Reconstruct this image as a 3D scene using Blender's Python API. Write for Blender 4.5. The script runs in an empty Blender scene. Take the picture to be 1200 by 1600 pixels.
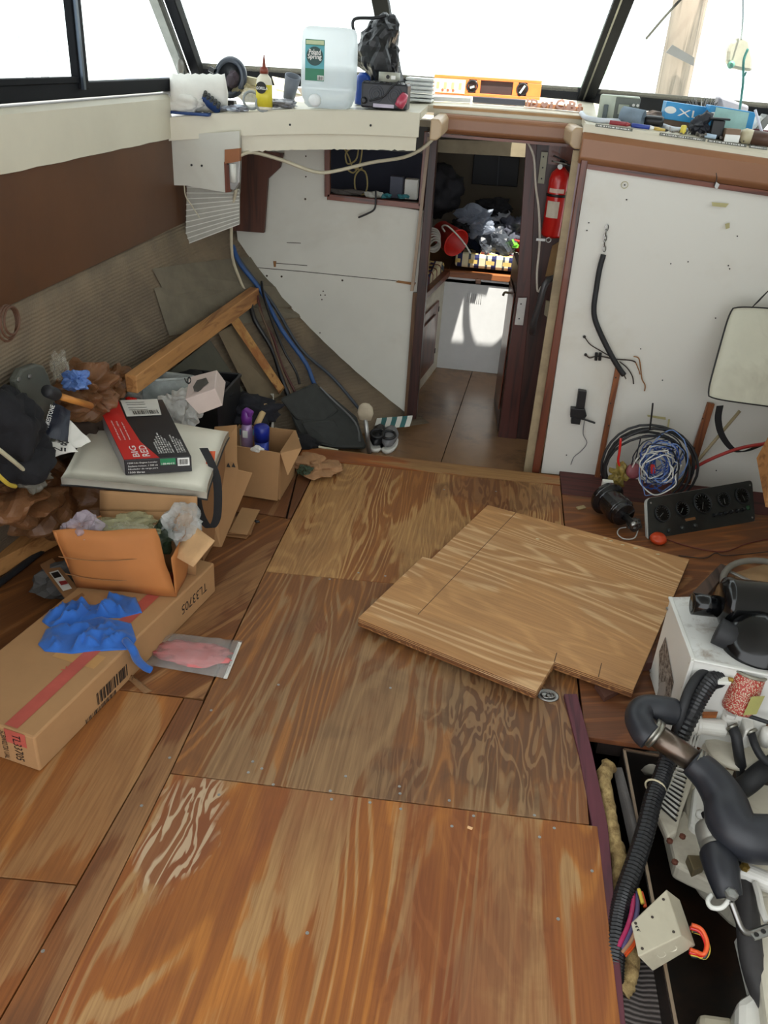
import bpy, bmesh, math, random
from mathutils import Vector, Matrix, noise, Quaternion
import numpy as np
random.seed(7)
SC = bpy.context.scene
COL = SC.collection
V = Vector

# ------------------------------------------------------------------ camera
FOC, CAMH = 1300.0, 1.8
def _cam():
    fx, fy = 811-600, 800-101
    r = math.radians(4.0); nx, ny = math.sin(r), math.cos(r)
    h = fx*nx+fy*ny; th = math.atan(h/FOC)
    Z = V((nx*math.cos(th), ny*math.cos(th), math.sin(th)))
    Y = V((fx, fy, -FOC)).normalized(); X = Y.cross(Z)
    return Matrix((X, Y, Z))
RC = _cam(); CC = V((0, 0, CAMH))
cam = bpy.data.cameras.new('camera'); camo = bpy.data.objects.new('camera', cam); COL.objects.link(camo)
camo.matrix_world = Matrix.Translation(CC) @ RC.to_4x4()
cam.sensor_fit = 'VERTICAL'; cam.sensor_height = 24.0; cam.lens = 24.0*FOC/1600
cam.clip_start = 0.02; cam.clip_end = 500
SC.camera = camo
# ------------------------------------------------------------------ sky, sun, exposure
SC.view_settings.view_transform = 'Standard'; SC.view_settings.look = 'None'
SC.view_settings.gamma = 1; SC.view_settings.use_curve_mapping = False
SC.view_settings.exposure = 0.0
w = bpy.data.worlds.new('sky'); SC.world = w; w.use_nodes = True
bg = w.node_tree.nodes['Background']; bg.inputs['Color'].default_value = (0.95, 0.98, 1.0, 1); bg.inputs['Strength'].default_value = 2.6
sun = bpy.data.lights.new('sun', 'SUN'); sun.energy = 14.0; sun.angle = math.radians(0.6); sun.color = (1, .95, .86)
suno = bpy.data.objects.new('sun', sun); COL.objects.link(suno)
SUND = V((-0.16, 0.27, -0.95)).normalized()
suno.rotation_euler = SUND.to_track_quat('-Z', 'Y').to_euler()

# ------------------------------------------------------------------ placing: the point of a real plane seen at a pixel of the 1200x1600 photograph
def _ray(px, py): return RC @ V((px-600, 800-py, -FOC))
def P(px, py, z=0.0): d = _ray(px, py); return CC+d*((z-CAMH)/d.z)
def PY(px, py, y): d = _ray(px, py); return CC+d*(y/d.y)
def PX(px, py, x): d = _ray(px, py); return CC+d*(x/d.x)

# ------------------------------------------------------------------ mesh building
FACET = set(range(200, 260)) | {3, 4, 5, 6, 21, 22, 51, 52, 53, 55, 56, 57, 54, 41, 42}
class B:
    soft = False
    def __init__(s): s.v = []; s.f = []
    def add(s, vs, fs):
        n = len(s.v); s.v += [V(x) for x in vs]; s.f += [tuple(i+n for i in f) for f in fs]; return s
    def hexa(s, b, t):
        n = len(b)
        return s.add(list(b)+list(t), [tuple(range(n-1, -1, -1)), tuple(range(n, 2*n))]+[(i, (i+1) % n, n+(i+1) % n, n+i) for i in range(n)])
    def prism(s, poly, d):            # polygon (any plane) and an extrusion vector
        poly = [V(p) for p in poly]; d = V(d)
        nrm = V((0, 0, 0))
        for i in range(len(poly)): nrm += poly[i].cross(poly[(i+1) % len(poly)])
        if nrm.dot(d) < 0: poly = poly[::-1]
        return s.hexa(poly, [p+d for p in poly])
    def box(s, c, size, rot=None):
        c = V(c); hx, hy, hz = [x/2 for x in size]; R = rot or Matrix.Identity(3)
        vs = [c+R@V((x, y, z)) for z in (-hz, hz) for x, y in ((-hx, -hy), (hx, -hy), (hx, hy), (-hx, hy))]
        return s.hexa(vs[:4], vs[4:])
    def frame(s, c, u, v, n, hu, hv, hn):   # oriented box by unit axes and half sizes
        R = Matrix((u.normalized(), v.normalized(), n.normalized())).transposed()
        return s.box(c, (2*hu, 2*hv, 2*hn), R)
    def beam(s, a, b, w, t, up=V((0, 0, 1))):
        a = V(a); b = V(b); d = (b-a); u = d.normalized(); side = u.cross(up)
        if side.length < 1e-4: side = V((1, 0, 0))
        side.normalize(); n = side.cross(u)
        return s.frame((a+b)/2, u, side, n, d.length/2, w/2, t/2)
    def tube(s, pts, r, n=8, sub=4, ribs=None, caps=True, closed=False):
        pts = [V(p) for p in pts]
        pts = spline(pts, sub, closed) if sub > 1 and len(pts) > 2 else pts
        m = len(pts); u = None; rings = []
        for i, p in enumerate(pts):
            if closed: t = pts[(i+1) % m]-pts[i-1]
            else: t = pts[min(i+1, m-1)]-pts[max(i-1, 0)]
            t = t.normalized() if t.length > 1e-9 else V((0, 0, 1))
            if u is None:
                u = t.orthogonal().normalized()
            else:
                u = (u-t*u.dot(t)); u = u.normalized() if u.length > 1e-6 else t.orthogonal().normalized()
            w_ = t.cross(u)
            rr = r(i/(m-1), i) if callable(r) else r
            rings.append([p+(u*math.cos(2*math.pi*k/n)+w_*math.sin(2*math.pi*k/n))*rr for k in range(n)])
        vs = [q for g in rings for q in g]; fs = []
        for i in range(m-1+(1 if closed else 0)):
            j = (i+1) % m
            for k in range(n): fs.append((i*n+k, i*n+(k+1) % n, j*n+(k+1) % n, j*n+k))
        if caps and not closed: fs += [tuple(range(n-1, -1, -1)), tuple((m-1)*n+k for k in range(n))]
        return s.add(vs, fs)
    def lathe(s, prof, o, ax=V((0, 0, 1)), n=20, u=None, sx=1.0, sy=1.0):   # prof: (radius, height)
        ax = V(ax).normalized(); u = (V(u)-ax*V(u).dot(ax)).normalized() if u else ax.orthogonal().normalized(); w_ = ax.cross(u); o = V(o)
        vs = []; fs = []
        for r_, h_ in prof:
            for k in range(n):
                a = 2*math.pi*k/n; vs.append(o+ax*h_+u*(math.cos(a)*r_*sx)+w_*(math.sin(a)*r_*sy))
        for i in range(len(prof)-1):
            for k in range(n): fs.append((i*n+k, i*n+(k+1) % n, (i+1)*n+(k+1) % n, (i+1)*n+k))
        if prof[0][0] > 1e-5: fs.append(tuple(range(n-1, -1, -1)))
        if prof[-1][0] > 1e-5: fs.append(tuple((len(prof)-1)*n+k for k in range(n)))
        return s.add(vs, fs)
    def cyl(s, a, b, r, n=16, r2=None):
        a = V(a); b = V(b); return s.lathe([(r, 0), (r if r2 is None else r2, (b-a).length)], a, b-a, n)
    def ring(s, c, ax, R, r, n=24, m=8, sx=1.0):
        ax = V(ax).normalized(); u = ax.orthogonal().normalized(); w_ = ax.cross(u); c = V(c)
        return s.tube([c+(u*math.cos(2*math.pi*k/n)*sx+w_*math.sin(2*math.pi*k/n))*R for k in range(n)], r, m, 1, closed=True)
    def grid(s, f, nu, nv):
        vs = [f(i/nu, j/nv) for j in range(nv+1) for i in range(nu+1)]
        return s.add(vs, [(j*(nu+1)+i, j*(nu+1)+i+1, (j+1)*(nu+1)+i+1, (j+1)*(nu+1)+i) for j in range(nv) for i in range(nu)])
    def blob(s, c, size, seed=0, amp=.35, fr=2.2, sub=4, floor=None, ridge=True):
        """crumpled lump: long soft creases running in a few directions"""
        bm = bmesh.new(); bmesh.ops.create_icosphere(bm, subdivisions=sub, radius=1)
        c = V(c); r_ = random.Random(seed*31+5); off = V((seed*7.13, seed*3.7, seed*1.9)); vs = []; facet = seed in FACET
        q_ = Quaternion((r_.random()-.5, r_.random()-.5, r_.random()-.5, r_.random()-.5)).normalized()
        for v in bm.verts:
            d = v.co.copy(); e = q_@d; e = V((e.x*.5, e.y*1.35, e.z*.95))
            wr = V((noise.noise(d*1.3+off), noise.noise(d*1.3+off+V((9, 0, 0))), 0))*.8
            a = noise.noise(e*fr*.6+off+wr); b2 = noise.noise(e*fr*1.5+off+wr*1.5+V((5, 1, 2))); b3 = noise.noise(e*fr*3.2+off+wr*2)
            if facet: k = 1.6*a+.55*b2+.14*b3
            elif ridge: k = .55*a*2+.75*(1-abs(b2)*3.2)*.55+.30*(1-abs(b3)*3)*.5-.30
            else: k = a+.4*b2
            p = d*(1+amp*k); p = V((p.x*size[0]/2, p.y*size[1]/2, p.z*size[2]/2))+c
            if floor is not None and p.z < floor: p.z = floor+.001*(a+1)
            vs.append(p)
        fs = [tuple(v.index for v in f.verts) for f in bm.faces]; bm.free()
        s.soft = not facet
        return s.add(vs, fs)
def spline(p, sub, closed=False):
    out = []; n = len(p)
    for i in range(n if closed else n-1):
        g = (lambda k: p[k % n]) if closed else (lambda k: p[max(0, min(n-1, k))])
        a, b, c, d = g(i-1), g(i), g(i+1), g(i+2)
        for k in range(sub):
            t = k/sub
            out.append(.5*((2*b)+(c-a)*t+(2*a-5*b+4*c-d)*t*t+(3*b-a-3*c+d)*t*t*t))
    if not closed: out.append(p[-1])
    return out

def wloc(o):
    l = V((0, 0, 0))
    while o is not None: l += o.location; o = o.parent
    return l
def tag(o, label=None, cat=None, group=None, kind=None):
    if label: o['label'] = label
    if cat: o['category'] = cat
    if group: o['group'] = group
    if kind: o['kind'] = kind
    return o
def link(b, name, m, parent=None, smooth=False, bevel=0, thick=0, sub=0, local=False, label=None, kind=None, remove=False):
    me = bpy.data.meshes.new(name)
    if parent is None:
        if local: o0 = V((0, 0, 0))
        else:
            mn = V([min(v[i] for v in b.v) for i in range(3)]); mx = V([max(v[i] for v in b.v) for i in range(3)])
            o0 = V(((mn.x+mx.x)/2, (mn.y+mx.y)/2, mn.z))
    else: o0 = V((0, 0, 0)) if local else wloc(parent)
    me.from_pydata([tuple(v-o0) for v in b.v], [], b.f); me.validate()
    me.materials.append(m)
    if smooth or b.soft:
        me.polygons.foreach_set('use_smooth', [True]*len(me.polygons))
    me.update()
    o = bpy.data.objects.new(name, me); COL.objects.link(o)
    if parent is None: o.location = o0
    else: o.parent = parent
    if thick:
        k = o.modifiers.new('thickness', 'SOLIDIFY'); k.thickness = thick; k.offset = 0
    if bevel:
        k = o.modifiers.new('bevel', 'BEVEL'); k.width = bevel; k.segments = 2; k.limit_method = 'ANGLE'; k.angle_limit = math.radians(40)
    if sub:
        k = o.modifiers.new('subdivision', 'SUBSURF'); k.levels = sub; k.render_levels = sub
    if label: o['label'] = label
    if kind: o['kind'] = kind
    return o
def T(name, label, cat, loc, group=None, rz=0, kind=None):
    o = bpy.data.objects.new(name, None); COL.objects.link(o); o.location = loc; o.rotation_euler = (0, 0, rz); o.empty_display_size = .03
    return tag(o, label, cat, group, kind)
def S(name):
    o = bpy.data.objects.new(name, None); COL.objects.link(o); o['kind'] = 'structure'; o.empty_display_size = .1; return o
def one(b, name, m, label, cat, group=None, **k):
    return tag(link(b, name, m, None, **k), label, cat, group)
def kids(o): return [c for c in bpy.data.objects if c.parent == o]
def dup(root, loc, rz=0, label=None, group=None):
    r = root.copy(); COL.objects.link(r); r.location = loc; r.rotation_euler = (0, 0, rz)
    if label: r['label'] = label
    if group: r['group'] = group
    for ch in kids(root):
        c = ch.copy(); COL.objects.link(c); c.parent = r
        for g in kids(ch):
            d = g.copy(); COL.objects.link(d); d.parent = c
    return r
_tc = {}
def txt(s, O, U, Vv, m, parent, name='lettering', lift=.0006, thick=0, bold=0.0):
    """letters s: O lower left, U full width vector, Vv line height vector"""
    key = (s, bold)
    if key not in _tc:
        cu = bpy.data.curves.new('t', 'FONT'); cu.body = s; cu.resolution_u = 2; cu.offset = bold
        ob = bpy.data.objects.new('t', cu); COL.objects.link(ob)
        dg = bpy.context.evaluated_depsgraph_get(); me = ob.evaluated_get(dg).to_mesh()
        vs = [V(v.co) for v in me.vertices]; fs = [tuple(p.vertices) for p in me.polygons]
        ob.evaluated_get(dg).to_mesh_clear(); bpy.data.objects.remove(ob); bpy.data.curves.remove(cu)
        _tc[key] = (vs, fs)
    vs, fs = _tc[key]
    x0 = min(v.x for v in vs); x1 = max(v.x for v in vs); y0 = min(v.y for v in vs); y1 = max(v.y for v in vs)
    n = U.cross(Vv).normalized()
    b = B().add([O+U*((v.x-x0)/(x1-x0))+Vv*((v.y-y0)/(y1-y0))+n*lift for v in vs], fs)
    o = link(b, name, m, parent)
    if thick:
        k = o.modifiers.new('thickness', 'SOLIDIFY'); k.thickness = thick; k.offset = 1
    return o
def decal(pts, m, parent, name='printed_panel', lift=.0008, label=None):
    pts = [V(p) for p in pts]; n = (pts[1]-pts[0]).cross(pts[2]-pts[0]).normalized()
    if n.dot(CC-pts[0]) < 0: n = -n
    return link(B().add([p+n*lift for p in pts], [tuple(range(len(pts)))]), name, m, parent, label=label)
def bars(O, U, Vv, m, parent, n=22, name='barcode', lift=.0008, seed=1):
    r = random.Random(seed); b = B(); x = 0; nn = U.cross(Vv).normalized()*lift
    ws = [r.choice((1, 1, 2, 3)) for _ in range(n*2)]; t = sum(ws)
    for i, q in enumerate(ws):
        if i % 2 == 0:
            a = O+U*(x/t)+nn; c = O+U*((x+q)/t)+nn; b.add([a, c, c+Vv, a+Vv], [(0, 1, 2, 3)])
        x += q
    return link(b, name, m, parent)

# ------------------------------------------------------------------ materials
def lin(c): return tuple((x/12.92 if x <= .04045 else ((x+.055)/1.055)**2.4) for x in [q/255 for q in c])
class N:
    def __init__(s, name):
        s.m = bpy.data.materials.new(name); s.m.use_nodes = True; s.t = s.m.node_tree; s.p = s.t.nodes['Principled BSDF']
    def n(s, typ, **k):
        x = s.t.nodes.new(typ)
        for a, b in k.items():
            if hasattr(x, a): setattr(x, a, b)
        return x
    def l(s, a, b): s.t.links.new(a, b)
    def coords(s, scale=(1, 1, 1), loc=(0, 0, 0), rot=(0, 0, 0), src='Object'):
        c = s.n('ShaderNodeTexCoord'); m = s.n('ShaderNodeMapping'); out = c.outputs[src]
        if rot[2]:
            m0 = s.n('ShaderNodeMapping'); m0.inputs['Rotation'].default_value = rot; s.l(out, m0.inputs['Vector']); out = m0.outputs[0]; rot = (0, 0, 0)
        m.inputs['Scale'].default_value = scale; m.inputs['Location'].default_value = loc; m.inputs['Rotation'].default_value = rot
        s.l(out, m.inputs['Vector']); return m.outputs[0]
    def noise(s, vec, sc, det=3, rough=.5, dist=0):
        x = s.n('ShaderNodeTexNoise'); x.inputs['Scale'].default_value = sc; x.inputs['Detail'].default_value = det
        x.inputs['Roughness'].default_value = rough; x.inputs['Distortion'].default_value = dist
        s.l(vec, x.inputs['Vector']); return x.outputs['Fac']
    def ramp(s, fac, stops, interp='LINEAR'):
        x = s.n('ShaderNodeValToRGB'); x.color_ramp.interpolation = interp; e = x.color_ramp.elements
        while len(e) < len(stops): e.new(.5)
        for q, (p, c) in zip(e, stops): q.position = p; q.color = (*c, 1) if len(c) == 3 else c
        s.l(fac, x.inputs[0]); return x.outputs[0]
    def math(s, op, a, b=None, c=None):
        x = s.n('ShaderNodeMath'); x.operation = op
        for i, q in enumerate((a, b, c)):
            if q is None: continue
            if isinstance(q, (int, float)): x.inputs[i].default_value = q
            else: s.l(q, x.inputs[i])
        return x.outputs[0]
    def mix(s, fac, a, b, typ='MIX'):
        x = s.n('ShaderNodeMix'); x.data_type = 'RGBA'; x.blend_type = typ
        for sock, q in ((x.inputs[0], fac), (x.inputs[6], a), (x.inputs[7], b)):
            if isinstance(q, (int, float)): sock.default_value = q
            elif isinstance(q, tuple): sock.default_value = (*q, 1)
            else: s.l(q, sock)
        return x.outputs[2]
    def bump(s, h, st=.3, d=.002):
        x = s.n('ShaderNodeBump'); x.inputs['Strength'].default_value = st; x.inputs['Distance'].default_value = d
        s.l(h, x.inputs['Height']); s.l(x.outputs[0], s.p.inputs['Normal'])
    def set(s, **k):
        for a, b in k.items():
            i = s.p.inputs[a.replace('_', ' ')]
            if isinstance(b, (int, float)): i.default_value = b
            elif isinstance(b, tuple): i.default_value = (*b, 1) if len(b) == 3 else b
            else: s.l(b, i)
        return s
_mc = {}
def M(name, col, r=.5, me=0.0, var=.12, sc=14, bump=.15, alpha=1.0, trans=0.0, dirt=0.0, dirtcol=(70, 55, 40), coat=0.0, sheen=0.0, src='Object'):
    if name in _mc: return _mc[name]
    k = N(name); c = lin(col); vec = k.coords(src=src)
    n1 = k.noise(vec, sc, 4, .6)
    dark = tuple(x*(1-var) for x in c); light = tuple(min(1, x*(1+var)) for x in c)
    base = k.ramp(n1, [(.3, dark), (.7, light)])
    if dirt:
        n2 = k.noise(vec, sc*.35, 5, .7, .5)
        f = k.ramp(n2, [(.5-.0, (0, 0, 0)), (.72, (dirt,)*3)])
        base = k.mix(f, base, lin(dirtcol))
    k.set(Base_Color=base, Roughness=r, Metallic=me)
    if bump: k.bump(k.noise(vec, sc*6, 3), bump, .0015)
    if alpha < 1: k.set(Alpha=alpha)
    if trans: k.set(Transmission_Weight=trans)
    if coat: k.set(Coat_Weight=coat)
    if sheen: k.set(Sheen_Weight=sheen)
    _mc[name] = k.m; return k.m
def PLY(name, seed=0, tan=(160, 118, 78), orange=(176, 102, 44), dark=(112, 60, 32), vary=.5, worn=.5, stain=.35, scale=1.0, rot=0.0, rings=16.0, red=0.0, raw=False, rough=.5, stretch=.42, patches=()):
    k = N(name); vec = k.coords((3.4*scale, stretch*3.4*.33*scale, 3.4*scale), (seed*3.17, seed*1.31, seed*.7), (0, 0, rot))
    big = k.noise(vec, .9, 2.5, .45, .35)
    ang = k.math('MULTIPLY', big, rings*6.283)
    s1 = k.math('SINE', ang)
    g1_ = k.ramp(s1, [(0.0, (0, 0, 0)), (.40, (.30, .30, .30)), (.80, (.85, .85, .85)), (1, (1, 1, 1))])
    fine = k.noise(k.coords((38*scale, 1.1, 38*scale), (seed*2.2, seed, 0), (0, 0, rot)), 1, 2, .5, .3)
    gl = k.math('ADD', k.math('MULTIPLY', g1_, .78), k.math('MULTIPLY', k.ramp(fine, [(.36, (0, 0, 0)), (.62, (1, 1, 1))]), .22))
    # fibre
    fv = k.coords((150, 5, 150), (seed, 0, 0), (0, 0, rot)); fib = k.noise(fv, 1, 3, .6)
    # worn varnish in long ragged patches
    pv = k.coords((2.6, .62, 2.6), (seed*5.1+2, seed*2.3, 0), (0, 0, rot)); pn = k.noise(pv, 1.5, 4, .55, .6)
    patch = k.math('ADD', pn, k.math('MULTIPLY', k.math('SUBTRACT', gl, .5), .10 if not raw else .02))
    patch = k.math('ADD', patch, k.math('MULTIPLY', k.math('SUBTRACT', fib, .5), .10))
    pm = k.ramp(patch, [(.56-.12*worn-.012, (0, 0, 0)), (.56-.12*worn+.03, (1, 1, 1))])
    var = k.mix(gl, lin(dark), lin(orange)); var = k.mix(.30 if not raw else .25, var, lin(orange))
    wear = k.mix(gl, tuple(.62*a+.38*b for a, b in zip(lin(tan), lin(dark))), lin(tan)) if not raw else k.mix(gl, lin(dark), lin(tan))
    c = k.mix(pm, var, wear)
    if red:
        rv = k.coords((3.0, .7, 3), (seed*1.7+9, 4, 0), (0, 0, rot)); rn = k.noise(rv, 1.2, 3, .5, .3)
        c = k.mix(k.ramp(rn, [(.5, (0, 0, 0)), (.66, (red,)*3)]), c, lin((124, 66, 42)))
    c = k.mix(k.math('MULTIPLY', k.ramp(fib, [(.35, (1, 1, 1)), (.6, (0, 0, 0))]), .34), c, tuple(x*.62 for x in lin(dark)))
    if stain:
        sv = k.coords((1, 1, 1), (seed*9.3, seed*4.4, 0)); sn = k.noise(sv, 2.1, 5, .6, .4)
        c = k.mix(k.ramp(sn, [(.52, (0, 0, 0)), (.74, (stain,)*3)]), c, lin((62, 48, 40)))
    for (cx, cy, rx, ry, cl_, cd_, st_, tw) in patches:      # worn or stained places with a shape of their own
        pc_ = k.coords((1/rx, 1/ry, 1), (-cx/rx, -cy/ry, 0)); gr_ = k.n('ShaderNodeVectorMath'); gr_.operation = 'LENGTH'
        wn = k.noise(k.coords((1, 1, 1)), 5, 4, .6, .5); k.l(pc_, gr_.inputs[0])
        rad = k.math('ADD', gr_.outputs['Value'], k.math('MULTIPLY', k.math('SUBTRACT', wn, .5), 1.3))
        msk = k.ramp(rad, [(.72, (1, 1, 1)), (1.0, (0, 0, 0))])
        zb = k.noise(k.coords((16*tw, 3.2*tw, 1), (seed, 0, 0), (0, 0, rot)), 1, 2.5, .45, .8)
        zs = k.math('SINE', k.math('MULTIPLY', zb, 44)); zc = k.mix(k.ramp(zs, [(.0, (0, 0, 0)), (.55, (1, 1, 1))]), lin(cd_), lin(cl_))
        c = k.mix(k.math('MULTIPLY', msk, st_), c, zc)
    k.set(Base_Color=c, Roughness=k.ramp(patch, [(.3, (rough-.06,)*3), (.7, (rough+.16,)*3)]), Specular_IOR_Level=.35)
    k.bump(k.math('ADD', k.math('MULTIPLY', gl, .6), fib), .25, .0012)
    return k.m
def WOOD(name, col, dark, r=.5, sc=1.0, axis=1, coat=0):
    if name in _mc: return _mc[name]
    k = N(name); s = [30*sc]*3; s[axis] = 2.2*sc
    vec = k.coords(tuple(s)); a = k.noise(vec, 1, 3, .55, .8)
    c = k.ramp(a, [(.32, lin(dark)), (.5, lin(col)), (.7, tuple(min(1, x*1.15) for x in lin(col)))])
    k.set(Base_Color=c, Roughness=r)
    if coat: k.set(Coat_Weight=coat)
    k.bump(a, .15, .001); _mc[name] = k.m; return k.m
def GLASS(name, tint=(.97, 1, 1), refl=.08):
    k = N(name); k.t.nodes.remove(k.p)
    tr = k.n('ShaderNodeBsdfTransparent'); tr.inputs[0].default_value = (*tint, 1); g = k.n('ShaderNodeBsdfGlossy'); g.inputs['Roughness'].default_value = .02
    mx = k.n('ShaderNodeMixShader'); mx.inputs[0].default_value = refl*.5; k.l(tr.outputs[0], mx.inputs[1]); k.l(g.outputs[0], mx.inputs[2])
    k.l(mx.outputs[0], k.t.nodes['Material Output'].inputs['Surface']); return k.m
def FILM(name, col, op=.5, rough=.25, transl=.5):      # thin plastic bag film: part see-through, part glowing through
    k = N(name); vec = k.coords(); n1 = k.noise(vec, 12, 4, .6)
    c = lin(col); k.set(Base_Color=k.ramp(n1, [(.3, tuple(x*.75 for x in c)), (.7, c)]), Roughness=rough)
    k.bump(k.noise(vec, 35, 4, .7, 1.2), .5, .004)
    tl = k.n('ShaderNodeBsdfTranslucent'); tl.inputs[0].default_value = (*c, 1)
    m1 = k.n('ShaderNodeMixShader'); m1.inputs[0].default_value = transl; k.l(k.p.outputs[0], m1.inputs[1]); k.l(tl.outputs[0], m1.inputs[2])
    tr = k.n('ShaderNodeBsdfTransparent'); m2 = k.n('ShaderNodeMixShader')
    k.l(k.ramp(n1, [(.3, (op*.8,)*3), (.75, (min(1, op*1.25),)*3)]), m2.inputs[0]); k.l(tr.outputs[0], m2.inputs[1]); k.l(m1.outputs[0], m2.inputs[2])
    k.l(m2.outputs[0], k.t.nodes['Material Output'].inputs['Surface']); return k.m
black = M('black_plastic', (22, 23, 26), .38, var=.2, bump=.05)
rubber = M('black_rubber', (30, 31, 34), .6, var=.25, bump=.1)
blkfab = M('black_fabric', (20, 20, 24), .9, var=.3, sc=40, bump=.4)
steel = M('steel', (150, 148, 145), .3, 1.0, var=.15, bump=.05)
alu = M('dull_metal', (165, 165, 162), .42, .9, var=.12)
white = M('white_gloss', (222, 222, 214), .4, var=.05)
offwhite = M('painted_white', (205, 204, 194), .5, var=.05, dirt=.25, sc=3, dirtcol=(150, 135, 105))
cream = M('cream_gelcoat', (212, 206, 186), .38, var=.05, sc=3, dirt=.2, dirtcol=(150, 125, 85))
card = M('cardboard', (168, 128, 86), .8, var=.08, sc=5, bump=.2, dirt=.15, dirtcol=(110, 80, 50))
cardd = M('cardboard_dark', (140, 100, 62), .85, var=.1, sc=5, bump=.2)
cardor = M('cardboard_orange', (176, 112, 58), .75, var=.1, sc=4, bump=.2, dirt=.2, dirtcol=(110, 66, 34))
ink = M('black_ink', (28, 26, 26), .6, bump=0)
whiteink = M('white_ink', (228, 228, 224), .5, bump=0, var=.02)
paper = M('paper', (215, 213, 205), .7, var=.05)
mahog = WOOD('mahogany', (104, 52, 32), (56, 24, 16), .38, axis=2, coat=.2)
mahogx = WOOD('mahogany_across', (110, 55, 34), (58, 26, 18), .38, axis=0, coat=.2)
darkbr = WOOD('dark_mahogany', (58, 28, 22), (30, 14, 12), .4, axis=2)
pine = WOOD('pine_timber', (178, 128, 76), (138, 90, 48), .6, axis=1)
batten = WOOD('batten_wood', (134, 78, 42), (92, 48, 26), .55, axis=2)
red = M('red_paint', (196, 26, 22), .28, var=.08, bump=.02, coat=.3)
navy = M('blue_cloth', (38, 96, 178), .85, var=.12, sc=9, bump=.35, sheen=.2)
X_, Y_, Z_ = V((1, 0, 0)), V((0, 1, 0)), V((0, 0, 1))
# ================================================================== THE SETTING
# ------------------------------------------------------------------ floor: plywood sheets on a dark sub-floor
floor = S('floor')
sub = M('dark_subfloor', (40, 28, 22), .9, var=.3)
b = B()
b.box((-.655, 1.6, -.05), (2.21, 4.4, .06)); b.box((1.05, 3.0, -.05), (1.1, 1.96, .06)); b.box((1.05, -.2, -.05), (1.1, 1.0, .06))
link(b, 'sub_floor', sub, floor)
b = B().box((0, 2.2, -.62), (3.4, 5.5, .04)); b.box((0, 5.0, -.13), (3.2, 2.6, .04)); b.box((-1.0, 2, -.3), (.04, 4, .5)); b.box((1.62, 2, -.3), (.04, 4, .7)); b.box((0, -.3, -.3), (3.4, .04, .6)); b.box((0, 3.9, -.35), (3.4, .04, .5))
link(b, 'bilge', sub, floor)
pA1, pA2, pB1, pB2, pB3 = P(285, 1300), P(720, 1400), P(800, 1120), P(620, 1230), P(500, 985)
plyA = PLY('plywood_a', 1, worn=.5, red=.5, stain=.2, tan=(172, 134, 88), orange=(178, 114, 52), dark=(122, 68, 36), scale=.8, rings=26, patches=[(pA1.x, pA1.y, .10, .23, (188, 166, 136), (122, 72, 44), .8, 1.0), (pA2.x, pA2.y, .20, .45, (124, 72, 44), (104, 54, 34), .45, .7)])
plyB = PLY('plywood_b', 2, worn=.6, red=.15, stain=.5, tan=(152, 120, 84), orange=(162, 108, 58), dark=(98, 64, 42), rings=30, patches=[(pB1.x, pB1.y, .27, .42, (138, 110, 78), (84, 60, 42), .62, .9), (pB2.x, pB2.y, .10, .20, (120, 90, 64), (78, 54, 40), .5, 1.0), (pB3.x, pB3.y+.02, .028, .05, (128, 84, 52), (116, 72, 44), .9, 2)])
pC1 = P(780, 770)
plyC = PLY('plywood_c', 3, worn=.7, red=.1, stain=.4, tan=(184, 142, 90), orange=(166, 110, 58), dark=(124, 76, 42), rings=34, scale=1.2, patches=[(pC1.x, pC1.y, .34, .20, (134, 96, 62), (94, 62, 42), .6, .8)])
plyF = PLY('plywood_left', 5, worn=.25, stain=.35, tan=(162, 120, 76), orange=(170, 110, 54), dark=(120, 72, 38), rings=7)
plyH = PLY('plywood_left_far', 6, worn=-.2, stain=.3, tan=(152, 110, 70), orange=(140, 90, 48), dark=(88, 52, 30), rings=14, rot=.5)
plyR = PLY('plywood_right', 8, worn=-.3, stain=.45, tan=(150, 104, 68), orange=(132, 82, 48), dark=(86, 52, 34), rings=16, red=.3, rot=1.3)
plyS = PLY('plank_wood', 9, worn=.2, stain=.4, tan=(150, 110, 72), orange=(140, 88, 48), dark=(90, 56, 36), rings=3)
purple = WOOD('purple_stained_wood', (92, 44, 54), (62, 30, 40), .6, axis=1)
def sheet(name, poly, m, z=0.0, t=.018, parent=floor, bev=.0015):
    poly = [V((p[0], p[1], z)) for p in poly]
    return link(B().prism(poly, (0, 0, -t)), name, m, parent, bevel=bev)
sheet('plywood_sheet', [(-.728, .2), (.478, .2), (.462, 1.655), (-.725, 1.606)], plyA)
sheet('plywood_sheet', [(-.725, 1.6095), (.440, 1.6585), (.448, 2.748), (-.741, 2.668)], plyB)
sheet('plywood_sheet', [(-.741, 2.6705), (.448, 2.7505), (.452, 3.752), (-.742, 3.712)], plyC)
sheet('threshold_plank', [(-.86, 3.716), (.452, 3.757), (.452, 3.86), (-.86, 3.845)], PLY('threshold_ply', 12, worn=.5, stain=.2, tan=(168, 128, 82), rot=1.57, rings=5), z=.002)
def xs(px, py): return P(px, py).x
nl0, nl1 = P(2, 1591), P(283, 1100); nd = (nl1-nl0)/(nl1.y-nl0.y)       # left edge line of the narrow plank
def nle(y): return nl0+nd*(y-nl0.y)
sheet('narrow_plank', [(-.728, .2), (-.728, 1.6), (-.734, P(317, 1095).y), nle(P(290, 1091).y), nle(.2)], plyS)
g_ = V((-.004, 0, 0))
q1, q2, q3 = P(0, 1364)+V((-.25, -.03, 0)), nle(P(152, 1388).y)+g_, nle(P(288, 1091).y)+g_
q4 = P(183, 1078)
sheet('plywood_sheet', [q1+V((0, .002, 0)), q2+V((0, .002, 0)), q3, q4, q4+V((-.78, -.05, 0)), q1+V((-.45, .4, 0))], plyF)
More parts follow.
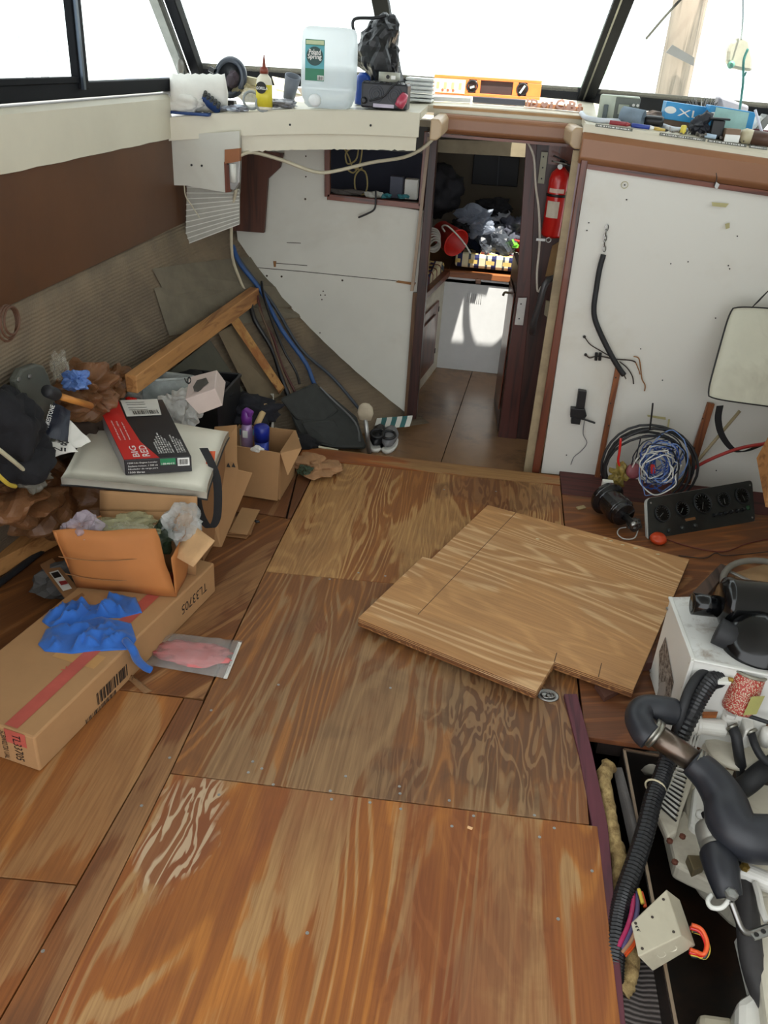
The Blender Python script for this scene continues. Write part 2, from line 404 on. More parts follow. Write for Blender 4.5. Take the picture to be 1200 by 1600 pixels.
sheet('plywood_sheet', [(q1.x, .2), nle(.2)+g_, q2-V((0, .002, 0)), q1-V((0, .002, 0))], PLY('plywood_near_left', 14, worn=.1, stain=.5, tan=(156, 112, 70), orange=(160, 98, 46), dark=(108, 62, 34), rings=16, red=.25))
sheet('plywood_sheet', [q4+V((-.78, -.045, 0)), q4+V((0, .004, 0)), (-.737, P(317, 1091).y), (-.745, 2.7, 0), (-.746, P(467, 813).y), P(402, 803), (-1.62, 3.0, 0)], plyH)
sheet('narrow_plank', [P(449, 810), (-.747, P(468, 811).y), (-.747, 3.71, 0), (-.84, 3.71, 0)], plyS)
sheet('plywood_sheet', [P(402, 801), P(446, 808), (-.845, 3.71), (-.865, 3.71), (-.865, 3.84, 0), (-1.2, 3.84, 0), (-1.6, 3.005, 0)], plyS)
sheet('plywood_sheet', [(.452, 2.0), (1.6, 2.0), (1.6, 2.62), (.452, 2.60)], plyR)
sheet('plywood_sheet', [(.454, 2.604), (1.6, 2.624), (1.6, 3.70), (.456, 3.66)], PLY('plywood_right_far', 19, worn=-.1, stain=.3, tan=(160, 112, 70), orange=(146, 90, 48), dark=(92, 54, 32), rings=18, rot=1.2))
sheet('threshold_plank', [(.456, 3.664), (1.6, 3.704), (1.6, 3.98), (.456, 3.93)], WOOD('dark_red_plank', (86, 40, 36), (54, 26, 24), .7, axis=0))
b = B()
scr = [(388, 1207), (409, 1201), (427, 1226), (518, 1249), (516, 1236), (578, 1254), (702, 1251), (624, 1229), (625, 1240), (706, 1291), (843, 1308), (866, 1294), (835, 1274), (626, 1264), (342, 1242), (265, 1184), (221, 1259), (540, 1213), (480, 1458), (67, 1486), (872, 1436), (515, 905), (560, 895), (602, 900), (775, 768), (694, 765), (330, 1110), (435, 1070), (640, 1010), (610, 1075), (395, 1190), (740, 1275), (925, 1361)]
for px, py in scr:
    c = P(px, py); b.lathe([(.0045, 0), (.0045, .0008), (.0028, .0011), (.0012, .0006)], c, n=8)
link(b, 'screw_heads', alu, floor, kind='stuff')

# lifted ply: wood beam beside the hatch
bm_ = B().prism([P(881, 1084, .012), P(902, 1084, .012), P(925, 1172, .008), P(950, 1290, .0), P(960, 1400, -.002), P(968, 1600, -.002)+V((0, -.6, 0)), P(940, 1600, -.002)+V((-.03, -.6, 0)), P(925, 1290, -.002), P(905, 1180, .006)], (0, 0, -.055))
one(bm_, 'hatch_beam', purple, 'purple stained wooden beam lying along the edge of the engine hatch', 'beam', bevel=.002)

# cabin sole beyond the doorway (lower level)
sole = M('cabin_sole_vinyl', (128, 96, 66), .26, var=.1, sc=8, dirt=.7, dirtcol=(52, 42, 34), bump=.08)
cs = S('floor'); cs.name = 'floor.001'
LZ = -.07
cs['kind']='structure'
link(B().prism([(-.95, 3.8, LZ), (-.168, 3.8, LZ), (-.06, 5.6, LZ), (-.95, 5.6, LZ)], (0, 0, -.03)), 'vinyl_sheet', sole, cs, bevel=.001)
link(B().prism([(-.164, 3.8, LZ), (.75, 3.8, LZ), (.75, 5.6, LZ), (-.056, 5.6, LZ)], (0, 0, -.03)), 'vinyl_sheet', sole, cs, bevel=.001)
link(B().box((-.2, 3.86, -.05), (1.5, .03, .09)), 'step_riser', cardd, cs)

# ------------------------------------------------------------------ left side of the hull
def dashz(x, y): return 1.602-.045*x*x+.05*max(0, y-3.9)
wl = S('wall_left')
brownp = M('brown_vinyl_liner', (88, 54, 28), .45, var=.12, sc=3, bump=.3, dirt=.45, dirtcol=(58, 40, 26))
b = B()      # coaming band under the windows, lower edge rough
n = 40
fr, bk = [], []
for i in range(n+1):
    y = .2+(3.92-.2)*i/n
    zb = 1.415+.0015*math.sin(i*1.9)+.002*noise.noise(V((i*1.3, 0, 0)))
    fr.append((V((-1.5, y, zb)), V((-1.5, y, 1.575)), V((-1.515, y, 1.592)), V((-1.62, y, 1.60)), V((-1.62, y, zb))))
vs = [p for r_ in fr for p in r_]
b.add(vs, [(i*5+k, i*5+(k+1) % 5, i*5+5+(k+1) % 5, i*5+5+k) for i in range(n) for k in range(5)])
link(b, 'coaming', cream, wl, smooth=False)
link(B().prism([(-1.51, .2, 1.03), (-1.51, .2, 1.45), (-1.51, 4.6, 1.45), (-1.51, 4.6, 1.03)], (-.02, 0, 0)), 'side_panel', brownp, wl)
def hullx(y, z):
    # sloping inner skin of the hull, narrowing to the bow
    k = max(0, min(1.1, (y-2.2)/2.3)); k = k**2.3
    s = max(0, 1.03-z)
    full = -1.53-.02*s-.18*s*s
    bow = -1.5+.6*s+.42*s*s
    return full*(1-k)+bow*k
def H(px, py, off=.03):            # point on the hull skin (or bulkhead, or floor) seen at a pixel, pulled back along the ray
    d = _ray(px, py).normalized(); t = .5
    while t < 8:
        p = CC+d*t
        if p.x < hullx(p.y, p.z)+.01 or p.y > 4.49 or (p.z < 0 and p.y < 3.84) or p.z < -.07: break
        t += .004
    return CC+d*(t-off)
hullm = N('hull_liner'); vec = hullm.coords((1, 1, 1)); wv = hullm.n('ShaderNodeTexWave'); wv.inputs['Scale'].default_value = 22; wv.inputs['Distortion'].default_value = 1.5; wv.bands_direction = 'Z'; hullm.l(vec, wv.inputs['Vector'])
hn = hullm.noise(vec, 1.6, 6, .65, .4)
hullm.set(Base_Color=hullm.mix(hullm.ramp(hn, [(.35, (0, 0, 0)), (.65, (1, 1, 1))]), lin((128, 112, 90)), lin((88, 78, 66))), Roughness=.85)
hullm.bump(hullm.math('ADD', wv.outputs[0], hullm.noise(vec, 120, 3)), .45, .004); hullm = hullm.m
b = B().grid(lambda u, v: V((hullx(.2+u*4.34, 1.03-v*1.35), .2+u*4.34, 1.03-v*1.35)), 50, 18)
link(b, 'hull_skin', hullm, wl, smooth=True, thick=.015)
# roving mat patches glued on the skin
matt = M('fibreglass_mat', (112, 104, 88), .9, var=.15, sc=10, bump=.5)
for q in ([(235, 420), (368, 395), (392, 440), (352, 470), (258, 462)], [(238, 450), (330, 440), (345, 480), (262, 525)]):
    pts = []
    for px, py in q:
        p = PX(px, py, -1.45)
        for _ in range(12): p = PX(px, py, hullx(p.y, p.z)+.006)
        pts.append(p)
    c = sum(pts, V((0, 0, 0)))/len(pts)
    b = B()
    def onhull(p):
        return V((hullx(p.y, p.z)+.014, p.y, p.z))
    ring = []
    for i in range(len(pts)):
        for k in range(4): ring.append(pts[i].lerp(pts[(i+1) % len(pts)], k/4))
    vs = [onhull(c)]+[onhull(c.lerp(p, .5)) for p in ring]+[onhull(p) for p in ring]; m_ = len(ring)
    fs = [(0, 1+i, 1+(i+1) % m_) for i in range(m_)]+[(1+i, 1+m_+i, 1+m_+(i+1) % m_, 1+(i+1) % m_) for i in range(m_)]
    link(b.add(vs, fs), 'fibreglass_patch', matt, wl)
# left side windows
alub = M('window_frame_black', (12, 14, 18), .6, .0, var=.2, bump=.05)
alub.node_tree.nodes['Principled BSDF'].inputs['Specular IOR Level'].default_value = .12
silver = M('window_frame_silver', (120, 120, 112), .35, .8, var=.15)
glass = GLASS('window_glass')
w1 = S('window_1')
def bar(bld, a, c, wd, dp, up=X_): return bld.beam(a, c, wd, dp, up)
link(B().box((-1.53, 2.2, 1.628), (.05, 4.1, .05)), 'frame_bottom', alub, w1, bevel=.004)
link(B().box((-1.515, 1.9, 1.66), (.03, 2.45, .02)), 'sliding_track', alub, w1, bevel=.003)
link(B().box((-1.515, 3.105, 1.99), (.03, .075, .72)), 'frame_upright', alub, w1, bevel=.004)
link(B().box((-1.495, 3.085, 1.99), (.012, .016, .72)), 'frame_bead', M('window_bead', (70, 80, 92), .3, .5), w1)
link(B().box((-1.53, 2.2, 2.345), (.06, 4.1, .05)), 'frame_top', alub, w1)
link(B().box((-1.53, 1.6, 2.0), (.006, 3.0, .7)), 'pane', glass, w1)
link(B().prism([(-1.53, 3.14, 1.65), (-1.53, 4.22, 1.65), (-1.53, 3.52, 2.34), (-1.53, 3.14, 2.34)], (.006, 0, 0)), 'pane', glass, w1)
kn = PX(277, 103, -1.515)
link(B().lathe([(.008, 0), (.02, .006), (.028, .012), (.028, .02), (.012, .026)], kn, X_), 'latch_knob', M('grey_knob', (120, 116, 108), .5), w1, smooth=True)
# mirrored starboard side (out of sight, lets the light in the same way)
wr = S('wall_right')
link(B().box((1.56, 2.0, .5), (.1, 4.6, 2.2)), 'side_panel', offwhite, wr)
w2 = S('window_2')
link(B().box((1.53, 2.0, 1.628), (.05, 4.5, .05)), 'frame_bottom', alub, w2)
link(B().box((1.53, 2.0, 2.345), (.06, 4.5, .05)), 'frame_top', alub, w2)
link(B().box((1.53, 2.0, 2.0), (.006, 4.4, .7)), 'pane', glass, w2)
# ------------------------------------------------------------------ windscreen, raked
w3 = S('window_3')
def ws(x, z):       # windscreen surface
    t = min(1, max(0, (abs(x)-.55)/.95)); y0 = 5.0-.72*t**1.3
    return V((x, y0-(z-1.68)*1.37, z))
ZT = 2.34
def raked(bld, x0, x1, zz0, zz1, wd, dp): return bld.beam(ws(x0, zz0), ws(x1, zz1), wd, dp, (ws(x0, zz1)-ws(x0, zz0)).cross(X_))
xs_ = [-1.5, -.64, .37, 1.5]; xt = [-1.44, -.70, .46, 1.44]
for i in range(3):
    a, c = ws(xs_[i], 1.665), ws(xs_[i+1], 1.665)
    link(B().beam(a+V((0, 0, .01)), c+V((0, 0, .01)), .05, .08), 'frame_bottom', alub, w3, bevel=.004)
    link(B().beam(ws(xt[i], ZT), ws(xt[i+1], ZT), .05, .05), 'frame_top', alub, w3)
    pts = [ws(xs_[i], 1.66), ws(xs_[i+1], 1.66), ws(xt[i+1], ZT), ws(xt[i], ZT)]
    link(B().prism(pts, (0, .006, .004)), 'pane', glass, w3)
for i, (wd) in enumerate((.05, .075, .085, .05)):
    p0, p1 = ws(xs_[i], 1.66), ws(xt[i], ZT)
    link(B().beam(p0, p1, wd, .05, Y_), 'frame_post', alub, w3, bevel=.004)
    if i in (0, 2):
        off = V((-.058, -.05, 0)) if i == 0 else V((-.012, -.035, 0))
        link(B().beam(p0+off, p1+off, .04 if i == 0 else .008, .03 if i == 0 else .01, Y_), 'post_trim', silver, w3)
        off = V((.022, -.035, 0)) if i == 2 else V((-.03, -.045, 0))
        link(B().beam(p0+off, p1+off, .006, .008, Y_), 'post_trim', silver, w3)
# windscreen wiper arm outside the right pane
a_, c_ = PY(1010, 60, 4.75), PY(1072, -10, 4.2)
one(B().tube([a_, (a_+c_)/2+V((0, 0, .004)), c_], .006, 6), 'wiper_arm', alub, 'thin dark wiper arm slanting across the right windscreen pane', 'wiper')
# ------------------------------------------------------------------ roof
ceil = S('ceiling')
link(B().prism([(-1.65, .1, 2.37), (1.65, .1, 2.37), (1.65, 4.05, 2.37), (.6, 4.15, 2.37), (-.6, 4.15, 2.37), (-1.65, 4.05, 2.37)], (0, 0, .06)), 'hard_top', M('roof_white', (190, 190, 182), .6), ceil)  # unseen roof; front edge carried past the windscreen top to shade the dash
# ------------------------------------------------------------------ dash
dash = S('trim_1')
def slab_cam(bld, poly, t, zf=dashz):
    # finely divided cambered slab: poly as list of (x, yfront, yback)
    top = []; 
    vs = []; m_ = len(poly)
    for x, y0, y1 in poly:
        for j in range(7):
            y = y0+(y1-y0)*j/6; vs.append(V((x, y, zf(x, y))))
    for x, y0, y1 in poly:
        for j in range(7):
            y = y0+(y1-y0)*j/6; vs.append(V((x, y, zf(x, y)-t)))
    k = m_*7; fs = []
    for i in range(m_-1):
        for j in range(6):
            a = i*7+j; fs.append((a, a+7, a+8, a+1)); fs.append((k+a, k+a+1, k+a+8, k+a+7))
        fs.append((i*7, k+i*7, k+i*7+7, i*7+7)); fs.append((i*7+6, i*7+13, k+i*7+13, k+i*7+6))
    for i in (0, m_-1):
        for j in range(6):
            a = i*7+j; fs.append((a, a+1, k+a+1, k+a) if i == 0 else (a+1, a, k+a, k+a+1))
    return bld.add(vs, fs)
def fy(x):   # front edge of the left dash in plan (bows forward a little)
    return 3.90+.10*math.sin(math.pi*min(1, max(0, (-x-.39)/1.15)))
def backy(x): return ws(x, 1.66).y+.02
L = [(-1.54+1.15*i/16, fy(-1.54+1.15*i/16), backy(-1.54+1.15*i/16)) for i in range(17)]
link(slab_cam(B(), L, .03), 'dash_top', cream, dash)
L = [(-.39+.70*i/8, 4.24, backy(-.39+.70*i/8)) for i in range(9)]
link(slab_cam(B(), L, .03), 'dash_top', cream, dash)
L = [(.31+1.25*i/16, 3.93+.02*(i/16), backy(.31+1.25*i/16)) for i in range(17)]
link(slab_cam(B(), L, .03), 'dash_top', cream, dash)
# left fascia: upper band and lower board with its rough arch
def fascia(x0, x1, ztop, zbot, yoff, t, n=40, rough=0.0):
    vs = []; 
    for i in range(n+1):
        x = x0+(x1-x0)*i/n; y = fy(x)+yoff
        zb = zbot(x)+(rough*noise.noise(V((x*60, 3, 0))) if rough else 0)
        vs += [V((x, y, ztop(x))), V((x, y, zb)), V((x, y+t, zb)), V((x, y+t, ztop(x)))]
    fs = [(i*4+k, i*4+(k+1) % 4, i*4+4+(k+1) % 4, i*4+4+k) for i in range(n) for k in range(4)]+[(0, 1, 2, 3), (n*4+3, n*4+2, n*4+1, n*4)]
    return B().add(vs, fs)
def zb1(x):
    return dashz(x, 3.9)-.095-.0*x
link(fascia(-1.52, -.39, lambda x: dashz(x, 3.9)-.001, zb1, -.012, .02), 'fascia_upper', cream, dash)
def zb2(x):
    # arch: deep at the left hanging board, thin to the right
    z = dashz(x, 3.9)-.15
    return z+.012*math.sin((x+.4)*2.2)
link(fascia(-1.20, -.40, lambda x: zb1(x), zb2, .0, .02, 60, .006), 'fascia_lower', cream, dash)
hb = [PY(*q, 3.93) for q in [(216, 224), (214, 285), (222, 290), (262, 289), (290, 290), (330, 297), (354, 301), (352, 240), (374, 232), (374, 205), (256, 212)]]
link(B().prism(hb, (0, .02, 0)), 'hanging_board', offwhite, dash)
holes = [(234, 253), (299, 258), (315, 259), (252, 190), (347, 199), (453, 195), (579, 196), (92, 236)]
b = B()
for px, py in holes:
    c = PY(px, py, 3.925 if py > 240 else fy(PY(px, py, 3.9).x)-.014); b.cyl(c, c+V((0, .004, 0)), .005, 8)
link(b, 'screw_holes', ink, dash, kind='stuff')
# padded vinyl rim: header over the doorway, returns, right run
padm = M('brown_vinyl_pad', (140, 96, 66), .35, var=.06, sc=4, bump=.1)
padc = M('light_vinyl_pad', (176, 152, 120), .35, var=.06, sc=4, bump=.1)  # return pads: the rim's brown vinyl in a lighter colour
def pad(a, c, h, m, name='rim_pad', dep=.05):
    a = V(a); c = V(c); d = (c-a).normalized(); out = V((d.y, -d.x, 0)).normalized()
    prof = [(0, 0), (dep*.7, 0), (dep, -.2*h), (dep, -.8*h), (dep*.6, -h), (0, -h)]
    n_ = 10; vs = []
    for i in range(n_+1):
        p = a.lerp(c, i/n_)
        for o_, z_ in prof: vs.append(p+out*o_+V((0, 0, z_)))
    k = len(prof)
    fs = [(i*k+j, i*k+(j+1) % k, i*k+k+(j+1) % k, i*k+k+j) for i in range(n_) for j in range(k)]+[tuple(range(k-1, -1, -1)), tuple(n_*k+j for j in range(k))]
    return link(B().add(vs, fs), name, m, dash, bevel=.006)
pad((-.335, 4.24, 1.585), (.285, 4.24, 1.582), .085, padm)
pad((.30, 3.96, dashz(.3, 3.9)-.028), (1.5, 3.98, dashz(1.25, 3.9)-.035), .125, padm, dep=.06)
pad((.285, 4.24, 1.583), (.305, 3.95, 1.583), .085, padc)
pad((-.345, 3.92, 1.575), (-.335, 4.24, 1.585), .085, padc)
link(B().box((-.02, 4.245, 1.60-.02), (.68, .03, .05)), 'header_board', cream, dash)
link(B().box((-.025, 4.235, 1.607), (.68, .022, .012)), 'header_lip', M('lip_wood', (170, 130, 80), .5), dash)
link(B().box((-.02, 4.23, 1.492), (.72, .06, .012)), 'header_batten', mahogx, dash)
link(B().prism([(.33, 3.935, 1.428), (1.5, 3.945, 1.352), (1.5, 3.945, 1.372), (.33, 3.935, 1.448)], (0, -.02, 0)), 'rim_batten', mahogx, dash)
link(B().prism([(.30, 3.925, dashz(.3, 3.9)-.03), (1.5, 3.94, dashz(1.5, 3.9)-.03), (1.5, 3.94, dashz(1.5, 3.9)+.002), (.30, 3.925, dashz(.3, 3.9)+.002)], (0, .02, 0)), 'rim_strip', cream, dash)
for (x0, x1) in ((930, 988), (1030, 1102), (1105, 1166), (1170, 1198)):
    f0 = (x0-925)/275; f1 = (x1-925)/275
    a = PY(x0, 195+f0*38+2, 3.924); c = PY(x1, 195+f1*38+2, 3.924)
    o = link(B().add([a, c, c+V((0, 0, .011)), a+V((0, 0, .011))], [(0, 1, 2, 3)]), 'embossed_label', M('label_grey', (96, 98, 88), .5), dash)
    bars(a+V((.006, -.001, .003)), (c-a)*.92, V((0, 0, .005)), whiteink, o, 26, 'embossed_marks', seed=x0)
# ------------------------------------------------------------------ bulkheads
YB = 4.5
wf = S('wall_front')
def panel(name, pts, d, m, parent=wf, **k): return link(B().prism(pts, d), name, m, parent, **k)
bl = [(357, 225), (372, 384), (400, 432), (450, 482), (510, 547), (570, 600), (640, 664), (662, 330), (512, 306), (512, 200), (357, 200)]
pts = [PY(x, y, YB) for x, y in bl]
panel('bulkhead_panel', pts, (0, .02, 0), offwhite)
pts = [PY(x, y, YB) for x, y in [(512, 200), (512, 306), (662, 322), (672, 215), (672, 190)]]
# joinery round the opening in the bulkhead (a framed pass-through)
o1, o2, o3, o4 = [PY(x, y, YB-.012) for x, y in [(512, 307), (658, 322), (668, 205), (512, 205)]]
fw = .028
link(B().beam(o1, o2, fw, .03, Y_), 'opening_frame', mahogx, wf, bevel=.002); link(B().beam(o2, o3, fw, .03, Y_), 'opening_frame', mahog, wf, bevel=.002); link(B().beam(o4, o1, fw, .03, Y_), 'opening_frame', mahog, wf, bevel=.002)
# crack, water stains and dowel holes
crk = M('crack_dark', (58, 46, 36), .8, bump=0); rust = M('rust_stain', (140, 98, 58), .8)
b = B()
for seg in ([(400, 418), (470, 424), (560, 433), (650, 442)], [(448, 379), (470, 380)], [(428, 411), (480, 415)]):
    for i in range(len(seg)-1):
        b.beam(PY(*seg[i], YB-.001), PY(*seg[i+1], YB-.001), .003, .002, Y_)
for px, py in [(478, 244), (478, 276), (477, 311), (417, 431), (440, 432), (535, 438), (505, 455), (501, 461), (508, 461), (503, 468), (500, 520), (515, 590)]:
    c = PY(px, py, YB); b.cyl(c, c-V((0, .002, 0)), .006 if py > 300 and py < 440 else .004, 6)
link(b, 'crack_line', crk, wf, kind='stuff')
b = B()
for q in ([(622, 438), (650, 442), (648, 446), (618, 441)], [(484, 540), (518, 546), (517, 549), (486, 544)], [(427, 408), (432, 408), (431, 417), (428, 417)]):
    b.prism([PY(x, y, YB-.001) for x, y in q], (0, -.002, 0))
link(b, 'gouge', rust, wf)
# left jamb of the doorway
panel('door_jamb', [PY(x, y, YB-.03) for x, y in [(672, 214), (684, 215), (650, 655), (634, 655)]], (0, .08, 0), darkbr, bevel=.003)
panel('door_jamb', [PY(x, y, YB-.035) for x, y in [(668, 214), (673, 214), (646, 455), (641, 455)]], (0, .02, 0), M('jamb_edge', (150, 130, 110), .5))
panel('jamb_batten', [PY(x, y, YB-.03) for x, y in [(645, 458), (652, 458), (640, 655), (631, 655)]], (0, .02, 0), WOOD('old_batten', (96, 70, 48), (60, 42, 30), .7, axis=2))
panel('bulkhead_foot', [PY(x, y, YB-.012) for x, y in [(585, 640), (637, 648), (636, 656), (583, 650)]], (0, .015, 0), cardd)
# right panel at the helm side
YR = 3.92
helm = N('helm_panel_white'); vec = helm.coords((1, 1, 1)); n1 = helm.noise(vec, 2.2, 5, .65, .3); n2 = helm.noise(helm.coords((14, 3, 3)), 1, 4, .6)
c = helm.mix(helm.ramp(n1, [(.55, (0, 0, 0)), (.8, (.28, .28, .28))]), lin((214, 212, 204)), lin((176, 164, 136)))
helm.set(Base_Color=c, Roughness=.5); helm.bump(helm.noise(helm.coords((60, 60, 400)), 1, 2), .12, .001); helm = helm.m
pr = [PY(920, 232, YR), PY(843, 738, YR), V((1.56, YR+.03, -.02)), V((1.56, YR+.03, 1.5))]
pr = [V((.335, YR, 1.50)), V((.365, YR, -.02)), V((1.56, YR+.03, -.02)), V((1.56, YR+.03, 1.46))]
panel('helm_panel', pr, (0, .02, 0), helm)
panel('corner_trim', [PY(x, y, YR-.012) for x, y in [(911, 232), (922, 233), (843, 740), (831, 738)]], (0, .035, 0), mahog, bevel=.004)
panel('jamb_side', [PY(x, y, YR+.05) for x, y in [(896, 235), (911, 235), (831, 740), (818, 738)]], (0, .03, 0), M('beige_side', (168, 150, 118), .6, dirt=.4))
panel('jamb_side', [PY(x, y, YR+.035) for x, y in [(905, 245), (912, 245), (882, 440), (877, 440)]], (0, .01, 0), M('lilac_strip', (170, 150, 158), .5))
# marks, hole, stains on the panel
b = B()
for px, py in [(976, 289), (979, 312), (1001, 545), (1118, 497), (1075, 409), (1048, 412), (1138, 415), (1140, 420), (1035, 594), (920, 348), (917, 360), (1119, 735), (885, 711), (1152, 369)]:
    c = PY(px, py, YR); b.cyl(c, c-V((0, .002, 0)), .0032, 6)
link(b, 'pin_holes', ink, wf, kind='stuff')
b = B(); c = PY(976, 289, YR-.001); b.ring(c, Y_, .014, .0015, 14, 4, sx=1)
for q in ([(1112, 316), (1139, 318), (1134, 324), (1113, 322)], [(1133, 350), (1140, 348), (1140, 356), (1134, 358)], [(1011, 648), (1040, 652), (1040, 656), (1012, 651)], [(1044, 655), (1047, 655), (1044, 672), (1042, 672)]):
    b.prism([PY(x, y, YR-.0005) for x, y in q], (0, -.0015, 0))
link(b, 'glue_mark', M('glue_mark', (176, 168, 120), .6), wf)
# vertical battens on the helm panel
for q in ([(962, 575), (971, 575), (937, 748), (929, 748)], [(1106, 630), (1117, 632), (1079, 757), (1066, 755)]):
    panel('wall_batten', [PY(x, y, YR-.02) for x, y in q], (0, .02, 0), batten, bevel=.002)
b = B()
for px, py in [(962, 590), (954, 630), (1098, 654), (1085, 700), (951, 665)]:
    c = PY(px, py, YR-.021); b.cyl(c, c-V((0, .002, 0)), .004, 6)
link(b, 'batten_screws', ink, wf, kind='stuff')
# aft facing joinery of the doorway's right side
panel('joinery_panel', [PY(x, y, YB-.05) for x, y in [(836, 222), (905, 225), (870, 480), (818, 740), (790, 735), (822, 470)]], (0, .02, 0), darkbr)
panel('joinery_panel', [PY(x, y, YB-.055) for x, y in [(858, 222), (900, 225), (897, 262), (856, 256)]], (0, .01, 0), mahog)
panel('joinery_patch', [PY(x, y, YB-.06) for x, y in [(863, 384), (874, 378), (868, 430), (852, 432)]], (0, .01, 0), M('cut_ply', (136, 106, 68), .8))
panel('joinery_panel', [PY(x, y, 4.2) for x, y in [(874, 392), (884, 300), (898, 300), (832, 738), (826, 738), (866, 420)]], (0, .01, 0), M('olive_side', (140, 126, 92), .7, dirt=.4))
panel('door_jamb', [PY(x, y, YB-.06) for x, y in [(839, 225), (828, 470), (802, 735), (772, 730), (806, 470), (822, 225)]], (0, .05, 0), WOOD('jamb_wood', (74, 34, 27), (44, 20, 17), .38, axis=2), bevel=.002)
# ------------------------------------------------------------------ fore cabin
fc = S('wall_front'); fc.name = 'wall_front.001'
cabw = M('cabin_grey', (120, 112, 100), .8, var=.1, sc=3)
cabc = M('cabin_cream', (178, 170, 148), .6)
link(B().prism([(-1.5, 4.55, 1.50), (.0, 4.55, 1.50), (.0, 6.9, 1.40), (-1.5, 6.9, 1.40)], (0, 0, .03)), 'deckhead', cabc, fc)
link(B().prism([(.46, 4.55, 1.50), (1.5, 4.55, 1.50), (1.5, 6.9, 1.40), (.46, 6.9, 1.40)], (0, 0, .03)), 'deckhead', cabc, fc)
link(B().prism([(.0, 5.60, 1.45), (.46, 5.60, 1.45), (.46, 6.9, 1.40), (.0, 6.9, 1.40)], (0, 0, .03)), 'deckhead', cabc, fc)
link(B().prism([(.0, 4.55, 1.50), (.46, 4.55, 1.50), (.46, 5.16, 1.47), (.0, 5.16, 1.47)], (0, 0, .03)), 'deckhead', cabc, fc)
b = B().ring(V((.23, 5.38, 1.50)), Z_, .245, .018, 28, 6); link(b, 'hatch_rim', silver, fc, smooth=True)
link(B().prism([PY(x, y, 5.3) for x, y in [(683, 218), (826, 222), (826, 246), (683, 238)]], (0, .03, 0)), 'deck_beam', M('beam_cream', (158, 146, 120), .6), fc)
link(B().box((0, 6.75, .6), (3.4, .05, 1.9)), 'fore_wall', cabw, fc)
link(B().prism([(-1.45, 4.6, -.1), (-.75, 6.75, -.1), (-.75, 6.75, 1.5), (-1.45, 4.6, 1.5)], (-.03, 0, 0)), 'side_skin', cabw, fc)
link(B().prism([(1.45, 4.6, -.1), (.75, 6.75, -.1), (.75, 6.75, 1.5), (1.45, 4.6, 1.5)], (.03, 0, 0)), 'side_skin', cabw, fc)
dk = M('dark_hatch', (26, 28, 36), .5)
h4 = [PY(x, y, 6.7) for x, y in [(741, 240), (812, 246), (808, 292), (737, 287)]]
link(B().prism(h4, (0, -.02, 0)), 'locker_door', dk, fc, bevel=.004)
link(B().prism([PY(x, y, 6.67) for x, y in [(779, 243), (781, 243), (778, 290), (776, 290)]], (0, -.01, 0)), 'locker_seam', M('seam_grey', (60, 62, 70), .5), fc)
link(B().prism([PY(x, y, 6.0) for x, y in [(680, 260), (712, 278), (702, 315), (676, 312)]], (0, .03, 0)), 'locker_door', dk, fc, bevel=.004)
# berth with its front panel, wooden rail
YP = 5.55
berthw = M('berth_white', (216, 218, 218), .42, var=.03)
pf = [PY(x, y, YP) for x, y in [(703, 432), (815, 446), (772, 590), (686, 580)]]
zt = .56
link(B().prism([(-.31, YP, LZ), (.55, YP, LZ), (.55, YP, zt), (-.31, YP, zt)], (0, .02, 0)), 'berth_front', berthw, fc)
link(B().box((.12, YP+.008, zt+.015), (.9, .045, .04)), 'berth_rail', WOOD('rail_wood', (150, 92, 52), (110, 62, 34), .4, axis=0), fc, bevel=.004)
link(B().prism([(-.32, YP, zt-.02), (.6, YP, zt-.02), (.6, 6.7, zt-.02), (-.32, 6.7, zt-.02)], (0, 0, -.02)), 'berth_board', cardd, fc)
# port locker with a raised mahogany door
pl = [V((-.445, 4.62, LZ)), V((-.31, YP, LZ)), V((-.31, YP, zt-.02)), V((-.445, 4.62, zt-.02))]
link(B().prism(pl, (-.02, 0, 0)), 'locker_front', M('locker_white', (204, 198, 180), .5), fc)
link(B().prism([(-.44, 4.6, zt-.02), (-.30, YP, zt-.02), (-.30, 6.7, zt-.02), (-1.2, 6.7, zt-.02), (-1.3, 4.6, zt-.02)], (0, 0, .02)), 'berth_board', cardd, fc)
link(B().beam((-.435, 4.62, zt+.015), (-.305, YP, zt+.015), .05, .04), 'berth_rail', mahogx, fc, bevel=.004)
def onl(t, z, o=.0): p = pl[0].lerp(pl[1], t); return V((p.x+o, p.y, z))
link(B().prism([onl(.05, .02, .001), onl(.80, .02, .001), onl(.80, .44, .001), onl(.05, .44, .001)], (.014, 0, 0)), 'locker_door_frame', mahog, fc, bevel=.003)
link(B().prism([onl(.16, .08, .016), onl(.69, .08, .016), onl(.69, .38, .016), onl(.16, .38, .016)], (.012, 0, 0)), 'locker_door_panel', mahog, fc, bevel=.006)
for z in (.10, .38):
    link(B().box(onl(.815, z, .01), (.012, .02, .03)), 'hinge', black, fc)
# small vent grille in the berth front
b = B(); c = PY(741, 466, YP-.002)
for k in range(8): b.box(c+V((-.045+.013*k, 0, 0)), (.003, .002, .06))
link(b, 'vent_grille', M('vent_grey', (168, 168, 166), .5), fc)
link(B().box(PY(747, 440, YP-.03), (.035, .02, .03)), 'catch', M('catch_brown', (70, 52, 44), .4, .4), fc, bevel=.004)
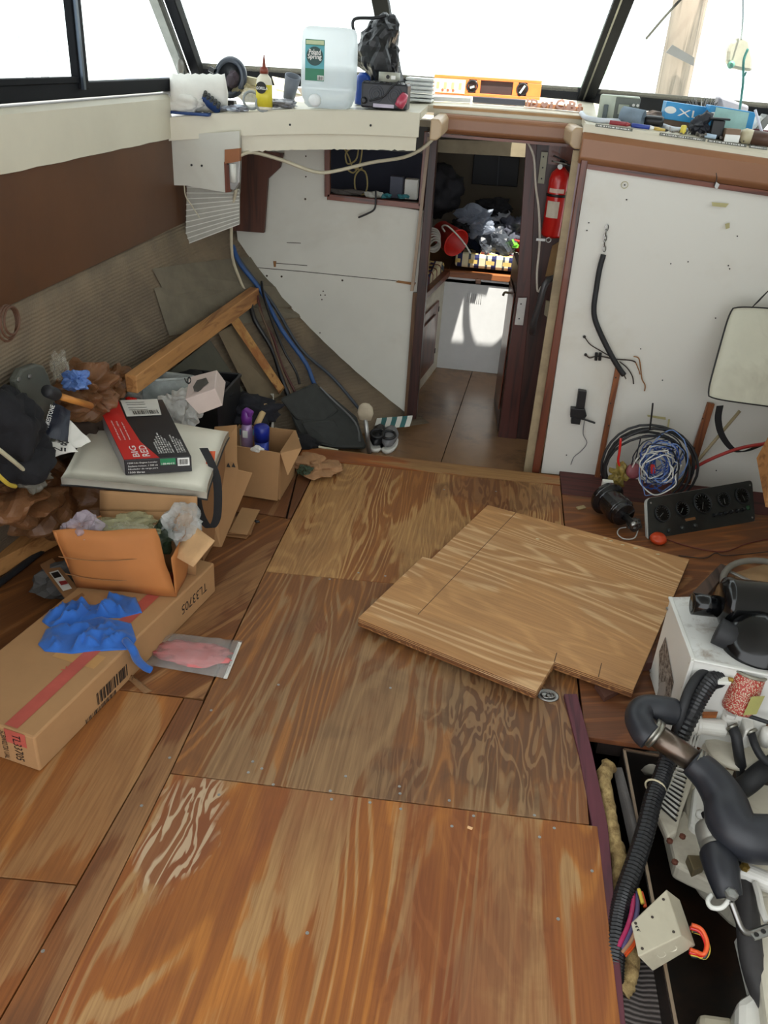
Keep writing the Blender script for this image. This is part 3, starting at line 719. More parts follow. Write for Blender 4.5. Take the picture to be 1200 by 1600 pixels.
# door leaf swung open into the cabin
dl = S('door_1')
d1 = [V((.135, 4.50, LZ+.01)), V((.10, 5.0, LZ+.01)), V((.10, 5.0, .85)), V((.135, 4.50, .85))]
link(B().prism(d1, (.028, 0, 0)), 'door_leaf', darkbr, dl, bevel=.003)
link(B().prism([V((.128, 4.56, .05)), V((.104, 4.93, .05)), V((.104, 4.93, .72)), V((.128, 4.56, .72))], (-.006, 0, 0)), 'door_panel', mahog, dl, bevel=.002)
hg = [PY(x, y, YB-.075) for x, y in [(810, 465), (823, 465), (817, 508), (804, 507)]]
link(B().prism(hg, (0, -.004, 0)), 'hinge', alu, dl)
hg = [PY(x, y, YB-.075) for x, y in [(846, 237), (856, 238), (850, 287), (840, 286)]]
link(B().prism(hg, (0, -.004, 0)), 'hinge', M('hinge_tarnished', (130, 128, 112), .5, .6), dl)
b = B()
for px, py in [(849, 245), (848, 262), (846, 279), (814, 475), (811, 498)]:
    c = PY(px, py, YB-.08); b.lathe([(.004, 0), (.004, .001), (.002, .002)], c, -Y_, 8)
link(b, 'hinge_screws', black, dl, kind='stuff')

# ================================================================== OUTSIDE
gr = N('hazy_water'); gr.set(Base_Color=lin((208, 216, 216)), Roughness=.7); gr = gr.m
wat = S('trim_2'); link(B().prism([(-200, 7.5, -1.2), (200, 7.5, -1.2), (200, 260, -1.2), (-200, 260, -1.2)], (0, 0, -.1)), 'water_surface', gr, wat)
pilem = WOOD('weathered_pile', (128, 112, 98), (72, 62, 54), .9, sc=.5, axis=2)
pc = PY(1065, 70, 9.0)
b = B().lathe([(.16, -1.3-pc.z), (.15, 0), (.15, 1.6)], pc, n=18)
t = T('dock_pile', 'thick weathered wooden pile standing outside the right windscreen pane', 'pile', (pc.x, pc.y, -1.2))
link(b, 'post', pilem, t, smooth=True)
a, c = PY(1045, 78, 8.82), PY(1082, 95, 8.82)
link(B().prism([PY(1050, 70, 8.8), PY(1084, 90, 8.8), PY(1083, 103, 8.8), PY(1040, 82, 8.8)], (0, -.03, 0)), 'cleat_plate', M('grey_plate', (60, 60, 64), .8), t)
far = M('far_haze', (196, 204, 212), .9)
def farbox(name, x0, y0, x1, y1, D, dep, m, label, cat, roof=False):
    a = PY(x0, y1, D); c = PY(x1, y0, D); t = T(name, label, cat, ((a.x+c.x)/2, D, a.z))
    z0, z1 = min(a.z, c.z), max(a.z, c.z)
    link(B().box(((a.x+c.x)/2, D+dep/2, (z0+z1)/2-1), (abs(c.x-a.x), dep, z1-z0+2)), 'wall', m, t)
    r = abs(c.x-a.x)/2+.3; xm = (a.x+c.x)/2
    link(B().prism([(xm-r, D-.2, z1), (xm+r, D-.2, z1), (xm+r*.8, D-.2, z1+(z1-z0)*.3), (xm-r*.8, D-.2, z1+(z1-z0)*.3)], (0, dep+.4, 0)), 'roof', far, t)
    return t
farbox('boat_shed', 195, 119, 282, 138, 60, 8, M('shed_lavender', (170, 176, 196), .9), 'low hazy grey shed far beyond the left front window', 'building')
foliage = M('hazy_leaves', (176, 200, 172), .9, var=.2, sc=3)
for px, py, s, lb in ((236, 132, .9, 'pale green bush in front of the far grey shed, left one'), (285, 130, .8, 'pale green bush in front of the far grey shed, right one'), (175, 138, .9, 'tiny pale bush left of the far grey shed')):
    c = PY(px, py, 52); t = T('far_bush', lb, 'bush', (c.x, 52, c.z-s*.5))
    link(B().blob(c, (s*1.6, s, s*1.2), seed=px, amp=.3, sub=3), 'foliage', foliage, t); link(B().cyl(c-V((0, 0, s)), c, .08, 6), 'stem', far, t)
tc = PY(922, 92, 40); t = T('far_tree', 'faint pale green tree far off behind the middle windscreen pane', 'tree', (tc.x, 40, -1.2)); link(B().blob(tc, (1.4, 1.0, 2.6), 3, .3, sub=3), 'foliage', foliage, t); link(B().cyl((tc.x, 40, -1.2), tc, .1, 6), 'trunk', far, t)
for i, (x0, y0, x1, y1) in enumerate(((33, 52, 48, 128), (71, 52, 70, 132))):
    a = PY(x1, y1, 30); c = PY(x0, y0, 30)
    one(B().tube([a-V((0, 0, .6)), a, c], lambda t_, i_: .17-.05*t_, 8, 1), 'mast', M('mast_grey', (140, 138, 140), .7), ('leaning bare mast outside the left window, left of the two', 'upright bare mast outside the left window, right of the two')[i], 'mast')
b = B(); t = T('dock_fence', 'low pale dock railing outside the right windscreen pane', 'railing', (PY(1020, 150, 20).x, 20, -1.2))
link(B().beam(PY(975, 130, 20), PY(1050, 133, 20), .08, .1), 'top_rail', far, t)
for k in range(8):
    px = 985+k*9; p_ = PY(px, 132, 20); link(B().beam(p_, V((p_.x, 20, -1.2)), .06, .06, Y_), 'picket', far, t)

# ================================================================== PORT SIDE PILE
def cbox(parent, tl, zt, h, m, wall=.004, open_=True, name='box_body'):
    """open carton: tl = 4 top corners (world xy), walls h high"""
    pts = [V((p.x, p.y, zt)) for p in tl]; c = sum(pts, V())/4; b = B()
    for i in range(4):
        a, d = pts[i], pts[(i+1) % 4]; n = (d-a).cross(Z_).normalized()
        if n.dot(c-a) < 0: n = -n
        b.prism([a, d, d-V((0, 0, h)), a-V((0, 0, h))], n*wall)
    b.prism([p-V((0, 0, h)) for p in pts], (0, 0, wall))
    return link(b, name, m, parent)
def solid(pts, zt, h): return B().prism([V((p.x, p.y, zt)) for p in pts], (0, 0, -h))

# long flat carton with red tape
t = T('long_carton', 'long flat cardboard carton with red tape, marked TL33705, below the blue gloves', 'carton', (-1.15, 1.9, 0))
H1 = .128
ca, cb_ = P(53, 1153, H1), P(285, 928, H1)
dirl = (cb_-ca).normalized(); sd = V((-dirl.y, dirl.x, 0)); cw = .345; L1 = (cb_-ca).length+.22
c0 = ca; c1 = ca+dirl*L1; c2 = c1+sd*cw; c3 = c0+sd*cw
link(B().prism([V((p.x, p.y, H1)) for p in (c0, c1, c2, c3)], (0, 0, -H1+.001)), 'carton_body', card, t, bevel=.006)
tape = M('red_tape', (176, 84, 72), .5, var=.15, sc=10)
def ct(u, v, w_=.0): return c0+dirl*u+sd*v+V((0, 0, w_))
decal([ct(.01, .062), ct(.99, .062), ct(.99, .105), ct(.01, .105)], tape, t, 'red_tape', .0022)
decal([ct(.0, .10, -.001), ct(0, .03, -.001), ct(0, .03, -.05), ct(0, .10, -.05)], tape, t, 'red_tape')
clt = M('brown_packing_tape', (184, 140, 88), .3, var=.05)
decal([ct(.30, .03), ct(.36, .03), ct(.36, .18), ct(.30, .18)], clt, t, 'packing_tape')
dnz = V((0, 0, -1))
def side_txt(s, u, z, wdt, hgt, flip=False, parent=t, m=ink):
    # on the long right side, outward normal -sd; upside down like the photo when flip
    if flip: txt(s, ct(u+wdt, 0, z-H1+H1)-V((0, 0, 0)), -dirl*wdt, V((0, 0, -hgt)), m, parent)
    else: txt(s, ct(u, 0, z), dirl*wdt, V((0, 0, hgt)), m, parent)
side_txt('TL33705', .74, -.045, .17, .038, True)
bars(ct(.26, 0, -.10)-sd*.001, dirl*.16, V((0, 0, .045)), ink, t, 20, seed=3)
bars(ct(.20, 0, -.122)-sd*.001, dirl*.15, V((0, 0, .015)), ink, t, 26, seed=5)
# front end: TL33705 / SCBW02720 (letters run down the carton end)
txt('TL33705', ct(0, .075, -.012)-dirl*.001, V((0, 0, -.095)), -sd*-.0-sd*.028, ink, t)
txt('SCBW02720 UAL', ct(0, .115, -.012)-dirl*.001, V((0, 0, -.105)), -sd*.018, ink, t)
txt('WAY', P(143, 1030, H1+.001), P(104, 1056, H1)-P(143, 1030, H1), P(133, 1021, H1)-P(143, 1030, H1), M('red_ink', (190, 84, 66), .6), t)
bars(ct(.03, .26)+V((0, 0, .001)), sd*.07, dirl*.06, ink, t, 12, seed=8)

# crumpled open carton standing on it
t = T('open_carton', 'battered open cardboard carton full of plastic bags on top of the long carton', 'carton', (-1.1, 2.35, .13))
z0 = .131
bf = [P(122, 916, z0), P(275, 930, z0), P(300, 882, z0), P(155, 868, z0)]
tf = [P(82, 830, .385), P(243, 826, .37), P(268, 905, .22), P(275, 932, z0+.002), P(120, 917, z0+.002)]
def wallq(pts, d, name, m=cardor, **k): return link(B().prism(pts, d), name, m, t, **k)
def curved(fr_, name, m, nu=10, nv=6, th=.004): return link(B().grid(fr_, nu, nv), name, m, t, thick=th, smooth=True)
def bil(a, b_, c, d, bulge=V((0, 0, 0)), wob=0.0, sd_=0):
    def f(u, v):
        p = (a*(1-u)+b_*u)*(1-v)+(d*(1-u)+c*u)*v
        p = p+bulge*(math.sin(math.pi*u)*math.sin(math.pi*v))
        if wob: p = p+V((0, 0, 1))*wob*noise.noise(V((u*3, v*3, sd_)))+V((0, 1, 0))*wob*noise.noise(V((u*3, v*3, sd_+9)))
        return p
    return f
curved(bil(P(120, 917, z0), P(276, 932, z0), P(243, 826, .385), P(82, 829, .39), V((0, -.03, 0)), .01), 'front_wall', cardor)
curved(bil(P(275, 932, z0), P(298, 884, z0), P(290, 828, .32), P(268, 872, .30), V((.01, 0, 0)), .006), 'side_wall', cardor)
curved(bil(P(120, 917, z0), P(160, 868, z0), P(158, 806, .36), P(84, 832, .385), V((-.02, 0, 0)), .006, 3), 'side_wall', cardor)
bw = [P(158, 806, .36), P(310, 800, .36)]; BB = (bw[0].y+bw[1].y)/2
curved(bil(V((bw[0].x, BB, z0)), V((bw[1].x, BB, z0)), PY(308, 800, BB), PY(156, 798, BB)), 'back_wall', card)
curved(bil(PY(156, 798, BB), PY(308, 800, BB), PY(308, 776, BB+.01), PY(156, 766, BB+.01)), 'rear_flap', card)
curved(bil(PY(270, 868, bf[1].y+.02), PY(302, 820, bf[1].y+.10), PY(336, 845, bf[1].y+.04), PY(302, 886, bf[1].y-.02)), 'side_flap', M('cardboard_pale', (190, 152, 108), .8), 4, 4)
clear = FILM('clear_bag', (215, 220, 218), .42, .08, .2)
clear2 = FILM('clear_bag_green', (200, 200, 160), .5, .1, .2)
for i, (px, py, z, s, m, lb) in enumerate(((128, 826, .365, (.12, .10, .08), FILM('lilac_bag', (205, 192, 205), .5, .1, .2), 'lilac tinted plastic bag stuffed in the left end of the open carton'),
        (198, 822, .345, (.20, .12, .07), clear2, 'greenish clear plastic bag in the middle of the open carton'),
        (282, 820, .355, (.13, .10, .13), clear, 'shiny clear plastic bag at the right end of the open carton'),
        (252, 838, .32, (.08, .07, .08), FILM('dark_green_bag', (60, 78, 56), .8, .25), 'dark green bag between the clear bags of the open carton'))):
    one(B().blob(P(px, py, z), s, i+3, .5, 2.4, 4), 'plastic_bag', m, lb, 'bag')
one(B().blob(P(215, 838, .30), (.24, .14, .08), 11, .3, 2, 3), 'packing_paper', paper, 'crumpled pale packing at the bottom of the open carton', 'packing')

for a, c in ((P(93, 868, .30), P(254, 866, .28)), (P(104, 895, .20), P(262, 900, .19))):
    b = B(); 
    for k in range(10):
        u = k/10; f_ = lambda q: a.lerp(c, q)+V((0, -.032*math.sin(math.pi*q)-.006, 0)); b.beam(f_(u), f_(u+.1), .002, .003, Y_)
    link(b, 'fold_line', cardd, t)
# blue gloves (cloth) lying across the long carton
def fabric(label, px, z, seed, name='cloth', cat='cloth', hgt=.03, m=None, dens=15):
    """crumpled cloth: star of the outline, folded height field, thick edge"""
    m = m or navy; q = [P(x, y, z) for x, y in px]; c = sum(q, V())/len(q); n = len(q)
    rim = []
    for i in range(n):
        for k in range(9): rim.append(q[i].lerp(q[(i+1) % n], k/9))
    R_ = 16; vs = []; M_ = len(rim)
    for j in range(R_+1):
        tt = 1-j/(R_+.0)
        for i, p in enumerate(rim):
            pp = c+(p-c)*max(tt, .02)
            w_ = (1-abs(noise.noise(V((pp.x*dens, pp.y*dens*.7, seed))))*4.5)*1.1+(1-abs(noise.noise(V((pp.x*dens*2.2, pp.y*dens*1.4, seed+3))))*4)*.45
            edge = min(1, (1-tt)*2.2+.12)
            vs.append(V((pp.x, pp.y, z+.002+hgt*edge*(.4+max(-.15, w_)))))
    fs = [(j*M_+i, j*M_+(i+1) % M_, (j+1)*M_+(i+1) % M_, (j+1)*M_+i) for j in range(R_) for i in range(M_)]
    base = len(vs)
    vs += [V((p.x, p.y, z)) for p in rim]
    fs += [(base+i, base+(i+1) % M_, (i+1) % M_, i) for i in range(M_)]
    return one(B().add(vs, fs), name, m, label, cat, smooth=True)
fabric('blue rubber glove lying flat nearest the camera on the long carton', [(60, 1008), (72, 985), (105, 972), (160, 965), (205, 975), (213, 1000), (205, 1015), (150, 1018), (112, 1022), (70, 1018)], H1, 1, 'rubber_glove', 'glove', .018)
fabric('blue rubber glove crumpled behind the flat one on the long carton', [(66, 972), (78, 955), (105, 944), (150, 946), (182, 930), (212, 935), (222, 958), (190, 966), (150, 966), (112, 978), (80, 982)], H1, 2, 'rubber_glove.001', 'glove', .026)
tt_ = [P(196, 1005, H1)+V((0, 0, .012)), P(208, 1018, H1)+V((0, 0, .006)), P(214, 1030, .08), P(226, 1042, .03), P(236, 1047, .012)]
one(B().tube(tt_, lambda s_, i: .014-.004*abs(s_-.5), 8), 'glove_cuff', navy, 'twisted blue glove end hanging from the long carton to the floor', 'glove', smooth=True)

# zip bag with pink gloves
t = T('zip_bag', 'clear zip bag holding crumpled pink gloves on the plywood floor', 'bag', P(300, 1030))
q = [P(228, 1040), P(355, 1062), P(379, 1003), P(247, 990)]
def zb(o):
    def f(u, v):
        p = (q[0]*(1-u)+q[1]*u)*(1-v)+(q[3]*(1-u)+q[2]*u)*v
        e = max(0, min(1, 6*u*(1-u)*1.0))*max(0, min(1, 6*v*(1-v)))
        h = .004+o*e*(.030+.012*noise.noise(V((u*6, v*6, 2))))
        return V((p.x, p.y, max(.0015, h)))
    return f
link(B().grid(zb(1), 22, 16), 'film', FILM('zip_film', (210, 208, 205), .30, .1, .25), t, smooth=True)
link(B().grid(zb(.0), 4, 4), 'film_back', FILM('zip_film_back', (190, 185, 180), .35, .2, .2), t)
pink = M('pink_glove', (198, 108, 108), .6, var=.2, sc=12, bump=.3)
link(B().blob((P(300, 1026)+V((0, 0, .014))), (.27, .12, .022), 8, .4, 3.2, 4, floor=.003), 'pink_glove', pink, t)
a, c = P(352, 1060, .005), P(375, 1004, .005); link(B().beam(a, c, .012, .003), 'zip_strip', M('zip_white', (216, 214, 206), .4), t)
one(B().grid(bil(P(188, 1050, .002), P(225, 1084, .002), P(238, 1080, .004), P(196, 1046, .01), V((0, 0, .012))), 8, 4), 'tape_scrap', FILM('tape_scrap', (186, 150, 110), .6, .2), 'curled strip of clear tape on the floor beside the long carton', 'tape', thick=.001)

# timber baulk and black pipe at the left edge
t = T('timber_beam', 'pale sawn timber beam under the brown bag at the left edge', 'beam', P(40, 850, .03))
link(B().beam(P(-60, 905, .05), P(98, 822, .05), .10, .07), 'timber', pine, t, bevel=.003)
one(B().tube([P(-40, 940, .02), P(40, 880, .02), P(92, 838, .02)], .014, 8), 'black_pipe', rubber, 'black pipe lying along the timber beam at the left edge', 'pipe', smooth=True)
# small shelf box with printed label
t = T('label_strip', 'narrow cardboard strip with a white printed label left of the open carton', 'cardboard', P(110, 915, .12))
link(B().prism([P(63, 882, .10), P(82, 872, .10), P(132, 930, .13), P(110, 945, .13)], (0, 0, -.008)), 'strip', cardd, t)
l_ = decal([P(77, 896, .104), P(91, 892, .106), P(113, 921, .122), P(99, 925, .122)], paper, t, 'printed_label', .004)
decal([P(80, 898, .104), P(91, 895, .106), P(97, 903, .112), P(86, 906, .112)], ink, t, 'label_mark', .006)
decal([P(92, 911, .115), P(103, 909, .116), P(107, 914, .119), P(96, 917, .119)], M('red_mark', (150, 50, 50), .5), t, 'label_mark', .006)
one(B().blob(P(96, 905, .05), (.22, .2, .10), 5, .4, 2, 3, floor=.001), 'grey_rag', M('grey_rag', (78, 76, 74), .9), 'dark grey rag tucked behind the label strip', 'rag')

# white vinyl cushion carrying the red tool carton
def cushion(name, label, corners, zt, th, nrm=Z_, m=None, both=True, ex=8, ear=0.0):
    m = m or M('white_vinyl', (226, 222, 206), .42, var=.03, sc=6, bump=.08, dirt=.12, dirtcol=(150, 140, 110))
    q = [V(p) for p in corners]; c = sum(q, V())/4; t = T(name, label, 'cushion', c-nrm*th)
    n = nrm.normalized()
    def f(sgn):
        def g(u, v):
            p = (q[0]*(1-u)+q[1]*u)*(1-v)+(q[3]*(1-u)+q[2]*u)*v
            e = (1-(2*u-1)**ex)*(1-(2*v-1)**ex)
            wv = noise.noise(V((u*4, v*4, 1)))*.006*e
            # round the corners
            k = 1+(ear-.048 if ear else -.048)*((2*u-1)**6*(2*v-1)**6)
            p = c+(p-c)*k
            return p-n*(th/2)+n*sgn*(th/2)*(.50+.5*e)+n*wv*sgn
        return g
    b = B().grid(f(1), 20, 20).grid(f(-1), 20, 20)
    # side band
    N_ = 21; N2 = N_*N_
    idx = [i for i in range(N_)]+[N_*j+N_-1 for j in range(1, N_)]+[N_*(N_-1)+i for i in range(N_-2, -1, -1)]+[N_*j for j in range(N_-2, 0, -1)]
    b.f += [(idx[i], idx[(i+1) % len(idx)], N2+idx[(i+1) % len(idx)], N2+idx[i]) for i in range(len(idx))]
    link(b, 'cover', m, t, smooth=True)
    loop = [b.v[i]+(b.v[i]-c).normalized()*.001 for i in idx]
    if both: link(B().tube(loop, .0035, 6, 1, closed=True), 'piping', ink, t)
    loop = [b.v[N2+i]+(b.v[N2+i]-c).normalized()*.001 for i in idx]
    link(B().tube(loop, .0035, 6, 1, closed=True), 'piping', ink, t)
    return t
CZ = .47
cc = [P(98, 740, CZ), P(320, 762, CZ), P(354, 670, CZ), P(150, 634, CZ)]
cush = cushion('boat_cushion', 'white vinyl boat cushion with black piping under the red and black tool carton', cc, CZ, .055, both=False, ex=16, ear=.075)
strapm = M('black_webbing', (24, 24, 26), .8, bump=.4)
a = PY(322, 745, 2.55)
sp = [PY(318, 700, 2.62), PY(338, 745, 2.60), PY(340, 800, 2.56), PY(333, 822, 2.54), PY(324, 822, 2.53), PY(312, 800, 2.53), PY(306, 765, 2.54)]
def ribbon(pts, w_, dirw, sub_=5):
    pts = spline([V(p) for p in pts], sub_); dirw = V(dirw).normalized()
    vs = []
    for p in pts: vs += [p-dirw*w_/2, p+dirw*w_/2]
    return B().add(vs, [(2*i, 2*i+1, 2*i+3, 2*i+2) for i in range(len(pts)-1)])
link(ribbon(sp, .03, (1, .35, 0)), 'strap', strapm, cush, thick=.002)
link(ribbon([PY(330, 705, 2.64), PY(326, 740, 2.6), PY(316, 775, 2.56)], .03, (1, .3, 0)), 'orange_strap', M('orange_webbing', (206, 88, 44), .7), cush, thick=.002)
# crates / stuff under the cushion: a plain carton stands below it
t = T('carton', 'brown carton standing under the white cushion, mostly hidden', 'carton', (-1.28, 2.85, 0))
cbox(t, [V((-1.42, 2.66, 0)), V((-.99, 2.66, 0)), V((-1.0, 3.0, 0)), V((-1.42, 3.0, 0))], .40, .39, cardd)

# red and black tool carton
t = T('tool_carton', 'red and black engine leveler carton lying on the white cushion', 'carton', P(230, 690, CZ))
TZ = CZ+.062
g = [P(194, 719, TZ), P(299, 713, TZ), P(254, 624, TZ), P(150, 628, TZ)]
link(B().prism(g, (0, 0, -.058)), 'carton_body', M('carton_black', (34, 34, 38), .35, bump=.03), t, bevel=.002)
def gt(u, v, l=.001): p = (g[0]*(1-u)+g[1]*u)*(1-v)+(g[3]*(1-u)+g[2]*u)*v; return V((p.x, p.y, TZ+l))
redp = M('print_red', (206, 44, 40), .35, var=.04, bump=0)
decal([gt(0, 0), gt(.52, 0), gt(.36, .26), gt(.31, .66), gt(.33, 1), gt(0, 1)], redp, t, 'red_panel')
side = [g[3], g[0], g[0]-V((0, 0, .057)), g[3]-V((0, 0, .057))]
decal(side, M('carton_grey', (150, 148, 150), .4), t, 'side_panel')
decal([gt(.34, .69), gt(.86, .69), gt(.92, 1.0), gt(.36, 1.0)], paper, t, 'shipping_label', .002)
bars(gt(.46, .715, .004), gt(.84, .715)-gt(.46, .715), (gt(.5, .79)-gt(.5, .72)), ink, t, 24, seed=11)
for v in (.80, .84, .90, .94): decal([gt(.42, v, .003), gt(.70, v, .003), gt(.70, v+.008, .003), gt(.42, v+.008, .003)], ink, t, 'printed_line', .0008)
# white slogans: print runs up the long side
def up(s, u, v, lw, lh, m=whiteink): txt(s, gt(u, v, .0015), (gt(u, v+lw)-gt(u, v)), (gt(u-lh, v)-gt(u, v)), m, t, bold=.01)
up('BIG', .25, .03, .17, .10); up('RED', .40, .03, .17, .11)
for k, (s_, L_) in enumerate((('1,500 Lbs Engine Leveler', .34), ('Souleve-moteur, 1 500 Lb', .32), ('Nivelador de carga para', .30))): up(s_, .10+.07*k, .30, L_, .03)
def fine_print(u, v, L_, k): bars(gt(u, v, .0018), gt(u, v+L_, .0018)-gt(u, v, .0018), gt(u-.022, v, .0018)-gt(u, v, .0018), whiteink, t, 16, 'fine_print', seed=k)
for k in range(7): fine_print(.56+.036*k, .06, .18+.05*(3-abs(3-k)), k)
for k in range(4): fine_print(.95-.036*k, .06, .20+.03*k, 20+k)
decal([gt(.10, .88), gt(.24, .88), gt(.26, .96), gt(.11, .96)], whiteink, t, 'badge', .0015)
f0, f1, fd = g[0], g[1], V((0, 0, -.055))
def fr_(u, w_): return f0+(f1-f0)*u+fd*w_+V((0, -.0015, 0))
for k, s_ in enumerate(('1500 Lbs Engine Leveler', 'Souleve-moteur, 1 500 Lb', 'Nivelador de carga para', '1500 libras')):
    txt(s_, fr_(.05, .30+.21*k), (f1-f0)*(.44 if k < 3 else .24), -fd*.13, whiteink, t)
decal([fr_(.53, .04), fr_(.76, .04), fr_(.76, .48), fr_(.53, .48)], M('print_green', (28, 120, 78), .4), t, 'green_panel')
txt('1-888-448-4110', fr_(.55, .44), (f1-f0)*.19, -fd*.13, whiteink, t, lift=.003)
decal([fr_(.79, .05), fr_(.97, .05), fr_(.97, .60), fr_(.79, .60)], whiteink, t, 'white_panel')
bars(fr_(.81, .50)+V((0, -.003, 0)), (f1-f0)*.14, -fd*.38, ink, t, 14, seed=4)

# glove carton tilted on the pile
t = T('glove_carton', 'small pale pink glove carton tilted on top of the white bags', 'carton', P(325, 620, .5))
GB = [PY(295, 592, 3.05), PY(342, 579, 3.08), PY(350, 632, 3.02), PY(312, 645, 2.98)]
fr3 = [PY(293, 610, 2.98), PY(338, 600, 3.0), PY(349, 634, 2.96), PY(310, 646, 2.94)]
A = [PY(293, 588, 3.02), PY(337, 577, 3.02), PY(330, 612, 2.95), PY(289, 626, 2.95)]
pk = M('carton_pink', (206, 188, 180), .5, var=.05)
link(B().hexa([PY(289, 624, 2.95), PY(336, 607, 2.96), PY(348, 634, 2.98), PY(311, 648, 2.97)], [PY(296, 589, 3.10), PY(339, 578, 3.11), PY(353, 597, 3.16), PY(318, 612, 3.12)]), 'carton_body', pk, t, bevel=.003)
c = PY(313, 601, 3.01); nn = V((0, -1, .45)).normalized()
link(B().prism([PY(302, 604, 3.0), PY(308, 594, 3.03), PY(322, 590, 3.04), PY(326, 598, 3.02), PY(318, 604, 3.0), PY(312, 612, 2.98), PY(304, 611, 2.98)], (0, -.004, 0)), 'glove_picture', M('picture_dark', (60, 56, 50), .6), t)
txt('6', PY(299, 601, 3.0), V((.0, .01, .03)), V((-.03, 0, 0)), ink, t, lift=.004) 

# white grocery bags, clear tub, dark bin with clothes
wbag = FILM('white_grocery_bag', (240, 240, 236), .95, .3, .35)
one(B().blob(P(178, 612, .44), (.27, .20, .13), 21, .5, 2.2, 5), 'grocery_bag', wbag, 'crumpled white grocery bag behind the red end of the tool carton', 'bag')
one(B().blob(P(282, 640, .46), (.20, .17, .14), 22, .45, 2.2, 5), 'grocery_bag', wbag, 'crumpled white grocery bag between the tool carton and the pink glove carton', 'bag')
one(B().blob(P(205, 625, .52), (.05, .03, .03), 23, .4, 2, 3), 'red_wrapper', red, 'small red wrapper on the left white grocery bag', 'wrapper')
t = T('clear_tub', 'clear plastic tub lying open among the white bags', 'tub', P(255, 600, .5))
tubm = FILM('clear_tub', (205, 212, 210), .5, .2, .3)
q = [P(222, 612, .50), P(300, 618, .47), P(292, 590, .54), P(236, 578, .56)]
cbox(t, q, .55, .09, tubm, .003, name='tub_body')
link(B().tube([V((p.x, p.y, .55)) for p in q], .006, 6, 3, closed=True), 'rim', tubm, t, smooth=True)
t = T('dark_bin', 'black plastic bin full of black clothes behind the white bags', 'bin', (-1.15, 3.45, 0))
cbox(t, [V((-1.46, 3.26, 0)), V((-1.12, 3.28, 0)), V((-1.12, 3.62, 0)), V((-1.42, 3.60, 0))], .44, .43, black, .006, name='bin_body')
link(B().tube([V((-1.46, 3.26, .44)), V((-1.12, 3.28, .44)), V((-1.12, 3.62, .44)), V((-1.42, 3.60, .44))], .01, 6, 1, closed=True), 'rim', black, t)
one(B().blob((-1.28, 3.43, .42), (.30, .28, .14), 31, .4, 2, 4), 'black_clothes', blkfab, 'heap of black clothes filling the black bin', 'clothes')
# white carton at the back with clothes and dowel
t = T('white_carton', 'white carton with blue edging holding dark clothes, behind the spray cans', 'carton', (-1.02, 3.42, 0))
WZ = .215; wq = [P(330, 668, WZ), P(425, 672, WZ), P(428, 615, WZ), P(352, 612, WZ)]
cbox(t, wq, WZ, WZ-.005, paper, .004)
decal([fq for fq in (V((wq[0].x, wq[0].y-.003, WZ)), V((wq[1].x, wq[1].y-.003, WZ)), V((wq[1].x, wq[1].y-.003, WZ-.03)), V((wq[0].x, wq[0].y-.003, WZ-.03)))], M('light_blue', (90, 160, 190), .5), t, 'blue_edging')
one(B().blob(P(378, 642, .25), (.30, .26, .16), 33, .45, 2.3, 4), 'dark_clothes', M('dark_navy_cloth', (26, 26, 34), .9, var=.3, bump=.4), 'dark navy clothes heaped in the white carton', 'clothes')
one(B().cyl(P(401, 664, .24), P(416, 634, .29), .015, 12), 'wood_dowel', M('dowel', (206, 176, 128), .6), 'short pale wooden dowel sticking out of the white carton', 'dowel', smooth=True)
# brown carton with spray cans
t = T('brown_carton', 'open brown carton holding the purple and blue spray cans', 'carton', (-.93, 3.25, 0))
bq = [P(354, 694, .235), P(438, 708, .235), P(461, 672, .235), P(374, 662, .235)]
cbox(t, bq, .235, .234, card)
def bz(i, z): return V((bq[i].x, bq[i].y, z))
link(B().prism([bz(1, .235), bz(2, .235), PY(470, 700, bq[1].y+.04), PY(449, 742, bq[1].y-.05)], (.004, 0, 0)), 'side_flap', card, t)
link(B().prism([bz(0, .235), bz(1, .235), PY(434, 782, bq[1].y-.025), PY(357, 770, bq[0].y-.025)], (0, -.004, 0)), 'front_flap', card, t)
t2 = T('spray_can', 'spray can with a purple trigger cap in the brown carton', 'spray can', P(381, 690, .05))
ax0 = P(386, 688, .20)+V((0, 0, -.005))
link(B().lathe([(.027, -.18), (.027, .055), (.022, .09)], ax0, n=18), 'can', M('lilac_can', (176, 150, 190), .35, .3), t2, smooth=True)
pur = M('purple_plastic', (112, 50, 140), .35, coat=.3)
link(B().lathe([(.024, .09), (.026, .12), (.022, .15), (.012, .16)], ax0, n=18), 'cap', pur, t2, smooth=True)
link(B().beam(ax0+V((-.01, 0, .155)), ax0+V((.03, -.012, .14)), .03, .03), 'trigger', pur, t2, bevel=.008)
decal([ax0+V((-.012, -.028, .03)), ax0+V((.012, -.028, .03)), ax0+V((.012, -.028, .065)), ax0+V((-.012, -.028, .065))], whiteink, t2, 'can_label')
t2 = T('spray_can', 'spray can with a round dark blue cap in the brown carton', 'spray can', P(405, 700, .05))
ax1 = P(409, 694, .20)
link(B().lathe([(.033, -.18), (.033, .03)], ax1, n=20), 'can', M('blue_can', (40, 60, 150), .3, .3), t2, smooth=True)
link(B().lathe([(.035, .02), (.036, .085), (.030, .092), (.0, .094)], ax1, n=24), 'cap', M('blue_cap', (26, 42, 140), .35), t2, smooth=True)
one(B().blob(P(402, 702, .235), (.05, .02, .03), 3, .4, 2, 3), 'paper_scrap', paper, 'crumpled white paper scrap in front of the blue capped can', 'paper')
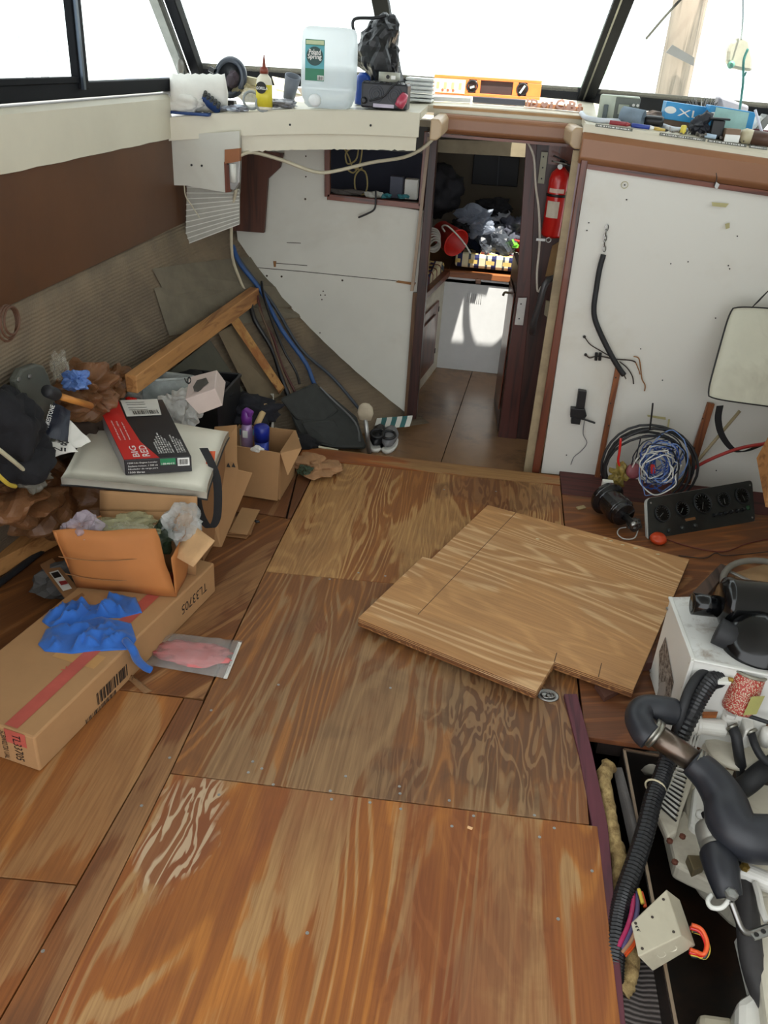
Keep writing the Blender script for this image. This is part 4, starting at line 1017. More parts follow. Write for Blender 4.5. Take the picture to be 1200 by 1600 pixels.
# flattened cardboard leaning and lying
t = T('flattened_carton', 'torn flattened cardboard leaning against the brown carton', 'cardboard', P(350, 850))
link(B().prism([PY(330, 855, 2.80), PY(345, 858, 2.80), PY(394, 740, 3.0), PY(372, 735, 3.0), PY(370, 722, 3.02), PY(330, 720, 3.0), PY(325, 790, 2.86)], (0, .004, .002)), 'sheet', card, t)
link(B().prism([PY(330, 720, 3.0), PY(370, 722, 3.02), PY(370, 665, 3.1), PY(335, 668, 3.1)], (0, .004, .002)), 'sheet', card, t)
for px in (357, 365):
    link(B().prism([PY(px-3, 729, 2.99), PY(px+3, 730, 2.99), PY(px, 723, 3.0)], (0, -.003, 0)), 'up_arrow', ink, t)
t = T('cardboard_scraps', 'three stacked cardboard scraps on the floor in front of the brown carton', 'cardboard', P(380, 830))
for k, qq in enumerate(([(353, 838), (385, 842), (390, 836), (356, 830)], [(354, 834), (392, 836), (401, 812), (366, 808)], [(358, 832), (386, 836), (406, 798), (378, 794)])):
    link(B().prism([P(x, y, .004+.006*k) for x, y in qq], (0, 0, .004)), 'scrap', cardd if k < 2 else card, t)
one(B().blob(P(401, 815, .012), (.03, .02, .015), 2, .3, 2, 2), 'black_clip', black, 'small black clip on the cardboard scraps', 'clip')
one(B().blob(P(492, 727, .03), (.20, .16, .06), 41, .55, 2.4, 4, floor=.002), 'paper_bag', M('crumpled_brown_paper', (160, 120, 84), .8, var=.15), 'crumpled brown paper right of the brown carton', 'paper')
one(B().blob(P(478, 736, .035), (.07, .05, .05), 42, .5, 2.4, 3, floor=.002), 'green_wrapper', FILM('green_wrapper', (96, 120, 100), .8), 'green wrapper on the crumpled brown paper', 'wrapper')
# brown carrier bags
bbag = FILM('brown_bag', (158, 112, 76), .8, .3, .4)
one(B().blob(P(100, 775, .24), (.34, .30, .26), 51, .6, 1.9, 5, floor=.03), 'brown_bag', bbag, 'big crumpled brown plastic bag at the left edge below the cushion', 'bag')
one(B().blob(H(28, 775, .13), (.26, .26, .20), 52, .6, 2.2, 5), 'brown_bag', bbag, 'brown plastic bag at the left edge with the white and yellow wires over it', 'bag')
one(B().blob(H(45, 742, .30), (.12, .10, .08), 55, .5, 2.4, 4), 'grey_bag', FILM('grey_bag', (150, 146, 134), .8), 'dull grey plastic bag under the white and yellow wires', 'bag')
one(B().blob(H(125, 612, .12), (.24, .26, .16), 53, .6, 2.2, 5), 'brown_bag', bbag, 'upper brown plastic bag against the hull with a blue bundle inside', 'bag')
one(B().blob(H(117, 594, .25), (.09, .07, .07), 54, .5, 2.6, 4), 'blue_bundle', M('blue_wrap', (84, 116, 176), .4, var=.2), 'shiny blue bundle in the upper brown bag', 'bundle')
one(B().blob(H(172, 600, .10), (.16, .18, .12), 56, .5, 2.3, 4), 'brown_bag', bbag, 'small brown plastic bag behind the left white grocery bag', 'bag')
one(B().blob(H(95, 575, .1), (.06, .07, .10), 57, .5, 2.6, 4), 'clear_wrap', FILM('clear_wrap', (210, 205, 190), .22, .1, .1), 'shiny clear wrap standing above the upper brown bag', 'wrap')
one(B().blob(H(122, 662, .06), (.24, .24, .16), 58, .35, 2, 4), 'dark_heap', M('brown_dark_cloth', (58, 44, 34), .9), 'dark brown cloth heap filling the gap left of the tool carton', 'cloth')
# grey plastic lid, black jacket, torn printed bag, hammer
t = T('plastic_seat_lid', 'grey rounded plastic lid standing upright against the hull', 'lid', P(45, 700, .25))
lidm = M('grey_green_plastic', (80, 82, 74), .55, var=.08)
lp = [H(45, 640, .10)*0+PX(x, y, H(45, 640, .10).x) for x, y in [(12, 592), (22, 575), (45, 567), (56, 570), (64, 585), (78, 640), (84, 700), (40, 690), (20, 625)]]
link(B().prism(lp, (.03, 0, 0)), 'shell', lidm, t, bevel=.008)
b = B()
for px, py in ((29, 593), (46, 588)):
    c = PX(px, py, H(45, 640, .10).x+.032); b.lathe([(.009, 0), (.008, .004), (.004, .005)], c, X_, 10)
link(b, 'rivets', alu, t, kind='stuff')
one(B().blob(H(8, 668, .14), (.24, .24, .28), 61, .3, 1.6, 4), 'black_jacket', blkfab, 'black jacket heaped at the left edge beside the grey lid', 'jacket')
one(B().blob(H(22, 712, .16), (.24, .22, .20), 62, .3, 1.6, 4), 'black_jacket', blkfab, 'black cloth heap below the torn printed bag', 'cloth')
t = T('printed_bag', 'torn navy and white printed plastic bag lying on the black jacket', 'bag', P(75, 690, .34))
navyb = M('navy_print', (22, 28, 44), .4)
wq_ = [P(72, 640, .44), P(108, 645, .44), P(106, 690, .37), P(70, 686, .37)]
PBD = H(80, 670, .30); PBN = V((.55, -.55, .65)).normalized()
def QB(px, py, off=0):            # plane through the heap, tilted to the room
    d = _ray(px, py); return CC+d*(((PBD-CC).dot(PBN)+off)/d.dot(PBN))
link(B().grid(bil(*[QB(*q_) for q_ in ((66, 682), (106, 690), (110, 642), (84, 628))], PBN*.012, .006, 2), 12, 10), 'navy_panel', navyb, t, thick=.002)
link(B().grid(bil(*[QB(*q_, -.025) for q_ in ((66, 722), (112, 704), (142, 690), (108, 655))], PBN*.010, .006, 5), 12, 10), 'white_panel', paper, t, thick=.002)
link(B().grid(bil(*[QB(*q_, -.008) for q_ in ((56, 690), (108, 690), (122, 706), (64, 712))], PBN*.006, .004, 6), 12, 6), 'white_panel', paper, t, thick=.002)
link(B().grid(bil(*[QB(*q_, .005) for q_ in ((28, 669), (58, 694), (72, 683), (52, 657))], PBN*.012, .006, 7), 10, 6), 'white_fold', paper, t, thick=.002)
txt('FIRESTONE', QB(76, 668, .022), QB(86, 634, .022)-QB(76, 668, .022), QB(69, 666, .022)-QB(76, 668, .022), whiteink, t, bold=.01)
txt('& S', QB(108, 690, .012), QB(66, 684, .012)-QB(108, 690, .012), QB(108, 698, .012)-QB(108, 690, .012), ink, t, lift=.002, bold=.02)
txt('INC', QB(103, 700, .012), QB(66, 697, .012)-QB(103, 700, .012), QB(103, 706, .012)-QB(103, 700, .012), ink, t, lift=.002, bold=.02)
t = T('mallet', 'mallet with a black head and yellow wooden handle on the upper brown bag', 'mallet', P(100, 620, .55))
a, c = H(72, 610, .3), H(98, 621, .32); link(B().lathe([(.018, 0), (.022, .01), (.022, .06), (.019, .07)], a, c-a, 14), 'head', rubber, t, smooth=True)
link(B().cyl(c-(c-a)*.1, H(142, 634, .36), .012, 12), 'handle', M('yellow_wood', (196, 130, 58), .5), t, smooth=True)
one(B().tube([H(-20, 690, .34), H(0, 704, .36), H(30, 728, .37), H(50, 746, .36)], .007, 8), 'white_wire', M('ivory_wire', (206, 200, 170), .5), 'stiff ivory wire poking over the grey bag at the left edge', 'wire', smooth=True)
one(B().tube([H(-15, 730, .30), H(3, 748, .36), H(14, 757, .37), H(24, 760, .36)], .007, 8), 'yellow_wire', M('yellow_wire', (206, 180, 70), .5), 'short yellow wire end at the left edge below the ivory wire', 'wire', smooth=True)
c = PX(6, 505, -1.49); b = B()
for k in range(3): b.ring(c+V((.01+.006*k, .005*k, .004*k)), X_, .055-.006*k, .004, 20, 6)
one(b, 'wire_coil', M('brown_wire', (92, 62, 44), .6), 'small brown wire coil hanging on the hull at the left edge', 'wire coil')

# stringer timbers and grey board against the hull
t = T('stringer', 'long pine stringer running up the hull to the bulkhead', 'timber', (-1.3, 3.7, .5))
a, c = PY(398, 460, 4.30), PY(205, 600, 3.0)
link(B().beam(a, c, .05, .075), 'timber', pine, t, bevel=.003)
t = T('knee_board', 'glue-stained plywood strut dropping from the pine stringer', 'strut', (-1.1, 4.2, .2))
glued = N('gluey_wood'); n1 = glued.noise(glued.coords((14, 14, 14)), 1, 4, .6); glued.set(Base_Color=glued.ramp(n1, [(.4, lin((150, 96, 50))), (.6, lin((176, 132, 74))), (.7, lin((110, 62, 30)))]), Roughness=.7); glued = glued.m
link(B().prism([H(360, 503, .06), H(374, 498, .06), H(445, 606, .06), H(437, 616, .06)], (0, -.02, .015)), 'board', glued, t)
t = T('grey_board', 'grey green board leaning on the hull behind the pink glove carton', 'board', (-1.3, 3.6, .2))
link(B().prism([H(255, 592, .08), H(330, 533, .08), H(400, 640, .08), H(300, 650, .08)], (0, -.02, .01)), 'board', M('grey_green_board', (76, 74, 62), .8, var=.1), t)
one(B().prism([H(342, 522, .035), H(368, 508, .035), H(440, 618, .035), H(400, 640, .035)], (0, -.01, .01)), 'tan_board', M('tan_board', (112, 98, 76), .8), 'tan board leaning between the grey board and the glued strut', 'board')
# hoses along the hull and bulkhead
bl_ = M('blue_hose', (40, 78, 132), .5, var=.15); dkr = M('dark_red_hose', (80, 40, 36), .6)
one(B().tube([H(x, y, .06) for x, y, yy in [(364, 384, 4.40), (375, 412, 4.38), (408, 455, 4.35), (440, 515, 4.3), (478, 568, 4.25), (498, 612, 4.2), (560, 690, 4.1)]], .012, 8), 'blue_hose', bl_, 'blue hose running down the hull along the white bulkhead', 'hose', smooth=True)
one(B().tube([H(x, y, .035) for x, y, yy in [(366, 392, 4.42), (385, 420, 4.40), (430, 480, 4.36), (470, 545, 4.3), (520, 590, 4.3), (562, 640, 4.3)]], .009, 8), 'dark_cable', M('slate_cable', (54, 62, 72), .5), 'slate grey cable lying beside the blue hose', 'cable', smooth=True)
for i, (pts, r_, m_, lb) in enumerate((([(391, 470), (398, 500), (425, 545), (440, 590), (452, 622)], .013, black, 'thick black hose hanging left of the other hoses under the stringer'),
    ([(402, 462), (412, 500), (428, 530), (440, 570), (466, 622)], .007, dkr, 'thin dark red hose in the hose bundle under the stringer'),
    ([(409, 440), (414, 470), (440, 540), (462, 580), (468, 600)], .007, black, 'thin black hose with a metal end in the hose bundle'),
    ([(404, 480), (420, 520), (438, 572), (456, 618)], .006, M('brown_hose', (92, 74, 56), .6), 'thin brown hose in the hose bundle under the stringer'))):
    one(B().tube([H(x, y, .05+.02*i) for k, (x, y) in enumerate(pts)], r_, 8), ('black_hose', 'red_hose', 'black_hose', 'brown_hose')[i], m_, lb, 'hose', smooth=True)
# hanging cables and the electrical box
ivory = M('ivory_cable', (196, 188, 164), .5)
one(B().tube([PY(x, y, yy) for x, y, yy in [(375, 243, 3.95), (395, 238, 4.0), (440, 250, 4.05), (490, 268, 4.1), (520, 268, 4.15), (580, 254, 4.2), (630, 246, 4.2), (660, 232, 4.2), (681, 212, 4.22)]], .0085, 8), 'ivory_cable', ivory, 'ivory cable drooping from the junction box to the doorway header', 'cable', smooth=True)
one(B().tube([PY(x, y, yy) for x, y, yy in [(369, 295, 3.97), (362, 340, 4.05), (363, 400, 4.15), (376, 440, 4.25), (384, 456, 4.30)]], .008, 8), 'ivory_cable', ivory, 'ivory cable dropping from the junction box to the stringer', 'cable', smooth=True)
one(B().tube([PY(x, y, 3.92) for x, y in [(212, 228), (214, 290), (222, 340), (231, 390)]], .009, 8), 'beige_rod', M('beige_rod', (160, 134, 98), .7), 'beige rod hanging down left of the hanging white board', 'rod', smooth=True)
one(B().tube([PY(x, y, 3.95) for x, y in [(288, 290), (290, 306), (300, 322), (312, 340)]], .003, 6), 'thin_wire', ivory, 'thin white wire in front of the ribbed white panel', 'wire')
t = T('junction_box', 'metal junction box with a wood block at the end of the hanging board', 'junction box', PY(365, 300, 3.93))
link(B().prism([PY(x, y, 3.92) for x, y in [(351, 234), (374, 232), (374, 252), (351, 256)]], (0, .03, 0)), 'wood_block', M('block_wood', (150, 96, 62), .7), t)
link(B().prism([PY(x, y, 3.925) for x, y in [(350, 253), (357, 258), (360, 300), (352, 301)]], (0, .03, 0)), 'wood_strip', mahog, t)
link(B().prism([PY(x, y, 3.93) for x, y in [(357, 254), (375, 250), (374, 285), (366, 298), (358, 296)]], (0, .03, 0)), 'metal_case', alu, t, bevel=.004)
link(B().cyl(PY(364, 256, 3.925), PY(365, 285, 3.925), .014, 12), 'white_insert', white, t, smooth=True)
t = T('ribbed_panel', 'white ribbed plastic panel hanging below the dash board', 'panel', PY(335, 380, 4.0))
rp = [PY(x, y, 4.0) for x, y in [(292, 292), (374, 296), (374, 350), (290, 382)]]
link(B().prism(rp, (0, .01, 0)), 'panel', M('ribbed_white', (170, 168, 158), .5), t)
for k in range(11):
    u = k/10; a = rp[0].lerp(rp[3], u); c = rp[1].lerp(rp[2], u); link(B().beam(a-V((0, .003, 0)), c-V((0, .003, 0)), .004, .004, Y_), 'rib', white, t)
one(B().prism([PY(x, y, 4.44) for x, y in [(378, 232), (442, 240), (437, 262), (418, 280), (412, 364), (360, 360), (376, 300)]], (0, .03, 0)), 'dark_wood_panel', WOOD('dark_panel', (82, 46, 32), (50, 28, 20), .6, axis=2), 'broken dark brown wood panel on the bulkhead right of the ribbed panel', 'panel')

# backpack, paddle, shoes, striped cloth on the lower level
olive = M('charcoal_canvas', (52, 54, 52), .85, var=.15, sc=20, bump=.4)
t = T('backpack', 'charcoal canvas bag slumped at the foot of the hoses', 'bag', (-.8, 4.15, 0))
def padded(pts, d, nm, m, **k): return link(B().prism(pts, d), nm, m, t, **k)
padded([H(x, y, .13) for x, y in [(436, 622), (492, 596), (530, 640), (505, 662), (462, 655)]], (0, .03, -.02), 'front_flap', olive, bevel=.015)
padded([H(x, y, .10) for x, y in [(450, 640), (508, 610), (556, 650), (572, 700), (520, 700), (470, 688)]], (0, .05, -.03), 'body', olive, bevel=.02)
padded([H(x, y, .145) for x, y in [(470, 660), (520, 655), (540, 682), (482, 682)]], (0, .03, -.01), 'pocket', olive, bevel=.01)
link(B().tube([H(x, y, .15) for x, y in [(500, 605), (520, 625), (555, 660), (562, 690)]], .005, 6), 'zip', M('zip_grey', (110, 112, 114), .4, .5), t)
one(B().blob(H(452, 692, .12), (.30, .2, .12), 71, .3, 2, 4), 'black_cloth', blkfab, 'black cloth bundle on the floor behind the brown carton', 'cloth')
one(B().tube([H(430, 670, .2), H(450, 676, .22), H(480, 694, .2), H(528, 704, .12)], .008, 8), 'pale_rope', ivory, 'pale cord snaking along the black cloth to the deck edge', 'cord', smooth=True)
t = T('paddle', 'small paddle with a cream blade standing on the lower floor', 'paddle', PY(575, 708, 4.02))
b = B().lathe([(.0, -.045), (.032, -.04), (.043, 0), (.036, .035), (.018, .052), (0, .055)], PY(571, 645, 4.0), Z_, 18, X_, 1, .25)
link(b, 'blade', M('paddle_cream', (176, 166, 144), .5), t, smooth=True)
link(B().cyl(PY(571, 655, 4.0), PY(577, 709, 4.02), .012, 12), 'shaft', alu, t, smooth=True)
def shoe(px, py, lb, up_):
    c = PY(px, py, 4.15); t = T('shoe', lb, 'shoe', (c.x, c.y, LZ), 'shoes on the lower floor')
    c = V((c.x, c.y, LZ))
    b = B().lathe([(.045, 0), (.048, .02), (.04, .02)], c, Z_, 16, Y_, 2.6, 1); link(b, 'sole', white, t, smooth=True)
    link(B().blob(c+V((0, .02, .05)), (.085, .24, .08), 3, .12, 1.5, 3, floor=c.z+.02), 'upper', up_, t, smooth=True)
    link(B().ring(c+V((0, -.05, .085)), V((0, -.3, 1)), .035, .008, 14, 6), 'collar', black, t, smooth=True)
    for k in range(3): link(B().tube([c+V((-.022, .01+.025*k, .085-.008*k)), c+V((.022, .01+.025*k, .085-.008*k))], .003, 5, 1), 'lace', white, t)
shoe(590, 700, 'black sneaker with pink lining beside the paddle, left shoe of the pair', black)
shoe(608, 695, 'grey and black sneaker nearest the doorway, right shoe of the pair', M('shoe_grey', (120, 120, 122), .7))
t = T('striped_towel', 'teal and white striped towel at the foot of the bulkhead', 'towel', PY(622, 665, 4.35))
for k in range(7):
    x0 = 588+k*8
    link(B().prism([PY(x0, 658-k*.6, 4.35), PY(x0+8, 657.4-k*.6, 4.35), PY(x0+4, 670-k*.6, 4.3), PY(x0-4, 671-k*.6, 4.3)], (0, .02, .01)), 'stripe', M('teal', (60, 110, 110), .8) if k % 2 else white, t)

# ================================================================== LOOSE BOARD AND SMALL THINGS ON THE DECK
pL1 = P(805, 900); plyL = PLY('plywood_loose', 23, tan=(216, 178, 132), dark=(174, 128, 82), orange=(198, 150, 98), worn=.7, stain=.2, rings=24, raw=True, rot=1.966, rough=.6, scale=1.0, stretch=.5)
t = T('loose_plywood', 'loose notched plywood board of pale wood lying askew on the deck', 'plywood board', P(820, 930))
zb_ = .058
op = [(762, 789), (1077, 874), (990, 1077), (867, 1033), (839, 1079), (560, 965), (660, 870), (674, 873)]
def zo(px, py): return zb_
pts = [P(x, y, zb_) for x, y in op]
link(B().prism(pts, (0, 0, -.019)), 'upper_ply', plyL, t, bevel=.0008)
link(B().prism([p-V((0, 0, .0195)) for p in pts], (0, 0, -.016)), 'lower_ply', PLY('plywood_loose_edge', 24, tan=(176, 124, 74), dark=(110, 70, 40), orange=(150, 98, 54), raw=True, rot=1.2, scale=3), t)
e_ = M('edge_glue', (96, 60, 36), .8, bump=0); b = B()
for dz_ in (.006, .0125, .0195, .026):
    for a, c in ((pts[5], pts[4]), (pts[3], pts[2]), (pts[2], pts[1])):
        n_ = (c-a).cross(Z_).normalized(); b.beam(a+n_*.0008-V((0, 0, dz_)), c+n_*.0008-V((0, 0, dz_)), .0015, .0016)
link(b, 'edge_plies', e_, t, kind='stuff')
b = B(); b.beam(P(806, 801, zb_+.0004), P(653, 960, zb_+.0004), .0022, .0008); b.beam(P(870, 1020, zb_+.0004), P(866, 1034, zb_+.0004), .003, .0008); b.beam(P(940, 1036, zb_+.0004), P(935, 1058, zb_+.0004), .003, .0008)
link(b, 'saw_line', M('pencil', (90, 66, 46), .8, bump=0), t)
b = B()
for px, py in ((840, 842), (946, 841), (955, 845), (973, 851), (993, 856), (1028, 866)): b.blob(P(px, py, zb_+.001), (.022, .010, .003), px, .4, 2, 1)
link(b, 'glue_spots', M('glue_pale', (206, 190, 150), .5), t, kind='stuff')
one(B().prism([P(x, y, .02) for x, y in [(930, 1068), (955, 1060), (968, 1078), (945, 1090)]], (0, 0, -.019)), 'support_block', M('dark_block', (84, 52, 40), .7), 'small dark wood block under the near right corner of the loose board', 'block')
one(B().prism([P(x, y, .036) for x, y in [(1006, 1016), (1018, 1017), (1020, 1035), (1004, 1036)]], (0, 0, -.035)), 'support_block', M('dark_block2', (92, 58, 52), .7), 'small reddish block between the loose board and the white metal box', 'block')
t = T('flush_ring', 'oval chrome flush pull ring set in the deck below the loose board', 'deck ring', P(856, 1087))
c = P(856, 1087, .001)
link(B().lathe([(.036, 0), (.036, .003), (.030, .004), (.026, .001)], c, Z_, 24, X_, 1.0, .85), 'plate', alu, t, smooth=True)
link(B().ring(c+V((-.006, 0, .004)), Z_, .016, .0025, 18, 6), 'ring', steel, t, smooth=True)
link(B().ring(c+V((.008, 0, .004)), Z_, .013, .0025, 16, 6), 'ring', steel, t, smooth=True)
one(B().prism([P(731, 1290, .004), P(739, 1293, .004), P(737, 1296, .004), P(730, 1293, .004)], (0, 0, -.003)), 'wood_chip', M('chip', (226, 180, 130), .6), 'tiny pale wood chip on the nearest plywood sheet', 'chip')
one(B().prism([P(900, 792, .005), P(912, 789, .005), P(916, 793, .005), P(904, 796, .005)], (0, 0, -.004)), 'wood_chip', M('chip2', (170, 150, 110), .6), 'small pale chip on the deck beside the black helm pump', 'chip')

# ================================================================== HELM PANEL CLUTTER
def wallp(px, py, o=.01): return PY(px, py, YR-o)
t = T('chain_hose', 'black rubber hose hanging on a short chain on the helm panel', 'hose', wallp(960, 580))
links = [(949, 352), (947, 360), (946, 368), (945, 376), (944, 384), (944, 392)]
for i in range(len(links)-1):
    a, c = wallp(*links[i]), wallp(*links[i+1]); m_ = (a+c)/2; u_ = (c-a).normalized(); ax = Y_ if i % 2 == 0 else X_
    sd_ = u_.cross(ax).normalized()
    link(B().tube([m_+u_*(math.cos(q)*.015)+sd_*(math.sin(q)*.007) for q in [2*math.pi*k/10 for k in range(10)]], .0024, 5, 1, closed=True), 'chain_link', steel, t)
hp = [(943, 398), (937, 420), (932, 450), (928, 480), (930, 500), (940, 525), (955, 555), (967, 575), (975, 586)]
link(B().tube([wallp(x, y, .02) for x, y in hp], .0125, 10), 'hose', rubber, t, smooth=True)
link(B().tube([wallp(975, 586, .02), wallp(978, 592, .02)], .003, 6, 1), 'hook', steel, t)
dw = M('dark_wire', (54, 44, 40), .6); cw_ = M('copper_wire', (140, 96, 54), .5)
t = T('wire_harness', 'short wire harness with a barrel connector crossing the hanging hose', 'wire harness', wallp(960, 560))
link(B().tube([wallp(x, y) for x, y in [(913, 526), (922, 538), (938, 548), (952, 556), (962, 560)]], .0028, 6), 'wire', dw, t)
link(B().tube([wallp(x, y) for x, y in [(915, 554), (921, 559), (930, 557), (940, 557), (960, 561), (985, 563), (993, 566)]], .0035, 6), 'wire', dw, t)
link(B().tube([wallp(x, y) for x, y in [(968, 565), (980, 575), (988, 588), (990, 600)]], .003, 6), 'wire', dw, t)
link(B().tube([wallp(x, y) for x, y in [(990, 557), (998, 560), (1001, 575), (1003, 592), (1008, 602), (1007, 611)]], .003, 6), 'wire', cw_, t)
link(B().tube([wallp(x, y) for x, y in [(993, 566), (998, 578), (1000, 585)]], .0025, 6), 'wire', cw_, t)
for px in (932, 938): link(B().cyl(wallp(px, 551, .012), wallp(px-1, 563, .012), .007, 8), 'connector', black, t)
for px, py in ((913, 526), (915, 554)): link(B().lathe([(.007, 0), (.007, .006)], wallp(px, py, .002), -Y_, 10), 'terminal', black, t)
t = T('clip_hook', 'small wire hook with a grey clip at the top of the helm panel', 'hook', wallp(1120, 285))
link(B().tube([wallp(x, y) for x, y in [(1119, 270), (1120, 280), (1117, 287), (1115, 291)]], .002, 5), 'wire', dw, t)
link(B().prism([wallp(x, y, .012) for x, y in [(1119, 284), (1124, 288), (1120, 296), (1116, 292)]], (0, -.005, 0)), 'clip', alu, t)
# black phone bracket
t = T('handset_bracket', 'black handset bracket with a thin wire on the helm panel', 'bracket', wallp(905, 670))
link(B().prism([wallp(x, y, .03) for x, y in [(904, 610), (917, 612), (913, 640), (900, 638)]], (0, .03, 0)), 'cradle', black, t, bevel=.003)
link(B().prism([wallp(x, y, .035) for x, y in [(892, 638), (914, 640), (917, 650), (912, 657), (891, 652)]], (0, .035, 0)), 'clamp', black, t, bevel=.003)
link(B().prism([wallp(x, y, .03) for x, y in [(893, 652), (908, 655), (906, 664), (892, 662)]], (0, .03, 0)), 'foot', black, t, bevel=.002)
link(B().beam(wallp(910, 654, .03), wallp(930, 661, .03), .008, .012, Y_), 'arm', black, t, bevel=.002)
link(B().tube([wallp(x, y) for x, y in [(913, 658), (911, 678), (917, 692), (908, 705), (897, 714), (892, 726)]], .0022, 5), 'wire', M('grey_wire', (120, 118, 120), .5), t)
# white cushion slung at the right edge
nrm = V((-.25, -1, .25)).normalized()
uc = [PY(1103, 622, 3.62), V((0, 0, 0)), V((0, 0, 0)), PY(1143, 478, 3.78)]
uc[1] = uc[0]+V((.46, .05, -.03)); uc[2] = uc[3]+V((.46, .05, -.0))
cu = cushion('boat_cushion', 'dirty white vinyl cushion with black piping slung on the helm panel at the right edge', uc, 0, .05, nrm, M('dirty_vinyl', (196, 194, 176), .5, var=.05, sc=6, dirt=.4, dirtcol=(110, 100, 78)))
link(ribbon([PY(1203, 452, 3.75), PY(1190, 465, 3.74), PY(1180, 476, 3.73)], .04, (.6, 0, .8)), 'strap', strapm, cu, thick=.003)
link(ribbon([PY(1125, 634, 3.68), PY(1122, 655, 3.7), PY(1128, 680, 3.72), PY(1145, 702, 3.73), PY(1165, 705, 3.7), PY(1200, 690, 3.65)], .03, (.9, 0, .2)), 'strap', strapm, cu, thick=.003)
# big tangle of wire loops
t = T('cable_coil', 'tangle of coiled black cable and blue wires behind the gauge panel', 'cable coil', PY(1000, 770, 3.7))
cc_ = PY(1010, 725, 3.72); R1 = .20
b = B()
for k in range(6):
    rr = R1+.012*math.sin(k*2.1); o_ = V((.01*math.cos(k*1.7), -.02-.012*k, .008*math.sin(k*2.3)))
    pts = [cc_+o_+V((math.cos(q)*rr*1.0, .01*math.sin(3*q+k), math.sin(q)*rr*.98)) for q in [2*math.pi*j/26 for j in range(26)]]
    b.tube(pts, .0065, 6, 1, closed=True)
link(b, 'black_coil', M('black_coil', (32, 32, 34), .5), t, smooth=True)
rnd = random.Random(4)
def loops(n_, c, rx, rz, m_, name, r_=.003, squash=.5):
    b = B()
    for k in range(n_):
        ph = rnd.random()*6; a_ = rnd.uniform(.45, 1.12); tilt = rnd.uniform(-1.2, 1.2); cx = c+V((rnd.uniform(-.03, .03), rnd.uniform(-.05, .02), rnd.uniform(-.03, .03)))
        pts = []
        for j in range(14):
            q = ph+j/14*rnd.uniform(5.6, 6.2); u_ = math.cos(q)*rx*a_*rnd.uniform(.85, 1.1); v_ = math.sin(q)*rz*a_*rnd.uniform(.85, 1.1)
            pts.append(cx+V((u_*math.cos(tilt)-v_*math.sin(tilt)*squash, .03*math.sin(2*q+k), v_*math.cos(tilt)+u_*math.sin(tilt)*squash)))
        b.tube(pts, r_, 5, 3)
    return link(b, name, m_, t, kind='stuff')
cb2 = PY(1030, 722, 3.62)
loops(17, cb2, .09, .155, M('blue_wire', (46, 78, 150), .45), 'blue_wires', .0025)
loops(6, cb2+V((0, -.02, 0)), .10, .14, M('lightblue_wire', (110, 140, 196), .45), 'pale_wires', .0024)
loops(7, cb2+V((-.03, -.03, 0)), .12, .13, M('white_wire', (206, 206, 200), .45), 'white_wires', .003)
loops(6, cb2+V((.0, -.02, .0)), .11, .14, M('dark_wire2', (30, 34, 44), .45), 'dark_wires', .003)
link(B().tube([PY(x, y, 3.6) for x, y in [(970, 685), (968, 705), (966, 722), (972, 733)]], .006, 6), 'red_wire', red, t, smooth=True)
link(B().tube([PY(x, y, 3.62) for x, y in [(1020, 630), (1018, 650), (1015, 672)]], .004, 6), 'black_tail', black, t, smooth=True)
link(B().prism([PY(x, y, 3.55) for x, y in [(1016, 726), (1023, 727), (1024, 742), (1017, 740)]], (0, .01, 0)), 'red_tag', M('red_tag', (180, 40, 40), .5), t)
link(B().lathe([(.0, 0), (.035, .005), (.037, .02), (.02, .03)], PY(988, 735, 3.58), V((.3, -1, .3)), 18), 'pink_knob', M('pinkish', (120, 62, 68), .5), t, smooth=True)
t2 = T('yellow_bag', 'crumpled yellow patterned bag inside the cable coil', 'bag', PY(968, 745, 3.6)); link(B().blob(PY(968, 742, 3.6), (.085, .06, .10), 201, .5, 2, 4), 'film', M('yellow_pattern', (128, 110, 50), .5, var=.5, sc=40), t2)
# black cylindrical pump
t = T('helm_pump', 'black cylindrical helm pump with flange lying below the cable coil', 'pump', P(965, 800))
a, c = PY(948, 778, 3.50), PY(985, 815, 3.33); ax = (c-a).normalized()
link(B().lathe([(.0, -.05), (.074, -.05), (.080, -.034), (.080, -.022), (.060, -.012), (.060, .055), (.064, .057), (.064, .082), (.054, .088), (.054, .11), (.02, .12)], a+ax*.035, ax, 28), 'body', M('gloss_black', (16, 17, 20), .22, coat=.5, bump=.02), t, smooth=False, bevel=.002)
link(B().lathe([(.015, .11), (.015, .175), (.018, .177), (.018, .195)], a+ax*.035, ax, 14), 'spindle', steel, t, smooth=True)
link(B().box(PY(949, 757, 3.55), (.05, .03, .04)), 'cap', white, t, bevel=.004)
link(B().blob(PY(990, 820, 3.33), (.07, .06, .05), 5, .5, 2, 3, floor=.002), 'fittings', M('dark_metal', (70, 68, 66), .4, .7), t)
# gauge panel
t = T('gauge_panel', 'black boat instrument panel with five round gauges leaning on the coil', 'gauge panel', P(1090, 850))
GP = [P(1013, 850, .02), P(1178, 806, .02)]
g0 = PY(1012, 851, 3.30); g1 = PY(1180, 816, 3.62); g2 = PY(1175, 750, 3.78); g3 = PY(1009, 779, 3.45)
gp = [g0, g1, g2, g3]; gu = (g1-g0).normalized(); gv = (g3-g0); gv = (gv-gu*gv.dot(gu)).normalized(); gn = gu.cross(gv)
Wg = (g1-g0).length; Hg = (g3-g0).length; print('gauge', Wg, Hg, g0, g1, g2, g3)
def gq(u, v, w_=0): return g0+(g1-g0)*u+((g3-g0)*(1-u)+(g2-g1)*u)*v+gn*w_
corner = []
for (cu_, cv_, a0) in ((.03, .1, 180), (.97, .1, 270), (.97, .9, 0), (.03, .9, 90)):
    for k in range(5):
        q = math.radians(a0+k*22.5); corner.append(gq(cu_+.03*math.cos(q), cv_+.1*math.sin(q)))
